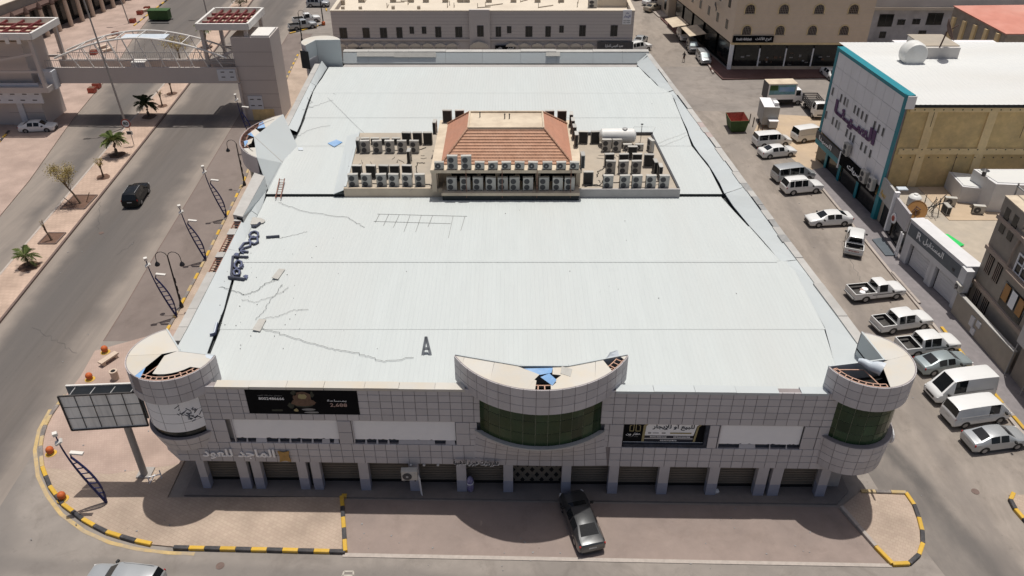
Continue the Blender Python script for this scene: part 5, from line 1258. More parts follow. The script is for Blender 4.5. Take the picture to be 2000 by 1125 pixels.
# ================================================================== FOOTBRIDGE
bg = thing('pedestrian_bridge', 'grey pedestrian footbridge with white arch truss between two towers', 'bridge', P(300,215,0))
y0, y1 = 107.0, 110.8; xl, xr = -63.5, -37.6
MB().box(xl, xr, y0, y0+.25, 5.55, 7.75).build('deck_fascia','bridge_grey',bg)
MB().box(xl, xr, y0+.26, y1-.26, 5.6, 6.3).build('deck','paver_median',bg)
MB().box(xl, xr, y1-.25, y1, 5.55, 7.75).build('deck_fascia','bridge_grey',bg)
for yy in (y0+.1, y1-.1):
    ar = []
    for k in range(25):
        t = k/24; ar.append((xl+1.5+(xr-xl-2.5)*t, yy, 8.1+3.6*math.sin(math.pi*(.08+.84*t))))
    MB().tube(ar, .13, 8).build('arch_rib','bridge_white',bg,True)
    for k in range(2, 23, 2):
        a = Vector(ar[k]); d = 1.6 if k < 12 else -1.6
        MB().beam(a, (a.x+1.1, yy, 7.75), .05).build('truss_bar','bridge_white',bg); 
        if k % 4 == 0: MB().beam(a, (a.x-1.4, yy, 7.75), .035).build('truss_bar','bridge_white',bg)
    rl = MB().box(xl, xr, yy-.03, yy+.03, 8.65, 8.72)
    x = xl
    while x < xr: rl.box(x, x+.03, yy-.015, yy+.015, 7.75, 8.65); x += .3
    rl.build('railing','metal_grey',bg)
for k in range(3, 22, 3):
    t = k/24; x = xl+1.5+(xr-xl-2.5)*t; z = 8.1+3.6*math.sin(math.pi*(.08+.84*t)); MB().beam((x,y0+.1,z),(x,y1-.1,z),.05).build('cross_brace','bridge_white',bg)
MB().sheet([(-52.5,y0+.2,11.62),(-46.5,y0+.2,11.62),(-46.5,y0+2.2,11.66),(-52.5,y0+2.2,11.66)],.05).build('shade_panel','blue_foil',bg)
kx = MB().box(-52.5,-50.6,108.4,109.8,6.3,8.0).build('stair_box','bridge_white',bg)
def bridge_tower(x0, x1, ya, yb, top, shaft, fr, label, flip):
    t = thing('bridge_tower', label, 'tower', ((x0+x1)/2, ya, 0))
    MB().box(shaft[0], shaft[1], ya, yb, 0, 11.7).build('shaft','bridge_grey',t)
    for k in range(1, 6):
        z = 11.7*k/6; MB().box(shaft[0]-.015, shaft[1]+.015, ya-.015, ya+.02, z-.02, z+.02).build('joint','tile_joint',t)
    fx0_, fx1_, fa, fb = fr
    for x in (fx0_+.4, fx1_-.5):
        for yy in (fa+.4, fb-.5): MB().box(x-.22, x+.22, yy-.22, yy+.22, 5.4, top-.3).build('post','bridge_grey',t)
    MB().box(fx0_+.2, fx1_-.2, fa+.2, fb-.2, 5.3, 6.0).build('floor','bridge_grey',t)
    MB().box(fx0_+.2, fx1_-.2, fa+.2, fa+.4, 8.0, 8.3).build('beam','bridge_grey',t)
    MB().beam((fx0_+.5,fa+.3,8.3),(fx1_-.5,fa+.3,10.6),.15).build('brace','bridge_grey',t)
    MB().box(fx0_+.2, fx1_-.2, fb-.4, fb-.2, 8.0, 8.3).build('beam','bridge_grey',t)
    # open roof frame
    for a, b in (((fx0_,fa),(fx1_,fa)),((fx0_,fb),(fx1_,fb)),((fx0_,fa),(fx0_,fb)),((fx1_,fa),(fx1_,fb))): MB().beam((*a,top+.3),(*b,top+.3),.16,.42).build('roof_edge','bridge_white',t)
    for k in range(1, 6):
        x = fx0_+(fx1_-fx0_)*k/6; MB().beam((x,fa,top+.35),(x,fb,top+.35),.10,.14).build('roof_purlin','roof_red_frame',t)
    for k in range(1, 4):
        yy = fa+(fb-fa)*k/4; MB().beam((fx0_,yy,top+.30),(fx1_,yy,top+.30),.12,.16).build('roof_rafter','roof_red_frame',t)
    MB().box(fx0_+.2, fx1_-.2, fa+.2, fb-.2, top-.25, top-.15).build('ceiling','ledge_cream',t)
    return t
tR = bridge_tower(-42.3,-32.3,107.4,112.4,12.8,(-37.8,-32.5),(-42.0,-35.2,107.5,115.6),'right bridge tower with open red roof frame and tall grey shaft',False)
MB().box(-35.0,-32.6,107.5,111.5,11.7,11.95).build('lift_housing','bridge_white',tR)
pn = MB().box(-40.3,-37.82,106.9,107.05,5.9,7.5).build('clad_panel','bridge_panel',tR)
for xx in (-39.8,-38.6):
    for z in (6.4,7.1): MB().box(xx,xx+.5,106.87,106.9,z,z+.12).build('slot','metal_dark',pn)
pn = MB().box(-36.9,-34.9,107.25,107.4,1.7,3.6).build('clad_panel','bridge_panel',tR)
for xx in (-36.6,-35.6):
    for z in (2.2,3.1): MB().box(xx,xx+.5,107.22,107.25,z,z+.12).build('slot','metal_dark',pn)
MB().box(-36.6,-33.6,107.3,107.42,.05,1.7).build('door_panel','block_tan',tR)
MB().box(-37.8,-37.5,106.95,107.5,0,5.5).build('corner_pier','bridge_grey',tR)
tL = bridge_tower(-75,-63.5,105.4,111,12.6,(-69.6,-64.9),(-76,-62.2,103.7,111.2),'left bridge tower with red roof frame, cut by the picture edge',True)
MB().box(-73.5,-69.7,105.6,111,0,5.3).build('side_shaft','bridge_grey',tL)
MB().box(-68.2,-67.4,105.2,105.42,0,5.3).build('pilaster','bridge_panel',tL)
pn = MB().box(-72.5,-63.9,104.5,104.7,3.6,6.4).build('clad_panel','bridge_panel',tL)
for i in range(14):
    xx = -71.9+(i % 5)*1.65+(.5 if i//5 % 2 else 0); z = 4.0+(i//5)*.85; MB().box(xx,xx+.6,104.47,104.5,z,z+.12).build('slot','metal_dark',pn)
pn = MB().box(-64.1,-62.2,105.6,106.9,5.2,7.6).build('clad_panel','bridge_panel',tL)
for i in range(8):
    MB().box(-74.6+i*1.5,-74.1+i*1.5,103.45,103.55,12.0,12.9).build('bracket','bridge_white',tL)
# rubble heap of pipes
# tall street light and speed sign on the median
p = P(247,246,.16); o = thing('tall_street_light','tall pale street light with two heads on the median before the bridge','street lamp',p)
top = Vector((p.x-1.0, p.y, 19.3)); MB().tube([p, top], [.16,.08], 8).build('mast','pole_grey',o,True)
for s in (-1,1): MB().beam(top, top+Vector((s*1.0,.2*s,.35)), .05).build('arm','pole_grey',o); MB().obox(top+Vector((s*1.25,.2*s,.38)), .45,.18,.09,.15).build('lamp_head','lamp_white',o)
p = P(262,284,.16); o = thing('speed_sign','round white speed limit sign reading 80 on the median','road sign',p)
MB().tube([p, p+Vector((0,0,3.3))], .05, 6).build('post','pole_grey',o)
MB().lathe(p+Vector((-.25,-.06,3.1)), [(.62,0),(.62,.03)], 24, 'Y').build('rim','red_bin',o); MB().lathe(p+Vector((-.25,-.10,3.1)), [(.47,0),(.47,.01)], 24, 'Y').build('disc','board_white',o)
lettering('80', p+Vector((-.58,-.125,2.88)), .66, .45, 'black_void', o, 0, .01, .02)
MB().box(p.x-.5,p.x+.3,p.y-.08,p.y-.04,1.7,2.2).build('plate','lamp_white',o); MB().box(p.x-.45,p.x+.1,p.y-.1,p.y-.08,1.8,2.1).build('plate_print','metal_dark',o)
p = P(252,46,.12); o = thing('tall_street_light','slim grey street light on the far left pavement','street lamp',p); MB().tube([p,p+Vector((-1.2,0,13))],[.12,.06],6).build('mast','pole_grey',o); MB().obox(p+Vector((-1.6,0,13.1)),.6,.2,.1).build('lamp_head','lamp_white',o)
p = P(405,30,.16); o = thing('tall_street_light','slim grey street light behind the right bridge tower','street lamp',p); MB().tube([p,p+Vector((-.5,0,16))],[.14,.07],6).build('mast','pole_grey',o); MB().obox(p+Vector((-.9,0,16)),.6,.2,.1).build('lamp_head','lamp_white',o)
p = P(632,48,.12); o = thing('tall_street_light','dark lamp post beside the two parked pickups','street lamp',p); MB().tube([p,p+Vector((-.1,0,6.5))],[.12,.07],6).build('mast','pole_black',o); MB().lathe(p,[(.35,0),(.35,.5),(.2,.6)],10).build('foot','bollard_orange',o)
p = P(312,41,.004); o = thing('dumpster','green dumpster beside two poles on the far road','dumpster',p)
MB().prism([(p.x-1.9,p.y-.2),(p.x+1.9,p.y-.2),(p.x+1.9,p.y+1.6),(p.x-1.9,p.y+1.6)],.3,1.9).build('container','green_bin',o); MB().box(p.x-2.0,p.x+2.0,p.y-.3,p.y+1.7,1.9,2.05).build('lid','green_bin',o)
tag(MB().tube([P(295,45,.1),P(330,45,.1)],.12,6).build('loose_pole','metal_dark'),'dark pole lying on the road before the dumpster','pole'); tag(MB().tube([P(322,37,.1),P(338,37,.1)],.12,6).build('loose_pole','metal_dark'),'dark pole lying on the road right of the dumpster','pole')

# ================================================================== PLANTS
def frond_mesh(L, leaf, m, dens=16):
    mb = MB(); pts = []
    for k in range(9):
        t = k/8; pts.append(Vector((L*t*(1-.12*t), 0, L*(.42*t-.62*t*t))))
    mb.tube(pts, [.035*(1-.8*k/8) for k in range(9)], 4)
    for k in range(dens):
        t = .12+.88*k/dens; i = min(7, int(t*8)); p = pts[i].lerp(pts[i+1], t*8-i); ll = leaf*math.sin(math.pi*(.15+.8*t))
        for s in (-1, 1):
            d = Vector((.55, s*.85, -.28+random.uniform(-.12,.12))).normalized()*ll*random.uniform(.85,1.15); wv = Vector((.035,0,.02))
            mb.add([p-wv, p+wv, p+d*.6+wv*.9, p+d, p+d*.6-wv*.9], [(0,1,2,3,4)])
    return mb.mesh('frond', m)
FR = {'palm_leaf': [frond_mesh(1.9,.55,'palm_leaf'), frond_mesh(1.6,.5,'palm_leaf')], 'palm_leaf_dark': [frond_mesh(1.9,.5,'palm_leaf_dark')]}
def palm(base, h, nf, s, label, m='palm_leaf', drop=.2):
    o = thing('palm_tree', label, 'palm tree', base, 0, 'palm trees on the median'); pts = [base + Vector((.03*k*random.uniform(-1,1), 0, h*k/6)) for k in range(7)]
    MB().tube(pts, [.24,.2,.19,.18,.17,.19,.15], 8).build('trunk','palm_trunk',o)
    for k in range(nf):
        f = link('frond', random.choice(FR[m]), o, (0,0,h-.05)); el = random.uniform(-.55,.75) if k > nf*drop else random.uniform(.5,1.1)
        f.rotation_euler = (random.uniform(-.2,.2), el-.25, 2*math.pi*k/nf*2.4 + random.uniform(-.3,.3)); f.scale = (s*random.uniform(.85,1.1),)*3
    pit(base, 1.0)
    return o
def pit(base, r=.9, square=False, label=None):
    o = MB()
    if square: o.obox((base.x,base.y,.20), r*.8, r, .02, R(4))
    else: o.prism([(base.x+r*random.uniform(.85,1.15)*math.cos(t*.5236), base.y+r*1.1*random.uniform(.85,1.1)*math.sin(t*.5236)) for t in range(12)], .1, .185)
    o = struct('planting_bed', o, 'pit_soil')
    if square:
        for a, b in (((-1,-1),(1,-1)),((1,-1),(1,1)),((1,1),(-1,1)),((-1,1),(-1,-1))):
            MB().beam((base.x+a[0]*r*.8,base.y+a[1]*r,.2),(base.x+b[0]*r*.8,base.y+b[1]*r,.2),.07,.07).build('edging','kerb_dark',o)
    return o
palm(P(291,228,.16), 2.1, 32, 1.05, 'dark green palm on the median in the bridge shadow','palm_leaf_dark')
palm(P(229,303,.16), 2.4, 40, 1.1, 'bright green palm on the median beside the speed sign')
palm(P(57,520,.16), 1.3, 18, .85, 'small young palm on the median at the left edge')
palm(P(405,92,.16), 3.4, 18, 1.0, 'palm on the median seen through the bridge railing')
def tree(base, h, r, nleaf, label, lean=0.0, m='tree_leaf', ls=.07, spread=1.0, cz=.75):
    o = thing('street_tree', label, 'tree', base, 0, 'sparse street trees'); tr = MB(); tips = []
    top = base + Vector((lean, 0, h*.55))
    tr.tube([base, base+Vector((lean*.4,0,h*.28)), top], [.13,.10,.07], 7)
    for k in range(9):
        a = 2*math.pi*k/9+random.uniform(-.3,.3); e = top + Vector((r*.75*math.cos(a)*random.uniform(.5,1), r*.75*math.sin(a)*random.uniform(.5,1), h*.45*random.uniform(.35,1)))
        st_ = base.lerp(top, random.uniform(.6,1)); md_ = st_.lerp(e, .5)+Vector((0,0,.15)); tr.tube([st_, md_, e], [.05,.03,.012], 5); tips += [e, md_]
        for q in range(4):
            e2 = e + Vector((random.uniform(-1,1),random.uniform(-1,1),random.uniform(-.3,.8)))*r*.35; tr.tube([md_.lerp(e,random.random()), e2], [.016,.006], 4); tips.append(e2)
    tr.build('trunk','tree_bark',o)
    cr = MB()
    for k in range(nleaf):
        c = random.choice(tips) + Vector((random.gauss(0,1),random.gauss(0,1),random.gauss(0,.8)))*r*.17
        s = ls*random.uniform(.6,1.4); n = Vector((random.uniform(-1,1),random.uniform(-1,1),random.uniform(-1,1))).normalized(); u = n.orthogonal().normalized()*s; v = n.cross(u).normalized()*s*.55
        cr.add([c-u, c-v, c+u, c+v], [(0,1,2,3)])
    cr.build('crown', m, o); return o
p = P(158,398,.16); tree(p, 4.4, 1.6, 2600, 'tall sparse olive-yellow tree in a square planting bed on the median', -1.1, 'tree_leaf', .065); pit(P(155,395,.16), 1.7, True)
for k, (dx, dz) in enumerate(((-1.3,.8),(.9,1.2))):
    pass
tag(MB().tube([p+Vector((-.6,-.4,0)),p+Vector((-1.6,-.2,.9))],.05,5).tube([p+Vector((.5,.3,0)),p+Vector((1.1,.5,1.2))],.05,5).build('cut_branch','tree_bark'),'cut leafless branches at the foot of the tall sparse tree','branch')
p = P(202,346,.16); tree(p, 2.3, .6, 260, 'small thin tree on the median between the tall tree and a palm'); pit(p, .8)
p = P(336,183,.16); tree(p, 3.4, 1.3, 500, 'sparse tree on the median under the footbridge'); pit(p, .8)
p = P(317,207,.16); tree(p, 2.4, .4, 60, 'bare sapling on the median beside the dark palm'); pit(p, .7)
p = P(352,118,.16); tree(p, 3.6, 2.2, 1100, 'wide olive shrub-like tree seen through the footbridge truss', 0,'tree_leaf',.1)
p = P(102,470,.16); tree(p, 2.6, .25, 14, 'bare stake-like sapling in the empty square bed', -.4); pit(P(102,466,.16), 1.15, True)
p = P(380,150,.16); tree(p, .9, 1.6, 500, 'low dark shrub on the median beyond the footbridge', 0, 'palm_leaf_dark', .08)
p = P(470,12,.16); tree(p, 1.2, 1.8, 500, 'low dark shrub on the far end of the median', 0, 'palm_leaf_dark', .1); 
p = P(482,4,.16); tree(p, 3.0, .8, 120, 'small bare tree on the far end of the median')
# planters and benches on the opposite pavement
k = 0
for (px, py, kind, lab) in ((288,20,'r','red planter box nearest the far kerb'),(274,28,'r','red planter box left of the pale bench row'),(280,24,'w','pale bench between red planters on the far pavement'),(260,44,'r','red planter box beside the far street light'),
    (226,70,'r','red planter box above the footbridge deck'),(219,78,'w','pale bench seen through the footbridge truss'),(200,95,'w','pale bench seen left in the footbridge truss'),(184,106,'r','red planter box seen low in the footbridge truss'),
    (190,171,'r','red planter box under the footbridge, right of a pair'),(181,180,'r','red planter box under the footbridge, left of a pair'),(212,100,'w','pale bench nearest the arch middle of the footbridge')):
    p = P(px, py, .12)
    if kind == 'r':
        o = thing('planter_box', lab, 'planter', p, 0, 'red planter boxes'); MB().prism([(p.x-.5,p.y-.5),(p.x+.5,p.y-.5),(p.x+.5,p.y+.5),(p.x-.5,p.y+.5)], .12, .85).build('box','red_bin',o); MB().box(p.x-.42,p.x+.42,p.y-.42,p.y+.42,.85,.9).build('soil','pit_soil',o)
    else:
        o = thing('pavement_bench', lab, 'bench', p, 0, 'pale pavement benches'); MB().obox((p.x,p.y,.55),1.1,.35,.08,R(60)).build('seat','bench_stone',o); MB().obox((p.x,p.y,.3),.8,.25,.17,R(60)).build('plinth','bench_stone',o)

# ================================================================== BUILDINGS BEHIND
def windows(mbx, parent, rects, y, mat_='glass_dark', frame='metal_dark', depth=.12):
    for (x0, x1, z0, z1) in rects:
        f = MB(); t = .07
        f.box(x0-t,x1+t,y-.05,y+.02,z0-t,z0).box(x0-t,x1+t,y-.05,y+.02,z1,z1+t).box(x0-t,x0,y-.05,y+.02,z0,z1).box(x1,x1+t,y-.05,y+.02,z0,z1)
        o = f.build('window', frame, parent); MB().box(x0,x1,y-.02,y+.01,z0,z1).build('pane', mat_, o)
        MB().box((x0+x1)/2-.03,(x0+x1)/2+.03,y-.035,y-.02,z0,z1).build('mullion', frame, o)
# rear two-storey block
RY = 133.0
def rx(px): return P(px, 60, 5).x * RY / P(px, 60, 5).y
def rzv(py): # height on the plane y = RY
    v = (562.5-py)/FPX; c, s = math.cos(PITCH), math.sin(PITCH); return CAM_H + RY*(-s+v*c)/(c+v*s)
def rxx(px, py): v = (562.5-py)/FPX; c, s = math.cos(PITCH), math.sin(PITCH); return RY*((px-1000)/FPX)/(c+v*s)
rb_ = thing('rear_shop_block','long grey two-storey block with beige flat roof behind the mall','building',(-5,RY,0))
X0, X1 = rxx(645,22), rxx(1240,20); ZT = rzv(22)
MB().box(X0,X1,RY,RY+26,0,ZT-.9).build('wall','grey_stone',rb_)
for x0,x1,y0_,y1_ in ((X0,X1,RY,RY+.45),(X0,X0+.45,RY+.45,RY+26),(X1-.45,X1,RY+.45,RY+26)): MB().box(x0,x1,y0_,y1_,ZT-.9,ZT).build('parapet','grey_stone',rb_)
MB().box(X0-.08,X1+.08,RY-.08,RY+.5,ZT,ZT+.15).build('coping','roof_beige',rb_); MB().box(X0-.08,X0+.55,RY+.5,RY+26,ZT,ZT+.15).build('coping','roof_beige',rb_); MB().box(X1-.55,X1+.08,RY+.5,RY+26,ZT,ZT+.15).build('coping','roof_beige',rb_)
MB().box(X0+.45,X1-.45,RY+.45,RY+26,ZT-.88,ZT-.80).build('roof_deck','roof_beige',rb_)
for k in range(7):
    z = .6+k*(ZT-1)/7; 
for k in range(9):
    z = 3.6+k*.55; MB().box(X0-.01,X1+.01,RY-.012,RY+.01,z,z+.02).build('stone_joint','tile_joint',rb_)
bx0, bx1 = rxx(917,60), rxx(957,60); MB().box(bx0,bx1,RY-.5,RY,0,ZT+.35).build('entrance_bay','grey_stone',rb_)
W = []
for px0,px1,py0,py1 in ((664,677,55,74),(709,721,55,73),(743,755,55,73),(775,785,54,73),(801,808,53,65),(825,832,53,65),(851,861,53,72),(890,902,53,72),(969,978,53,71),(991,998,52,64),(1027,1039,52,71),(1066,1075,52,71),(1093,1100,51,63),(1132,1143,50,70),(1193,1205,50,70)):
    W.append((rxx(px0,62),rxx(px1,62),rzv(py1),rzv(py0)))
windows(None, rb_, W, RY)
windows(None, rb_, [(rxx(933,60),rxx(944,60),rzv(69),rzv(49))], RY-.5)
# scalloped arcade
ax = rxx(690,90); zA = rzv(87); zs = rzv(97); npx = [678,703,727,751,775,800,824,848,872,895]; npx2 = [1010,1036,1061,1086,1111,1136,1160]
for px in npx + npx2 + [936]:
    cx = rxx(px-12 if px != 936 else px, 88); wv = (.86 if px != 936 else 1.5); o_y = RY-.35 if px != 936 else RY-.9
    sh = [(cx-wv, zA-.15)] + [(cx+wv*math.cos(t), zA-.1+(.42 if px != 936 else .8)*math.sin(t)*(1 if abs(math.cos(t))>.3 else 1.15)) for t in [math.pi-math.pi*k/10 for k in range(11)]] + [(cx+wv, zA-.15)]
    MB().sheet([(x, o_y, z) for x, z in sh], .35).build('shell_hood','shell_cream',rb_)
    MB().box(cx-wv,cx+wv,RY-.06,RY-.01,0,zA-.3).build('arch_panel','coping_grey',rb_); MB().box(cx+wv+.02,cx+wv+.24,RY-.3,RY,0,zA).build('pilaster','grey_stone',rb_)
MB().box(X0+.1,X1-.1,RY-.25,RY-.02,zA+.75,zA+1.0).build('string_course','grey_stone',rb_)
def bsign(x0,x1,z0,z1,y,m,txts,label,name='shop_sign',cat='shop sign'):
    o = thing(name,label,cat,((x0+x1)/2,y,z0)); MB().box(x0,x1,y-.2,y,z0,z1).build('panel',m,o)
    for (s,fx,fz,fw,fh,mm) in txts: lettering(s,(x0+(x1-x0)*fx,y-.215,z0+(z1-z0)*fz),(x1-x0)*fw,(z1-z0)*fh,mm,o,0,.01,.015)
    return o
bsign(rxx(1166,85),rxx(1236,85),rzv(95),rzv(80),RY-.4,'metal_dark',[(arab('حميد العيسى للتجارة'),.22,.25,.5,.5,'print_white')],'dark shop sign with pale Arabic script at the rear block right end')
bsign(rxx(967,92),rxx(1005,92),rzv(97),rzv(87),RY-.4,'black_banner',[(arab('مقهى'),.06,.25,.3,.5,'print_white'),(arab('النخيل'),.62,.25,.34,.5,'print_white')],'black shop sign right of the rear block entrance bay')
bsign(rxx(696,95),rxx(709,95),rzv(97),rzv(93),RY-.4,'black_banner',[(arab('عود'),.2,.2,.6,.6,'print_grey')],'tiny black sign in the rear block arcade')
bsign(rxx(1216,35),rxx(1233,35),rzv(47),rzv(19),RY,'board_white',[(arab('للإيجار'),.1,.42,.8,.26,'print_blue'),(arab('محلات'),.3,.74,.4,.12,'print_blue'),('0555178096',.1,.22,.8,.09,'print_grey'),('0501178096',.1,.08,.8,.09,'print_grey')],'white for-rent sign high on the rear block right end','rent_sign','sign')
# roof clutter of the rear block
zr_ = ZT-.8
for i, (px, py) in enumerate(((668,8),(670,18),(704,18),(706,3),(768,3),(768,17),(803,3),(818,17),(832,3),(870,3),(900,3),(912,3),(955,3),(1003,3),(1050,3),(1096,3))):
    p = P(px, py, zr_+.1); s = .5 if py < 10 else .25
    tag(MB().box(p.x-s,p.x+s,p.y-.3,p.y+.3,zr_,zr_+1.0*s+.3).build('roof_vent','terrace_tan'), ['leftmost','second','third','fourth','fifth','sixth','seventh','eighth','ninth','tenth','eleventh','twelfth','thirteenth','fourteenth','fifteenth','rightmost'][i] + ' small vent box from the left on the beige rear roof', 'roof vent', 'vent boxes on the rear roof')
rp = MB()
for k in range(16):
    p = P(random.uniform(690,1180), random.uniform(2,16), zr_); rp.beam((p.x,p.y,zr_+.1),(p.x+random.choice((0,random.uniform(1,3))),p.y+random.uniform(0,2),zr_+.1),.06).beam((p.x,p.y,zr_),(p.x,p.y,zr_+.8),.05)
rp.build('roof_pipes','terrace_tan',rb_)
MB().box(P(1165,5,zr_).x,X1-.6,P(1160,14,zr_).y,RY+26,zr_,zr_+2.2).build('roof_room','roof_beige',rb_)
put_ac(True,P(1157,15,zr_),0,'air conditioner on the beige rear roof beside the roof room',None).scale=(1.6,1.3,1.0)

# apartment house with arched windows
ap = thing('apartment_house','beige apartment house with arched windows over glazed shops','building',(46,129,0))
AX0, AX1, AY = 35.4, 57.2, 128.9
MB().prism([(AX0,AY),(AX1,AY),(AX1+3,AY+30),(AX0-4.2,AY+30)],4.5,22).build('wall','beige_wall',ap)
MB().prism([(AX0+.6,AY+.9),(AX1,AY+.9),(AX1+3,AY+30),(AX0-3.6,AY+30)],0,4.5).build('shop_wall','black_void',ap)
for k in range(26): MB().box(AX0+.01,AX1,AY-.012,AY+.01,5.0+k*.5,5.018+k*.5).build('stone_joint','frame_tan',ap)
def arch_window(x, z, wd, h, parent, y=AY):
    n = 8; pts = [(x-wd/2,z),(x+wd/2,z)] + [(x+wd/2*math.cos(math.pi*k/n), z+h-wd/2+wd/2*math.sin(math.pi*k/n)*1.0) for k in range(n+1)]
    o = MB().sheet([(a,y-.03,b) for a,b in pts],.05).build('window','glass_dark',parent)
    gr = MB()
    for k in range(1,6): gr.box(x-wd/2+wd*k/6-.02,x-wd/2+wd*k/6+.02,y-.12,y-.08,z,z+h-.15)
    for k in range(1,5): gr.box(x-wd/2+.05,x+wd/2-.05,y-.12,y-.08,z+h*k/5-.02,z+h*k/5+.02)
    gr.build('grille','brown_trim',o); MB().box(x-wd/2-.1,x+wd/2+.1,y-.18,y,z-.12,z).build('sill','ledge_cream',o)
    rim = MB(); ar = [(x-wd/2,z)]+[(x+wd/2*math.cos(math.pi-math.pi*k/n), z+h-wd/2+wd/2*math.sin(math.pi*k/n)) for k in range(n+1)]+[(x+wd/2,z)]
    for a,b in zip(ar,ar[1:]): rim.beam((a[0],y-.06,a[1]),(b[0],y-.06,b[1]),.06,.07)
    rim.build('surround','frame_tan',o)
for px in (1458,1523,1586,1648):   # lower row as seen in the photo
    x = P(px,62,5).x*AY/P(px,62,5).y; arch_window(x,5.9 if px > 1480 else 5.9,1.55,1.5,ap)
for px in (1465,1531,1600,1667):
    x = P(px,20,9.5).x*AY/P(px,20,9.5).y; arch_window(x,9.2,1.65,1.5,ap)
# glazed shop front
gx = [AX0+.8,40.3,44.6,49.0,53.4,AX1-.3]
for a, b in zip(gx, gx[1:]):
    MB().box(a+.1,b-.1,AY+.3,AY+.36,.7,4.3).build('shop_glass','glass_dark',ap); MB().box(b-.14,b+.06,AY+.15,AY+.5,.2,3.6).build('shop_mullion','board_white',ap)
for k in range(26):
    x = random.uniform(AX0+1,AX1-1); MB().obox((x,AY+.27,random.uniform(.8,3.0)),random.uniform(.06,.3),.01,random.uniform(.04,.2)).build('display','print_grey' if k % 3 else 'print_wood',ap)
MB().box(AX0,AX1,AY-.1,AY+.9,4.3,4.6).build('fascia','frame_tan',ap); MB().box(AX0,AX0+.55,AY+.02,AY+.6,0,4.3).build('corner_post','board_white',ap); MB().box(AX0+.56,AX1,AY+.1,AY+.6,.2,.68).build('plinth','ledge_cream',ap)
zs0 = 4.75
bsign(AX0+.1,AX0+6.6,4.75,5.75,AY-.12,'black_banner',[('Koukh AlAthath',.08,.32,.38,.42,'print_white'),(arab('كوخ الأثاث'),.55,.2,.4,.66,'print_white')],'black furniture shop sign with English and Arabic lettering on the apartment house')
# its street side
def sidept(t, z, off=0): return (AX0-4.2*t-off, AY+30*t, z)
for i, t in enumerate((.08,.22,.36,.50,.64,.78)):
    for z in (6.0,9.4):
        MB().sheet([sidept(t,z,.02),sidept(t,z+1.5,.02),sidept(t+.035,z+1.5,.02),sidept(t+.035,z,.02)],.05).build('side_window','glass_dark',ap)
for t0,t1 in ((.03,.2),(.24,.42),(.46,.62),(.66,.8),(.84,.96)):
    MB().sheet([sidept(t0,.7,-.3),sidept(t0,4.1,-.3),sidept(t1,4.1,-.3),sidept(t1,.7,-.3)],.05).build('shop_glass','glass_dark',ap)
lt = lettering(arab('كوخ الأثاث'), sidept(.30,8.0,.05), 4.2, 1.1, 'metal_dark', None, -math.pi/2-math.atan(4.2/30), .05, .02, 'sign_lettering'); tag(lt,'dark Arabic lettering on the street side of the apartment house','sign'); 
ap2 = thing('far_house','pale beige house beyond the apartment house with arched windows','building',(33,162,0))
MB().prism([(30.8,161),(44,161),(42,200),(27,200)],0,15).build('wall','tan_render',ap2)
for k in range(5):
    t = k/5; x = 30.8-3.8*(t*.9+.04)-.03; y = 161+39*(t*.9+.04)
    for z in (1.0,5.4,9): MB().sheet([(x,y,z),(x,y,z+2.2),(x-.15,y+1.6,z+2.2),(x-.15,y+1.6,z)],.05).build('window','glass_dark',ap2)
for k,(px,py) in enumerate(((1322,45),(1355,62))):
    p = P(px,py,2.6); tag(MB().sheet([(p.x-1.2,p.y-2.8,2.6),(p.x+1.6,p.y-2.8,3.1),(p.x+1.0,p.y+2.8,3.1),(p.x-1.8,p.y+2.8,2.6)],.06).build('street_canopy','ledge_cream'),['pale car shade canopy farther up the side street','pale car shade canopy nearer the apartment house'][k],'canopy')

# old grey building and the red-roofed shed
og = thing('old_grey_building','weathered grey two-storey building right of the apartment house','building',(72,142,0))
MB().box(61.5,96,142,160,0,11.6).build('wall','old_grey',og); MB().box(60.5,96,140.9,142,6.6,7.1).build('balcony_slab','roof_beige',og); MB().box(61.5,96,141.2,141.9,7.1,8.3).build('balcony_front','old_grey_pale',og)
windows(None, og, [(64.2,66.6,3.6,5.6),(67.6,68.8,3.9,4.7),(70.2,71.4,4.0,4.8),(72.6,75.2,3.9,5.8),(77.2,79.6,3.9,5.8),(65.0,66.0,1.6,2.6),(71.8,73.0,1.8,2.8),(74.8,76.2,9.0,11.2)], 141.98)
MB().box(60.6,61.4,141.5,143,0,13).build('dark_pier','dish_rust',og)
put_ac(False,(80.6,141.6,4.6),0,'air conditioner on the weathered grey building wall',None).scale=(1.5,1.3,1.4)
rdz = 11.0
A_, B_, C_, D_ = P(1862,11,rdz), P(1965,66,rdz-1.2), P(2120,66,rdz-1.2), P(2120,8,rdz)
rs_ = thing('red_roofed_shed','grey block shed with large red metal roof at the upper right','building',(A_.x+5,B_.y,0))
MB().sheet([A_,B_,C_,D_],.15).build('roof','red_roof',rs_)
MB().add([(A_.x+.2,A_.y,0),(B_.x+.2,B_.y,0),(B_.x+.2,B_.y,rdz-1.4),(A_.x+.2,A_.y,rdz-.2)],[(0,1,2,3)]).add([(B_.x+.2,B_.y,0),(C_.x,C_.y,0),(C_.x,C_.y,rdz-1.5),(B_.x+.2,B_.y,rdz-1.4)],[(0,1,2,3)]).build('wall','block_grey',rs_)
for k in range(5):
    t = (k+.4)/5; x = A_.x+(B_.x-A_.x)*t+.15; y = A_.y+(B_.y-A_.y)*t; MB().obox((x,y,4.8),.3,.35,4.7,math.atan2(B_.y-A_.y,B_.x-A_.x)).build('pier','frame_tan',rs_)
MB().box(B_.x+.5,B_.x+30,B_.y-4,B_.y-.3,0,7.6).build('lean_to','terrace_tan',rs_)

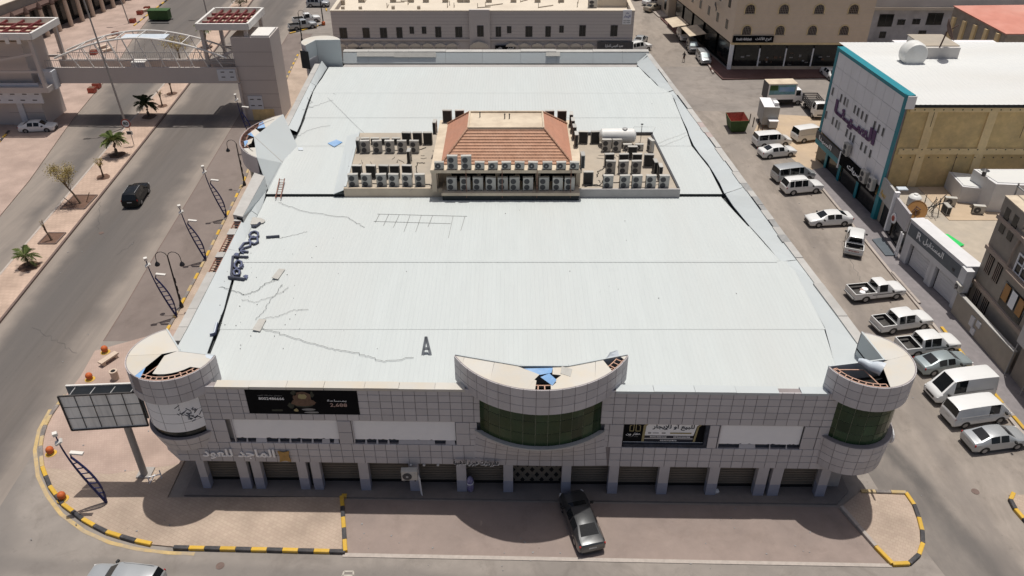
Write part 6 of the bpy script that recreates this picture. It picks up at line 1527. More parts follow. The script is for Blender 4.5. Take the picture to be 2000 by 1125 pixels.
# clinic with the big white sign front
cl = thing('clinic_building','tall white clinic with teal frame and purple sign on the side street','building',(40.2,86,0))
NX, NY, FX, FY = 40.3, 78.2, 38.75, 94.6; ZC = 14.3
def cf(t, z, off=0.0): 
    return Vector((NX+(FX-NX)*t - off, NY+(FY-NY)*t, z))
MB().prism([(NX+.35,NY+.1),(85,NY+.1),(85,NY+21),(FX+.35,FY)],0,13.3).build('wall','block_tan',cl)
MB().prism([(NX+.3,NY-.15),(85.2,NY-.15),(85.2,NY+.05),(NX+.3,NY+.05)],13.1,13.35).build('gutter','gutter_shade_dark',cl)
rfm = MB(); x = NX+.3; xs_ = []
while x < 85: xs_ += [(x,0),(x+.07,.02),(x+.14,.02),(x+.21,0)]; x += .5
vs = []; kk = len(xs_)
for y, z in ((NY-.2,13.45),(NY+10.2,14.0),(NY+21,13.5)):
    for x, h in xs_: vs.append((x, y if x > NX+.4 else y, z+h))
rfm.add(vs, [(i*kk+j,i*kk+j+1,(i+1)*kk+j+1,(i+1)*kk+j) for i in range(2) for j in range(kk-1)]).build('roof_sheet','roof_sheet_white',cl)
# block infill framed by tan concrete
for z in (3.3,7.9,12.6): MB().box(NX+.6,85,NY-.06,NY+.12,z,z+.65).build('ring_beam','frame_tan',cl)
for k in range(8): MB().box(NX+2.6+k*6.2,NX+3.5+k*6.2,NY-.055,NY+.12,0,13.1).build('wall_column','frame_tan',cl)
st_m = MB()
for k in range(12):
    x = NX+1.5+random.uniform(0,42); z = random.choice((12.6,8.0)); st_m.box(x,x+.05,NY-.07,NY-.05,z-random.uniform(1.0,3.4),z)
st_m.build('water_stain','dish_rust',cl)
pg_ = MB()
for z in (12.9,8.5,7.6):
    for k in range(44): pg_.box(NX+1+k*.98,NX+1.12+k*.98,NY-.075,NY-.05,z-.1,z+.02)
pg_.build('scaffold_holes','gutter_shade_dark',cl)
# white sheet front, panel by panel
zrows = [3.9,6.0,8.1,10.2,12.2,14.0]; nt = 8
MB().sheet([cf(0,3.8,-.05),cf(0,14.1,-.05),cf(1,14.1,-.05),cf(1,3.8,-.05)],.2).build('front_backing','tile_joint',cl)
for za, zb_ in zip(zrows, zrows[1:]):
    for k in range(nt):
        a, b = .03+.94*k/nt+.0015, .03+.94*(k+1)/nt-.0015
        MB().sheet([cf(b,za+.02,.02),cf(a,za+.02,.02),cf(a,zb_-.02,.02),cf(b,zb_-.02,.02)][::1],.05).build('front_panel','clinic_white',cl)
def cbar(t0,t1,z0,z1,m,off=.08,name='frame',th=.1): return MB().sheet([cf(t1,z0,off),cf(t0,z0,off),cf(t0,z1,off),cf(t1,z1,off)],th).build(name,m,cl)
cbar(-.005,.03,2.6,14.4,'teal'); cbar(.97,1.0,3.6,14.4,'teal')
MB().sheet([cf(1,14.35,.12),cf(0,14.35,.12),cf(0,14.4,-.75),cf(1,14.4,-.75)],.25).build('top_frame','teal',cl)
cbar(.03,.97,13.95,14.35,'teal')
MB().sheet([cf(-.01,14.35,.1),cf(-.01,14.35,-.8),cf(-.01,13.0,-.8),cf(-.01,13.0,.1)],.1).build('top_return','clinic_white',cl)
MB().prism([tuple(cf(-.01,0,.12))[:2],tuple(cf(.03,0,.12))[:2],tuple(cf(.03,0,-.6))[:2],tuple(cf(-.01,0,-.6))[:2]],0.1,3.0).build('front_pier','teal',cl)
cbar(.60,1.0,2.9,3.85,'metal_dark',.3,'sign_band'); cbar(.05,.585,2.4,3.9,'black_banner',.2,'sign_band')
cbar(.585,.60,1.8,3.9,'board_white',.25,'sign_edge'); cbar(.6,1.0,2.2,2.9,'teal',.22,'lower_band')
cbar(.03,.58,.1,2.4,'glass_dark',-.3,'shop_front'); cbar(.6,1.0,.1,2.2,'glass_dark',-.3,'shop_front')
for t in (.3,.58,.8): cbar(t,t+.03,.1,2.4,'teal',-.1,'post')
# slots in two rows
CLROT = math.atan2(NY-FY, NX-FX)
for row_z, ts in ((9.3,(.93,.79,.73,.69,.57,.52,.46,.40,.28,.22,.16)),(6.2,(.95,.83,.77,.73,.60,.54,.49,.37,.31,.24))):
    for i, t in enumerate(ts):
        cbar(t-.012,t+.010,row_z-.45,row_z+.45,'metal_dark' if i not in (3,) else 'metal_grey',.055,'slot_window',.04); cbar(t-.014,t-.011,row_z-.5,row_z+.5,'metal_grey',.075,'slot_frame',.04)
def cl_text(s, t, z, wd, h, m, off=.09, bold=.02, dp=.06, name='sign_lettering'):
    p = cf(t, z, off); me = text_mesh(s, wd, h, dp, bold); me.materials.clear(); me.materials.append(MATS[m]); return link(name, me, cl, p - wloc(cl), CLROT)
cl_text(arab('السـيـنـا'), .84, 6.9, 10.2, 2.0, 'purple', .12, .05)
cl_text(arab('السينا'), .93, 3.0, 3.6, .7, 'print_white', .42, .02, .02)
cl_text(arab('بصريات'), .45, 2.75, 3.6, .75, 'print_white', .32, .02, .05)
for i, t in enumerate((.50,.20,.09)):
    p = cf(t, 3.0 if i else 4.1, .42); o = put_ac(True, p, CLROT, ['air conditioner on the clinic front above the black sign band','left one of two air conditioners low on the clinic front','right one of two air conditioners low on the clinic front'][i], None); o.scale = (1.2,1.2,1.1)
tk2 = thing('roof_tank','white round water tank on the clinic roof','tank',P(1783,116,13.7)); p = P(1783,116,13.7)
MB().lathe((p.x-1.0,p.y-.6,14.9),[(.5,0),(1.25,.15),(1.4,.5),(1.4,1.6),(1.25,1.95),(.5,2.1)],20,'Y').build('drum','tank_white',tk2,True)
for s in (-1,1): MB().box(p.x-1.0+s*.8-.1,p.x-1.0+s*.8+.1,p.y-1.9,p.y-.8,13.6,14.0).build('cradle','metal_grey',tk2)
srm = thing('stair_room','rough grey block stair room on the clinic roof','roof room',P(1836,118,13.7)); p0, p1 = P(1802,117,13.7), P(1868,116,13.7)
MB().box(p0.x,p1.x,p0.y,p0.y+5.0,13.4,15.1).build('wall','old_grey_pale',srm); MB().box(p0.x-.1,p1.x+.1,p0.y+.5,p0.y+5.1,15.1,15.2).build('roof','terrace_tan',srm)
dsh = thing('satellite_dish','rusty brown satellite dish on the block stair room','satellite dish',P(1835,95,15.7)); p = P(1835,93,15.2)
dm = MB().lathe((0,0,0),[(.02,0),(.6,.08),(1.05,.26),(1.3,.42),(1.32,.46)],20); mt = Matrix.Translation(p+Vector((.3,0,1.9))) @ Matrix.Rotation(R(62),4,'Y') @ Matrix.Rotation(R(20),4,'X')
dm.v = [tuple(mt @ Vector(v)) for v in dm.v]; dm.build('reflector','dish_rust',dsh,True); MB().tube([p,p+Vector((.3,0,1.8))],.1,6).build('mast','dish_rust',dsh); MB().beam(p+Vector((.3,0,1.8)),p+Vector((1.3,-.2,2.6)),.04).build('feed_arm','dish_rust',dsh)
MB().box(49,62,NY+20,NY+25,0,12.6).build('rear_annex','clinic_white',cl)

# ---- low shops, brown flats and other roofs on the right
def PX(px, py, x):
    u = (px-1000)/FPX; v = (562.5-py)/FPX; c, s = math.cos(PITCH), math.sin(PITCH); t = x/u
    return Vector((x, (c+v*s)*t, CAM_H+(-s+v*c)*t))
sh = thing('corner_shops','row of low white shops with slate sign between the clinic and the brown flats','building',(41,68,0))
MB().prism([(40.6,78.0),(40.9,69.6),(41.9,60.9),(66,60.9),(66,78.0)],0,4.15).build('block','terrace_tan',sh)
MB().prism([(44,70.5),(66,70.5),(66,78.0),(44,78.0)],4.15,4.2).build('roof_screed','sand',sh)
def sf(t, z, off=0.0): return Vector((41.05+(39.75-41.05)*t-off, 60.7+(69.6-60.7)*t, z))
MB().prism([tuple(sf(0,0,.1))[:2],tuple(sf(1,0,.1))[:2],(41.3,69.7),(42.6,60.7)],2.6,4.75).build('front_box','shop_white',sh)
MB().prism([tuple(sf(-.01,0,.2))[:2],tuple(sf(1.0,0,.2))[:2],(40.9,69.75),(42.5,60.6)],4.75,4.9).build('coping','shop_white',sh)
MB().sheet([sf(.98,3.2,.14),sf(.06,3.2,.14),sf(.06,4.45,.14),sf(.98,4.45,.14)],.05).build('sign_panel','shop_slate',sh)
rt = math.atan2(60.7-69.6, 41.05-39.75)
def sh_text(s,t,z,wd,h,m,off=.17,bold=.01):
    me = text_mesh(s,wd,h,.03,bold); me.materials.clear(); me.materials.append(MATS[m]); return link('sign_lettering',me,sh,sf(t,z,off)-wloc(sh),rt)
sh_text('R',.82,3.55,.7,.75,'print_white'); sh_text(arab('المستقبل'),.70,3.55,3.2,.8,'print_white'); sh_text('M',.17,3.5,.3,.3,'metal_dark')
for t0,t1 in ((.06,.40),(.52,.88)):
    s_ = MB()
    for k in range(16): s_.sheet([sf(t1,.2+k*.15,-.28-(.02 if k%2 else 0)),sf(t0,.2+k*.15,-.28-(.02 if k%2 else 0)),sf(t0,.2+(k+1)*.15,-.28-(.02 if k%2 else 0)),sf(t1,.2+(k+1)*.15,-.28-(.02 if k%2 else 0))],.04)
    s_.build('shutter','shop_white',sh)
for t in (0.0,.42,.47,.90,.95): MB().sheet([sf(t+.06,.13,.02),sf(t,.13,.02),sf(t,2.6,.02),sf(t+.06,2.6,.02)],.4).build('pier','shop_white',sh)
MB().sheet([sf(1,.13,-.45),sf(0,.13,-.45),sf(0,2.6,-.45),sf(1,2.6,-.45)],.05).build('shop_recess','gutter_shade_dark',sh)
MB().obox(sf(-.03,3.6,.1),.35,.5,1.15,0).build('end_box','shop_white',sh)
sh2 = thing('small_shops','two small shops with blank grey sign panels beside the clinic','building',(40.2,74,0))
def s2(t, z, off=0.0): return Vector((39.8+(40.15-39.8)*t-off, 69.8+(78.0-69.8)*t, z))
MB().sheet([s2(1,3.1,.1),s2(.56,3.1,.1),s2(.56,5.3,.1),s2(1,5.3,.1)],.25).build('sign_panel','coping_grey',sh2)
MB().sheet([s2(.50,3.0,.1),s2(.06,3.0,.1),s2(.06,5.0,.1),s2(.50,5.0,.1)],.25).build('sign_panel','column_grey',sh2)
MB().sheet([s2(.55,1.0,.3),s2(.51,1.0,.3),s2(.51,5.5,.3),s2(.55,5.5,.3)],.5).build('party_post','board_white',sh2)
for t0,t1 in ((.56,1.0),(.06,.5)): MB().sheet([s2(t1,.13,-.5),s2(t0,.13,-.5),s2(t0,3.0,-.5),s2(t1,3.0,-.5)],.05).build('shop_front','glass_dark',sh2)
me = text_mesh(arab('قهوة'),1.5,.7,.03,.03); me.materials.clear(); me.materials.append(MATS['kerb_yellow']); link('sign_lettering',me,sh2,s2(.95,3.4,.14)-wloc(sh2),-math.pi/2)
MB().lathe(s2(.40,3.0,.2),[(.55,0),(.55,.06)],18,'X').build('round_sign','board_white',sh2); MB().lathe(s2(.40,3.0,.27),[(.3,0),(.3,.02)],14,'X').build('round_mark','red_bin',sh2)
MB().obox(s2(.6,5.6,-.6),.5,.35,.06,0).build('vent_cowl','blue_foil',sh2)
for k in range(2): MB().tube([s2(.02+.05*k,.2,.3),s2(.02+.05*k,2.9,.3)],.09,8).build('down_pipe','board_white',sh2)
MB().prism([tuple(s2(.05,0,.3))[:2],tuple(s2(.5,0,.3))[:2],tuple(s2(.45,0,1.6))[:2],tuple(s2(.05,0,1.3))[:2]],.1,.24).build('ramp','shop_slate',sh2)
# orange dish sign on its lattice
dc = PX(1790,412,41.0); ds = thing('dish_sign','large orange dish used as a shop sign on a lattice','shop sign',(dc.x,dc.y,4.2))
dm = MB().lathe((0,0,0),[(.02,.28),(.5,.24),(.9,.12),(1.05,0),(1.07,.04)],28); mt = Matrix.Translation(dc) @ Matrix.Rotation(R(-58),4,'Y') @ Matrix.Rotation(R(28),4,'X') @ Matrix.Rotation(R(180),4,'X')
dm.v = [tuple(mt @ Vector(v)) for v in dm.v]; dm.build('reflector','dish_orange',ds,True)
fm_ = mt @ Vector((0,0,-.03)); nrm = (mt.to_3x3() @ Vector((0,0,-1))).normalized(); ux = Vector((0,-1,0)); ux = (ux-nrm*ux.dot(nrm)).normalized(); uy = nrm.cross(ux)
if uy.z < 0: uy = -uy
for a,b in (((-.25,-.35),(-.25,.35)),((-.3,.35),(.25,.38)),((.25,.38),(.1,.05)),((-.2,.02),(.1,.05)),((0,.0),(.3,-.35))): MB().beam(fm_+ux*a[0]+uy*a[1]+nrm*.06, fm_+ux*b[0]+uy*b[1]+nrm*.06,.05,.02).build('mark','dish_rust',ds)
lt_ = MB(); q0 = PX(1820,440,42.5)
for k in range(7):
    a = Vector((42+random.uniform(0,2.4),dc.y+random.uniform(-.8,1.4),4.2)); b = Vector((42+random.uniform(-.2,2.0),dc.y+random.uniform(-1,1),6.2)); lt_.beam(a,b,.03)
lt_.beam(dc,(43.5,dc.y,5.6),.04); lt_.build('lattice','metal_dark',ds)
p = P(1783,400,4.2); o = thing('roof_tank','small white water tank behind the orange dish','tank',p); MB().lathe(p,[(.6,0),(.65,.1),(.65,.9),(.5,1.1),(.2,1.2)],16).build('drum','tank_white',o,True); MB().lathe(p+Vector((0,0,1.2)),[(.22,0),(.22,.08)],12).build('lid','tank_white',o)
for (px,py,lab,rz_) in ((1853,401,'air conditioner standing on the tan roof behind the orange dish',-.2),(1908,417,'air conditioner on the tan roof below the white roof room',-.2),(1846,416,'small dark-faced air conditioner on the tan roof',PI/2)):
    o = put_ac(False,P(px,py,4.2),rz_,lab,None)
    o.scale = (1.3,1.3,1.3)
p = P(1867,470,4.2); tag(MB().sheet([P(1838,456,4.25),P(1868,483,4.25),P(1884,478,4.3),P(1852,457,4.25)],.04).build('green_panel','green_sheet'),'bright green panel lying on the shop roof','panel')
o = thing('roof_room','low white room with flat roof on the tan roof','roof room',P(1900,400,4.2)); a,b,c,d = P(1870,395,4.2),P(1936,402,4.2),P(1942,372,4.2),P(1872,362,4.2)
MB().prism([(a.x,a.y),(b.x,b.y),(b.x+.6,b.y+3.4),(a.x+.2,a.y+3.6)],4.15,6.0).build('wall','shop_white',o); MB().prism([(a.x+.2,a.y+.2),(b.x-.2,b.y+.2),(b.x+.4,b.y+3.2),(a.x+.4,a.y+3.4)],6.0,6.06).build('roof','roof_sheet_white',o); MB().obox((b.x-1,b.y+2.4,6.3),.25,.25,.25).build('vent','metal_grey',o)
wh = thing('white_house','plain white flat-roofed house behind the low shops','building',(56,72,0)); a = P(1932,345,7.4)
MB().prism([(a.x,a.y-1.5),(72,a.y-4),(72,a.y+2.0),(a.x-.6,a.y+2.0)],0,7.3).build('wall','shop_white',wh); MB().prism([(a.x+.3,a.y-1.2),(72,a.y-3.7),(72,a.y+1.7),(a.x-.3,a.y+1.7)],7.3,7.36).build('roof','roof_sheet_white',wh)
MB().lathe((a.x-.5,a.y+.2,7.4),[(.2,0),(.2,.5),(.45,.6),(.05,.8)],10).build('cowl','metal_dark',wh)
bf = thing('brown_flats','brown three-storey flats at the right edge with white framed window','building',(42,56,0))
BX = 42.0
MB().box(BX,60,45,60.6,0,10.6).build('wall','brown_wall',bf); MB().box(BX-.06,60,57.2,60.66,10.6,11.9).build('roof_block','brown_wall',bf); MB().box(BX-.1,60,57.1,60.7,11.9,12.0).build('coping','ledge_cream',bf)
MB().box(BX-.08,60,45,57.1,10.6,10.72).build('terrace','ledge_cream',bf)
for z in (3.3,6.9,9.9): MB().box(BX-.22,BX,45,60.62,z,z+.35).build('string_course','brown_trim',bf)
def bq(p0,p1,m,off,name,th=.05,par=bf):
    a = PX(*p0,BX); b = PX(*p1,BX); MB().sheet([(BX-off,max(a.y,b.y),min(a.z,b.z)),(BX-off,min(a.y,b.y),min(a.z,b.z)),(BX-off,min(a.y,b.y),max(a.z,b.z)),(BX-off,max(a.y,b.y),max(a.z,b.z))],th)
def byz(y0,y1,z0,z1,m,off,name,th=.05,par=bf): return MB().sheet([(BX-off,y1,z0),(BX-off,y0,z0),(BX-off,y0,z1),(BX-off,y1,z1)],th).build(name,m,par)
for y in (59.6,58.3): 
    o = byz(y-.35,y+.35,9.0,11.3,'glass_dark',.08,'window'); 
for (y0,y1,z0,z1) in ((59.0,59.9,5.0,6.7),(57.6,58.5,5.0,6.7),(59.0,59.9,1.6,3.2),(57.6,58.5,1.6,3.2)):
    o = byz(y0,y1,z0,z1,'glass_dark',.06,'window')
    for k in range(4): byz(y0+.1+k*(y1-y0-.2)/3-.03,y0+.1+k*(y1-y0-.2)/3+.03,z0,z1,'brown_trim',.12,'bar',.04,o)
o = byz(53.6,56.2,7.25,8.9,'glass_dark',.05,'window')
for a in ((53.5,56.3,7.15,7.27),(53.5,56.3,8.85,8.97),(53.5,53.65,7.27,8.85),(56.15,56.3,7.27,8.85),(54.4,54.5,7.27,8.85),(55.3,55.4,7.27,8.85),(53.6,56.2,8.1,8.18)): byz(*a,'board_white',.13,'frame',.08,o)
MB().box(BX-.5,BX,53.2,56.6,6.95,7.12).build('window_ledge','brown_trim',bf)
o = byz(53.2,56.6,3.8,6.0,'glass_dark',.05,'opening'); 
for k in range(3): byz(53.4+k*1.1,54.2+k*1.1,4.4,5.9,['dish_orange','board_white','dish_orange'][k],.12,'curtain',.03,o)
MB().tube([(BX-.1,56.9,9.9),(BX-.25,56.9,8.9),(BX-.25,56.9,7.3)],.1,8).build('rounded_pier','brown_trim',bf)
tkb = P(1990,372,12.0); o = thing('roof_tank','white water tank on a steel stand on the brown flats','tank',tkb); MB().lathe((tkb.x+.8,tkb.y-1.0,13.4),[(.3,0),(.8,.1),(.85,.5),(.85,1.9),(.7,2.2),(.2,2.3)],16,'Y').build('drum','tank_white',o,True)
st__ = MB()
for sx in (-.5,1.9):
    for sy_ in (-3.2,-.4): st__.beam((tkb.x+sx,tkb.y+sy_,10.7),(tkb.x+sx,tkb.y+sy_,12.9),.05)
st__.beam((tkb.x-.5,tkb.y-3.2,12.6),(tkb.x+1.9,tkb.y-3.2,12.6),.05).beam((tkb.x-.5,tkb.y-.4,12.6),(tkb.x-.5,tkb.y-3.2,12.6),.05); st__.build('stand','metal_grey',o)
# yard wall and meter boxes
yw = thing('yard_wall','tan yard wall with meter boxes before the brown flats','wall',(41,56,0)); 
MB().prism([(40.7,60.3),(40.95,60.3),(41.45,51.5),(41.2,51.5)],.1,2.3).build('wall','terrace_tan',yw); MB().prism([(40.65,60.3),(41.0,60.3),(41.5,51.5),(41.15,51.5)],2.3,2.4).build('coping','coping_grey',yw)
for y,z,h in ((57.2,1.3,.8),(56.7,.6,.5),(56.3,1.6,.45)): MB().obox((40.75+(60.3-y)*.057,y,z),.15,.3,h*.6).build('meter_box','shop_white',yw)
put_ac(False,(40.55,60.2,2.6),-PI/2,'air conditioner fixed at the corner of the yard wall',None)
wv_ = thing('white_gable_house','pale wall of a house at the right picture edge','building',(41.5,48,0)); MB().box(41.1,50,43,51.6,3.4,9.2).build('wall','old_grey_pale',wv_); MB().box(41.5,50,43,51.2,0,3.4).build('ground_wall','brown_wall',wv_); MB().sheet([(41.05,50.0,7.2),(41.05,49.6,7.2),(41.05,49.6,7.7),(41.05,50.0,7.7)],.05).build('vent_hole','black_void',wv_)
for k in range(2): MB().tube([(41.0,51.2-k*2.5,0),(41.0,51.2-k*2.5,3.4)],.05,6).build('pipe','metal_grey',wv_)
# arcade building, upper left
ab = thing('arcade_building','tan building with column arcade at the upper left corner','building',(-86,152,0))
def af(t, off=0.0): return Vector((-86.6+(-80.6+86.6)*t-off, 141+34*t, 0))
MB().prism([tuple(af(-.3,2.5))[:2],tuple(af(1.2,2.5))[:2],(-120,185),(-130,130)],0,7.0).build('wall','terrace_tan',ab); MB().prism([tuple(af(-.3,2.3))[:2],tuple(af(1.2,2.3))[:2],(-120,185.5),(-130,129.5)],7.0,7.15).build('roof','roof_beige',ab)
for k in range(11):
    q = af(k*.1); MB().tube([q,q+Vector((0,0,5.0))],[.42,.36],10).build('column','bench_stone',ab,True); MB().lathe((q.x,q.y,5.0),[(.36,0),(.5,.25),(.3,.9),(.05,1.4)],10).build('capital','dish_rust',ab,True)
MB().prism([tuple(af(-.05,.2))[:2],tuple(af(1.05,.2))[:2],tuple(af(1.05,2.6))[:2],tuple(af(-.05,2.6))[:2]],5.2,5.5).build('canopy','dish_rust',ab)
MB().sheet([af(1.05,2.4)+Vector((0,0,.2)),af(-.05,2.4)+Vector((0,0,.2)),af(-.05,2.4)+Vector((0,0,4.8)),af(1.05,2.4)+Vector((0,0,4.8))],.05).build('shop_fronts','glass_dark',ab)
for k in range(5): q = af(.1+.18*k,8+k%2*6); MB().box(q.x-.8,q.x+.8,q.y-.8,q.y+.8,7.15,8.2).build('roof_box','terrace_tan',ab)

# ================================================================== VEHICLES
def ring_pts(st):
    x, zb, zm_, zt, wl_, wb, wt = st
    return [(0,zb),(wl_*.9,zb),(wl_,zb+.14),(wl_,zb+(zm_-zb)*.62),(wb,zm_),(wt,zt-.03*(1 if zt-zm_ > .2 else .4)),(wt*.82,zt+.012),(0,zt+.03)]
def vehicle_hull(root, S, wins, paint):
    """S: stations along the length; wins: {part: list of (station, ring segments)}; leftover faces are the body"""
    half = [ring_pts(s) for s in S]; n = len(half[0]); vid = {}; V = []
    def v(i, j, side):
        y, z = half[i][j]; key = (i, j, side if 0 < j < n-1 else 0)
        if key not in vid: vid[key] = len(V); V.append((S[i][0], side*y, z))
        return vid[key]
    faces = {}
    for i in range(len(S)-1):
        for j in range(n-1):
            for side in (-1, 1):
                f = (v(i,j,side), v(i+1,j,side), v(i+1,j+1,side), v(i,j+1,side))
                if side < 0: f = f[::-1]
                f = tuple(dict.fromkeys(f))
                name = 'body'
                for (nm, segs, jj, sd) in wins:
                    if i in segs and j in jj and (sd == 0 or sd == side): name = nm; break
                faces.setdefault(name, []).append(f)
    for i, flip in ((0, False), (len(S)-1, True)):
        for side in (-1, 1):
            f = [v(i,j,side) for j in range(n)]; f = tuple(dict.fromkeys(f))
            if (side > 0) != flip: f = f[::-1]
            faces['body'].append(f)
    for nm, fs in faces.items():
        used = sorted({k for f in fs for k in f}); mp = {k: q for q, k in enumerate(used)}
        mb = MB(); mb.v = [V[k] for k in used]; mb.f = [tuple(mp[k] for k in f) for f in fs]
        pn = nm.split('#')[0]
        mb.local(pn, paint if nm == 'body' else 'car_glass', root, True, 32)
TYR = {}
def wheel(root, x, y, r, wd=.22):
    key = (r, wd)
    if key not in TYR:
        TYR[key] = (MB().lathe((0,0,-0), [(r*.62,-wd/2),(r*.92,-wd/2),(r,-wd*.3),(r,wd*.3),(r*.92,wd/2),(r*.62,wd/2)], 20, 'Y').mesh('wheel','tyre',True), MB().lathe((0,0,0), [(r*.2,-wd/2-.012),(r*.6,-wd/2-.004),(r*.62,wd/2),(r*.2,wd/2+.012)], 14, 'Y').mesh('rim','rim',True,20))
    t = link('wheel', TYR[key][0], root, (x, y, r)); link('rim', TYR[key][1], t)
def arch(root, x, y, r, s):
    pts = [(x+r*math.cos(math.pi*k/10), y, .3+r*math.sin(math.pi*k/10)) for k in range(11)]
    if s > 0: pts = pts[::-1]
    MB().sheet(pts, .012).local('wheel_arch','trim_black',root)
def details(root, xf, xr, w, zf, zr_, wl_, wheels, r=.33, mirror=None, handle=True, bump='trim_black'):
    for s in (-1, 1):
        MB().obox((xf-.13, s*(w-.24), zf), .10,.15,.07, -s*.45).local('headlight','lamp_clear',root)
        MB().obox((xr+.085, s*(w-.155), zr_), .05,.11,.085, s*.35).local('tail_light','lamp_red',root)
        if mirror: MB().obox((mirror[0], s*(wl_+.10), mirror[1]), .07,.11,.07, s*.2).local('mirror',bump if bump != 'trim_black' else 'trim_black',root)
        for x in wheels: wheel(root, x, s*(wl_-.105), r); arch(root, x, s*(wl_+.006), r+.08, s)
    MB().box(xf-.06,xf+.025,-w*.5,w*.5,zf-.25,zf-.08).local('grille','trim_black',root)
    MB().box(xf-.05,xf+.02,-w*.75,w*.75,.24,.40).local('lower_grille','trim_black',root)
    MB().box(xr-.022,xr+.05,-.26,.26,zr_-.22,zr_-.10).local('number_plate','plate',root); MB().box(xr-.015,xr+.06,-w*.7,w*.7,.26,.40).local('rear_valance','trim_black',root)
G_ = lambda a, b: tuple(range(a, b))
SIDE = (4,); TOP = (6,); TOPW = (5,6)
def sedan(paint, L=4.75, W=.90, H=1.45, screen='car_glass'):
    k = L/4.75; h = H; S = []
    for x, zb, zm_, zt, wl_, wb, wt in (
        (-2.375,.40,.80,.92,.76,.74,.66),(-2.30,.26,.88,1.03,.85,.82,.71),(-2.05,.22,.93,1.08,.89,.86,.74),(-1.72,.20,.95,1.10,.90,.87,.72),(-1.02,.20,.96,h-.06,.90,.87,.62),(-.62,.20,.96,h-.01,.90,.87,.62),
        (-.30,.20,.96,h,.90,.87,.62),(-.18,.20,.96,h,.90,.87,.62),(.35,.20,.95,h-.03,.90,.87,.61),(.52,.20,.95,h-.07,.90,.86,.60),(1.22,.20,.92,1.0,.90,.85,.72),(1.75,.22,.86,.95,.90,.84,.73),(2.12,.23,.78,.87,.87,.80,.69),(2.30,.26,.72,.80,.80,.74,.63),(2.375,.36,.63,.70,.68,.64,.54)):
        S.append((x*k, zb, zm_, zt, wl_*W/.9, wb*W/.9, wt*W/.9))
    root = link('car', None)
    wins = [('rear_window',(3,),TOP,0),('windshield',(9,),TOP,0)]
    for s in (-1,1): wins += [('side_window#r%d'%s,(4,5),SIDE,s),('side_window#f%d'%s,(7,8),SIDE,s),('side_window#q%d'%s,(),SIDE,s)]
    vehicle_hull(root, S, wins, paint)
    details(root, 2.36*k, -2.36*k, W, .68, .86, W, (-1.38*k, 1.42*k), .33, (.95*k,.98))
    return root
def suv(paint, L=4.8, W=.94, H=1.78, van=False):
    k = L/4.8; S = []
    for x, zb, zm_, zt, wl_, wb, wt in (
        (-2.40,.45,.95,1.02,.80,.78,.70),(-2.34,.32,1.05,1.12,.88,.86,.76),(-2.10,.28,1.08,H-.09,.93,.90,.70),(-1.95,.28,1.08,H-.05,.93,.90,.70),(-1.45,.28,1.08,H,.94,.90,.70),(-1.35,.28,1.08,H,.94,.90,.70),(-.50,.28,1.08,H+.02,.94,.90,.71),(-.40,.28,1.08,H+.02,.94,.90,.71),
        (.30,.28,1.07,H-.01,.94,.90,.69),(.42,.28,1.07,H-.05,.94,.90,.68),(1.12,.28,1.06,1.13,.94,.89,.76),(1.85,.28,1.02,1.09,.93,.87,.76),(2.20,.30,.96,1.03,.91,.84,.74),(2.34,.34,.90,.97,.85,.79,.70),(2.40,.42,.76,.84,.78,.73,.64)):
        S.append((x*k, zb, zm_, zt, wl_*W/.94, wb*W/.94, wt*W/.94))
    root = link('car', None); wins = [('rear_window',(1,),TOPW,0),('windshield',(9,),TOP,0)]
    for s in (-1,1): wins += [('side_window#q%d'%s,(3,),SIDE,s),('side_window#r%d'%s,(5,),SIDE,s),('side_window#f%d'%s,(7,),SIDE,s)]
    vehicle_hull(root, S, wins, paint); details(root, 2.39*k, -2.38*k, W, .84, 1.0, W, (-1.42*k,1.42*k), .37, (.9*k,1.12))
    for s in (-1,1): MB().beam((-1.9*k,s*.62,H+.03),(.1*k,s*.62,H+.03),.02).local('roof_rail','metal_grey',root)
    return root
def minivan(paint, L=5.1, W=.96, H=1.9, glass=True, nose=1.0, cargo=False, high=0.0):
    H = H+high; S = []; f = L/2; wt = .78
    xs = [(-f,.42,1.0,1.05,.86,.84,.78),(-f+.05,.3,1.1,1.2,.93,.90,.82),(-f+.16,.28,1.12,H-.06,.95,.92,wt),(-f+.32,.28,1.12,H-.01,.96,.92,wt),(-f+1.5,.28,1.12,H+.02,.96,.92,wt),(-f+1.6,.28,1.12,H+.02,.96,.92,wt),(-f+2.75,.28,1.12,H+.02,.96,.92,wt),(-f+2.85,.28,1.12,H+.02,.96,.92,wt),
          (f-1.0-nose*.75,.28,1.10,H-.03,.96,.92,wt-.02),(f-.85-nose*.75,.28,1.10,H-.09,.96,.91,wt-.03),(f-.15-nose*.62,.28,1.06,1.16,.95,.90,.80),(f-.22,.30,.92 if nose > .5 else 1.0,1.0 if nose > .5 else 1.08,.92,.86,.74),(f-.05,.34,.82,.90,.88,.82,.72),(f,.42,.70,.77,.80,.75,.65)]
    for st in xs: S.append(tuple(st[:4]) + tuple(q*W/.96 for q in st[4:]))
    root = link('van', None); wins = [('rear_window',(1,),TOPW if glass else TOP,0),('windshield',(9,),TOP,0)]
    for s in (-1,1):
        wins += [('side_window#f%d'%s,(7,),SIDE,s)]
        if not cargo: wins += [('side_window#q%d'%s,(3,),SIDE,s),('side_window#r%d'%s,(5,),SIDE,s)]
    vehicle_hull(root, S, wins, paint); details(root, f-.01, -f+.02, W, .80, 1.0, W, (-f+1.05,f-.95), .34, (f-.55-nose*.62,1.15))
    if cargo:
        for s in (-1,1): MB().beam((-f+.4,s*(W-.008),1.16),(f-1.9,s*(W-.008),1.16),.012,.02).local('side_rail','metal_grey',root); MB().beam((-f+2.9,s*(W*.965),.55),(-f+2.9,s*(W*.965),1.5),.012).local('door_seam','trim_black',root)
    return root
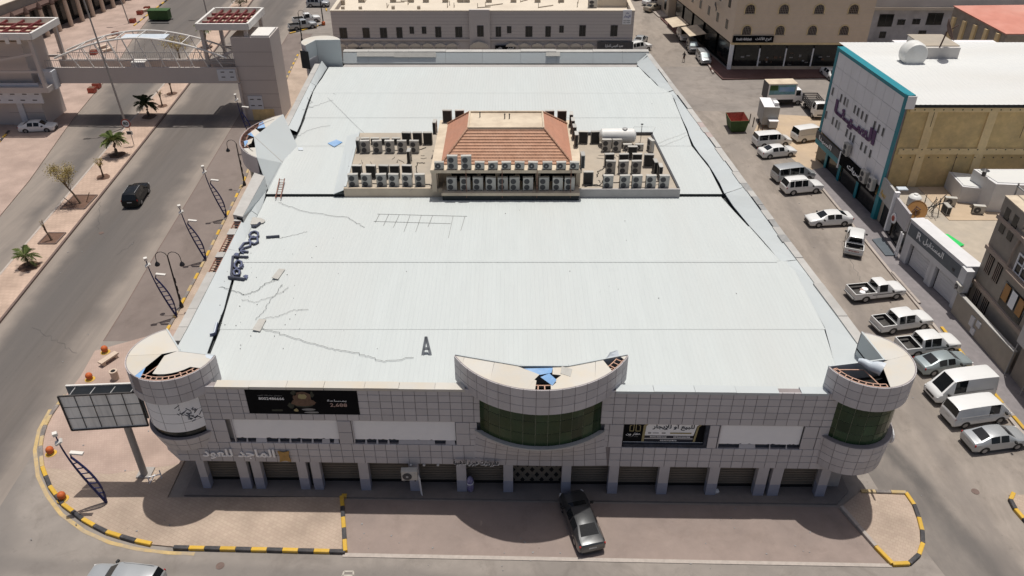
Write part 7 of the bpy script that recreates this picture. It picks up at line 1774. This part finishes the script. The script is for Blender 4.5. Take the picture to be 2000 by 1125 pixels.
def pickup(paint, L=5.3, W=.92, cab=1, H=1.75, stripe=False, rearprint=False):
    f = L/2; c0 = f-3.05 if cab == 1 else f-3.75    # back of the cab
    S = []; xs = [(c0,.34,1.05,1.12,.90,.88,.80),(c0+.04,.34,1.05,H-.08,.90,.88,.66),(c0+.18,.34,1.05,H,.90,.88,.67)]
    if cab == 2: xs += [(c0+.75,.34,1.05,H+.02,.90,.88,.68),(c0+.85,.34,1.05,H+.02,.90,.88,.68)]
    xs += [(f-2.05,.34,1.05,H,.90,.88,.67),(f-1.93,.34,1.05,H-.05,.90,.88,.66),(f-1.28,.34,1.03,1.12,.90,.87,.76),(f-.55,.34,1.0,1.08,.90,.86,.76),(f-.18,.36,.95,1.02,.88,.83,.73),(f-.05,.40,.89,.96,.84,.78,.69),(f,.48,.76,.83,.77,.72,.63)]
    for st in xs: S.append(tuple(st[:4]) + tuple(q*W/.90 for q in st[4:]))
    root = link('pickup_truck', None); n = len(S); iw = n-6; wins = [('rear_window',(0,),TOP,0),('windshield',(iw,),TOP,0)]
    for s in (-1,1):
        if cab == 2: wins += [('side_window#r%d'%s,(2,),SIDE,s),('side_window#f%d'%s,(4,),SIDE,s)]
        else: wins += [('side_window#f%d'%s,(2,),SIDE,s)]
    vehicle_hull(root, S, wins, paint)
    x0, x1 = -f+.02, c0-.05; bed = MB(); t = .07; zt = 1.06; zf = .62
    bed.box(x0,x1,-W,-W+t,.42,zt).box(x0,x1,W-t,W,.42,zt).box(x0,x0+t,-W+t,W-t,.42,zt).box(x1-t,x1,-W+t,W-t,.42,zt); bed.local('bed',paint,root)
    MB().box(x0+t,x1-t,-W+t,W-t,zf-.2,zf).local('bed_floor','bed_dark',root)
    li = MB(); li.box(x0+t,x1-t,-W+t,-W+t+.015,zf,zt-.02).box(x0+t,x1-t,W-t-.015,W-t,zf,zt-.02).box(x0+t,x0+t+.015,-W+t+.02,W-t-.02,zf,zt-.02).box(x1-t-.015,x1-t,-W+t+.02,W-t-.02,zf,zt-.02); li.local('bed_liner','bed_dark',root)
    for s in (-1,1): MB().box(x0+t,x1-t-.2,s*(W-.22)-.12,s*(W-.22)+.12,zf,zf+.22).local('wheel_box','bed_dark',root)
    MB().box(x0-.14,x0-.02,-W*.9,W*.9,.42,.56).local('rear_bumper','metal_grey',root); MB().box(x0-.012,x0-.002,-W*.8,W*.8,.6,.98).local('tailgate',paint,root)
    details(root, f-.01, x0, W, .82, .88, W, (-f+1.2,f-.95), .37, (f-1.55,1.12))
    if stripe:
        for s in (-1,1): MB().beam((-f+1.8,s*(W+.004),.80),(f-.5,s*(W*.99+.004),.86),.006,.03).local('side_stripe','trim_black',root)
    if rearprint:
        me = text_mesh('MITSUBISHI', W*1.1, .16, .006, .01); me.materials.clear(); me.materials.append(MATS['lamp_red']); link('lettering', me, root, (x0-.02, W*.55, .72), -math.pi/2)
    return root
def box_truck(root, paint='board_white'):
    cab_hull(root, 2.6, paint)
    MB().box(-3.0,1.25,-1.1,1.1,1.0,3.3).local('cargo_box','board_white',root); MB().box(-3.02,1.27,-1.12,1.12,3.3,3.38).local('box_roof','ledge_cream',root)
    for s in (-1,1):
        MB().box(-2.8,1.05,s*1.1-.012,s*1.1+.012,1.75,3.2).local('side_print','print_teal',root); MB().box(-2.8,-1.6,s*1.1-.016,s*1.1+.016,2.4,3.2).local('side_print','green_bin',root); MB().box(-1.4,.9,s*1.1-.016,s*1.1+.016,2.2,2.9).local('side_print','blue_film',root); MB().box(-2.8,1.05,s*1.1-.018,s*1.1+.018,1.3,1.75).local('side_print','print_white',root)
    MB().box(-3.06,-3.02,-1.1,1.1,1.0,3.3).local('rear_doors','metal_dark',root); MB().box(-3.0,2.4,-.5,.5,.6,1.0).local('chassis','trim_black',root)
    for s in (-1,1): MB().box(-2.4,1.0,s*.95-.04,s*.95+.04,.5,.95).local('side_guard','trim_black',root)
def cab_hull(root, f, paint):
    S = [(f-1.5,.5,1.5,1.6,.95,.93,.8),(f-1.45,.5,1.5,2.25,.95,.93,.78),(f-1.3,.5,1.5,2.32,.95,.93,.78),(f-.55,.5,1.48,2.3,.95,.93,.77),(f-.42,.5,1.48,2.22,.95,.92,.75),(f-.08,.5,1.4,1.46,.95,.92,.84),(f,.5,1.0,1.1,.93,.9,.8),(f+.02,.55,.7,.75,.85,.8,.7)]
    wins = [('windshield',(4,),TOP,0)] + [('side_window#%d'%s,(2,),SIDE,s) for s in (-1,1)]
    vehicle_hull(root, S, wins, paint); details(root, f+.02, -3.0, .95, .9, .9, .95, (-1.9, f-.75), .4, (f-.2,1.7))
def flatbed(root):
    cab_hull(root, 2.6, 'paint_white'); MB().box(-3.0,1.0,-1.05,1.05,.95,1.1).local('deck','bed_dark',root); MB().box(-3.0,2.4,-.5,.5,.6,.95).local('chassis','trim_black',root)
    for s in (-1,1):
        for z in (1.25,1.55,1.85): MB().box(-3.0,1.0,s*1.03-.025,s*1.03+.025,z,z+.14).local('rail','metal_dark',root)
        for k in range(7): MB().box(-3.0+k*.66,-2.92+k*.66,s*1.03-.03,s*1.03+.03,1.1,2.0).local('stake','metal_dark',root)
    for x in (-3.0,.96):
        for z in (1.25,1.55,1.85): MB().box(x,x+.05,-1.0,1.0,z,z+.14).local('rail','metal_dark',root)
def place(root, name, label, cat, pr, pf, side=1, halfw=.9, z=.015, group=None):
    """pr, pf: photo points of the rear and front ends of the near-side tyre line (side=1) or of the centre line (side=0)"""
    a = P(*pr); b = P(*pf); d = (b-a); c = (a+b)/2; d.normalize(); n = Vector((-d.y, d.x, 0))
    if n.y < 0: n = -n
    if side: c += n*halfw
    root.name = name; root.location = (c.x, c.y, z); root.rotation_euler.z = math.atan2(d.y, d.x); tag(root, label, cat, group); return root
place(sedan('paint_graphite',4.85,.93,1.47),'car','dark graphite sedan parked nose-in before the mall front','car',(1152,1072),(1118,985),0,z=.02)
place(suv('paint_black',4.9,.97,1.75),'car','black SUV driving along the main road','car',(257,408),(280,372),0)
place(sedan('paint_white',4.7),'car','white sedan parked at the left bridge tower','car',(38,262),(106,259))
place(pickup('paint_silver',5.2,.9,1),'pickup_truck','silver single-cab pickup nearer of two by the main road','pickup',(567,62),(621,55))
place(pickup('paint_white',5.2,.9,1),'pickup_truck','white single-cab pickup farther of two by the main road','pickup',(574,49),(628,43))
place(suv('paint_silver',4.6,.92,1.68),'car','pale silver SUV cut by the top picture edge','car',(599,15),(641,15))
place(sedan('paint_silver',4.6),'car','silver sedan half hidden beside the rear block end','car',(1243,92),(1257,78),0)
place(suv('paint_white',4.6,.92,1.72),'car','white SUV mostly hidden behind the mall rear corner','car',(1235,102),(1260,97),0)
place(suv('paint_white',4.8,.95,1.8),'car','white SUV farthest of three parked along the apartment house','car',(1328,66),(1340,86),0)
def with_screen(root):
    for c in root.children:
        if c.name.startswith('windshield'): c.data.materials[0] = MATS['glare_or_sunshade']
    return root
place(with_screen(suv('paint_grey',4.7,.93,1.7)),'car','dark grey SUV with bright sunshade, middle of three at the apartment house','car',(1347,88),(1357,110),0)  # pale screen colour stands in for a reflection on the windshield
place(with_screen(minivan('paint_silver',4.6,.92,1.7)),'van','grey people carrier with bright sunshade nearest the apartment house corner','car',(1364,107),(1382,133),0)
place(sedan('paint_white',4.6),'car','white sedan at the far end of the side street','car',(1262,14),(1297,7))
place(sedan('paint_champagne',4.6),'car','champagne sedan parked nearest at the far end of the side street','car',(1267,27),(1298,18))
place(sedan('paint_grey',4.6),'car','dark purple-grey car cut by the top edge in the side street','car',(1245,2),(1272,-2))
place(sedan('paint_white',4.6),'car','white sedan half hidden behind the clinic corner','car',(1608,142),(1634,162),0)
t = link('box_truck',None); box_truck(t); place(t,'box_truck','box truck with blue printed cargo body beside the sand lot','truck',(1487,208),(1580,206),1,1.05)
t = link('flatbed_truck',None); flatbed(t); place(t,'flatbed_truck','white-cab flatbed truck with dark stake sides behind the box truck','truck',(1572,200),(1608,244),0)
place(minivan('paint_white',5.0,.95,1.95,True,1.1,True),'van','old white cargo van parked by the clinic sign','van',(1553,282),(1622,273))
place(minivan('paint_white',4.95,.94,1.82),'van','white people carrier with black window band beside the sand lot','car',(1476,291),(1546,286))
place(sedan('paint_white',4.85),'car','white sedan next to the white people carrier','car',(1487,313),(1558,306))
place(minivan('paint_silver',5.15,.96,1.92),'van','silver grey passenger van before the clinic','van',(1514,361),(1594,352))
place(suv('paint_white',4.8,.94,1.82),'car','white SUV beside the silver grey van','car',(1530,384),(1610,377))
place(sedan('paint_white',4.95,.93,1.45),'car','pearl white sedan parked nose towards the mall','car',(1662,442),(1584,446))
place(pickup('paint_white',5.1,.92,2,1.75,False,True),'pickup_truck','white pickup seen from behind with red tailgate lettering','pickup',(1664,503),(1669,461),0)
pk1 = place(pickup('paint_white',5.3,.92,1,1.75,True),'pickup_truck','white single-cab pickup with black side stripe and sacks in its bed','pickup',(1667,594),(1766,584))
place(pickup('paint_white',5.25,.92,2),'pickup_truck','white double-cab pickup farther of the two near the right tower','pickup',(1714,658),(1824,642))
place(pickup('paint_white',5.25,.92,2,1.75,True),'pickup_truck','white double-cab pickup with side stripe nearest the right tower','pickup',(1764,702),(1874,690))
place(sedan('paint_greygreen',4.7),'car','pale grey-green sedan between the pickup and the high-roof van','car',(1803,739),(1897,724))
place(minivan('paint_white',5.2,.96,2.0,True,.45,True,.3),'van','white high-roof van facing the mall corner','van',(1952,778),(1812,796))
place(minivan('paint_white',5.0,.93,1.95,True,.35,True),'van','white low-roof cargo van facing the pavement','van',(1853,842),(1976,824))
place(sedan('paint_silver',4.55),'car','silver sedan nearest the lower right corner','car',(1897,891),(2007,877))
place(suv('paint_silver',4.7,.93,1.65),'car','silver car cut by the bottom picture edge','car',(316,1156),(183,1142),0)
sk = [P(1678,583,.62), P(1700,573,.62)]
for i, (dx, dy, s) in enumerate(((-1.5,-.2,.3),(-1.0,.25,.34),(-1.35,.2,.2))):
    a = pk1.rotation_euler.z; q = Vector((pk1.location.x + dx*math.cos(a)-dy*math.sin(a), pk1.location.y + dx*math.sin(a)+dy*math.cos(a), .62))
    tag(MB().lathe(q,[(s*.6,0),(s,.08),(s*.9,.2),(s*.3,.26)],9).build('cargo_sack','board_white' if i < 2 else 'print_rose',None,True),['white sack near the tail of the striped single-cab pickup bed','largest white sack in the striped single-cab pickup bed','small pinkish sack in the striped single-cab pickup bed'][i],'sack')
# trailer box and skip
tr_ = thing('trailer_cabin','small grey box trailer with roof units beside the sand lot','trailer',P(1497,252)); p = P(1500,250)
MB().prism([(p.x-1.0,p.y),(p.x+1.1,p.y-.2),(p.x+1.5,p.y+3.4),(p.x-.7,p.y+3.6)],.5,3.0).build('cabin','metal_grey',tr_); MB().prism([(p.x-1.05,p.y-.05),(p.x+.4,p.y-.15),(p.x+.7,p.y+3.5),(p.x-.75,p.y+3.65)],3.0,3.08).build('roof','board_white',tr_)
MB().box(p.x+.5,p.x+1.1,p.y+.6,p.y+1.6,3.0,3.4).build('roof_unit','board_white',tr_); MB().box(p.x-.2,p.x+.9,p.y-1.0,p.y-.2,.4,1.3).build('tow_box','metal_grey',tr_); MB().box(p.x-.3,p.x+1.0,p.y-1.05,p.y-.15,1.3,1.4).build('tow_box_lid','board_white',tr_)
for s in (-.8,1.2): MB().lathe((p.x+s,p.y+1.7,.35),[(.2,-.1),(.35,-.1),(.35,.1),(.2,.1)],14,'X').build('wheel','tyre',tr_)
p = P(1441,258); sk = thing('rubbish_skip','open skip, green outside and red inside, on the side street','skip',p)
a0,b0_,c0,d0 = P(1437,259),P(1458,257),P(1459,240),P(1430,240); 
bt_ = [(p.x-1.0,p.y-.3),(p.x+1.0,p.y-.1),(p.x+1.0,p.y+2.6),(p.x-1.0,p.y+2.4)]; tp_ = [(p.x-1.35,p.y-.5),(p.x+1.25,p.y-.3),(p.x+1.3,p.y+3.0),(p.x-1.3,p.y+2.8)]; z0_, z1_ = .15, 1.75
for i in range(4):
    j = (i+1)%4; MB().sheet([(*bt_[i],z0_),(*bt_[j],z0_),(*tp_[j],z1_),(*tp_[i],z1_)],.04).build('side','skip_green',sk)
    cx, cy = p.x, p.y+1.2; ins = lambda q, s=.94: (cx+(q[0]-cx)*s, cy+(q[1]-cy)*s)
    MB().sheet([(*ins(bt_[j]),z0_+.1),(*ins(bt_[i]),z0_+.1),(*ins(tp_[i]),z1_),(*ins(tp_[j]),z1_)],.02).build('inner_side','red_bin',sk)
MB().prism(bt_,z0_,z0_+.25).build('floor','red_bin',sk)
for k in range(6): MB().obox((p.x+random.uniform(-.6,.6),p.y+random.uniform(.3,2),.55),.25,.2,.12,random.random()*3,.3,.2).build('rubbish',random.choice(['board_white','red_bin','print_rose']),sk)
for i,(px,py) in enumerate(((1463,240),(1470,247),(1480,256),(1487,262))):
    q = P(px,py,.01); o = tag(MB().tube([q,q+Vector((.05,.02,1.3))],.07,7).lathe(q+Vector((.05,.02,1.3)),[(.07,0),(.04,.05)],7).build('street_post','dish_rust'),ORD[i]+' rusty post from the skip towards the grey trailer','post','rusty posts by the skip')
# the pedestrian
def person(p, heading, label):
    me = bpy.data.meshes.new('person'); J = [(0,0,.92),(0,0,1.15),(0,.0,1.40),(0,0,1.52),(0,.01,1.64),(.10,0,.90),(.13,.03,.50),(.13,0,.09),(.14,.16,.05),(-.10,0,.90),(-.14,-.02,.50),(-.16,-.05,.09),(-.17,.11,.05),(.19,0,1.40),(.30,.02,1.15),(.20,.20,1.08),(-.19,0,1.40),(-.31,.02,1.15),(-.18,.20,1.10)]
    Ed = [(0,1),(1,2),(2,3),(3,4),(0,5),(5,6),(6,7),(7,8),(0,9),(9,10),(10,11),(11,12),(2,13),(13,14),(14,15),(2,16),(16,17),(17,18)]
    rad = [.15,.14,.15,.06,.105,.095,.065,.045,.04,.095,.065,.045,.04,.07,.05,.04,.07,.05,.04]
    me.from_pydata(J, Ed, []); o = bpy.data.objects.new('person', me); COL.objects.link(o); sk_ = o.modifiers.new('skin','SKIN'); sub = o.modifiers.new('sub','SUBSURF'); sub.levels = sub.render_levels = 1
    for i, v_ in enumerate(me.skin_vertices[0].data): v_.radius = (rad[i], rad[i]*.85); v_.use_root = (i == 0)
    dg = bpy.context.evaluated_depsgraph_get(); m2 = bpy.data.meshes.new_from_object(o.evaluated_get(dg)); o.modifiers.clear(); o.data = m2; m2.materials.clear()
    m2.materials.append(MATS['cloth_dark']); m2.materials.append(MATS['skin'])
    for f in m2.polygons:
        c = f.center; f.use_smooth = True; f.material_index = 1 if c.z > 1.5 or (c.y > .14 and .9 < c.z < 1.2) else 0
    o.location = p; o.rotation_euler.z = heading; tag(o, label, 'person')
    MB().lathe((0,-.01,1.64),[(.11,0),(.118,.05),(.09,.10),(.03,.13)],10).local('hair','black_void',o,True)
    MB().lathe((0,0,.62),[(.17,0),(.185,.25),(.175,.3)],12).local('shirt','print_wood',o,True)
person(P(1335,121,.01), 2.6, 'person in dark clothes walking with bent arms beside the parked cars')

# ---- wear on the roads: cracks, manhole covers, scattered rubbish
def crack(pts, wd=.014, jit=.22, z=.0165):
    path = []; pp = [P(*p) for p in pts]
    for a, b in zip(pp, pp[1:]):
        n = max(3, int((b-a).length/.5))
        for k in range(n): q = a.lerp(b, k/n); path.append((q.x+random.uniform(-jit,jit), q.y+random.uniform(-jit,jit)))
    path.append((pp[-1].x, pp[-1].y)); struct('road_crack', line_strip(path, wd, z), 'kerb_black')
for c in (((197,395),(193,425),(190,450)),((1705,770),(1740,830)),((1420,180),(1500,172)),((60,640),(150,690)),((1640,470),(1690,560)),((230,500),(262,470))): crack(c)
for i, (px, py) in enumerate(((1556,148),(198,455),(1340,220),(1905,960),(430,1105))):
    p = P(px, py, .017); tag(MB().lathe(p, [(.27,0),(.27,.012)], 16).build('manhole_cover','kerb_dark'), ['round manhole cover before the glazed shops','round cover beside the road crack on the main road','round manhole cover in the side street by the mall','round manhole cover near the lower right island','round manhole cover on the front road'][i], 'manhole cover')
lit = MB()
for k in range(140):
    a = random.random()
    if a < .45: px, py = random.uniform(1380,1960), random.uniform(160,1000)
    elif a < .75: px, py = random.uniform(680,1600), random.uniform(1000,1120)
    else: px, py = random.uniform(60,420), random.uniform(420,1080)
    p = P(px, py, .03)
    if -26 < p.x < 25 and p.y > 38: continue
    if p.x > 38.5: continue
    s_ = random.uniform(.02,.07); lit.obox((p.x,p.y,.125 if (p.x < -11.5 and p.y < 57 and p.x > -35) else .03), s_, s_*.7, .012, random.uniform(0,3))
tag(lit.build('street_litter','print_grey'), 'tiny scattered litter and gravel on the streets', 'litter', None, 'stuff')
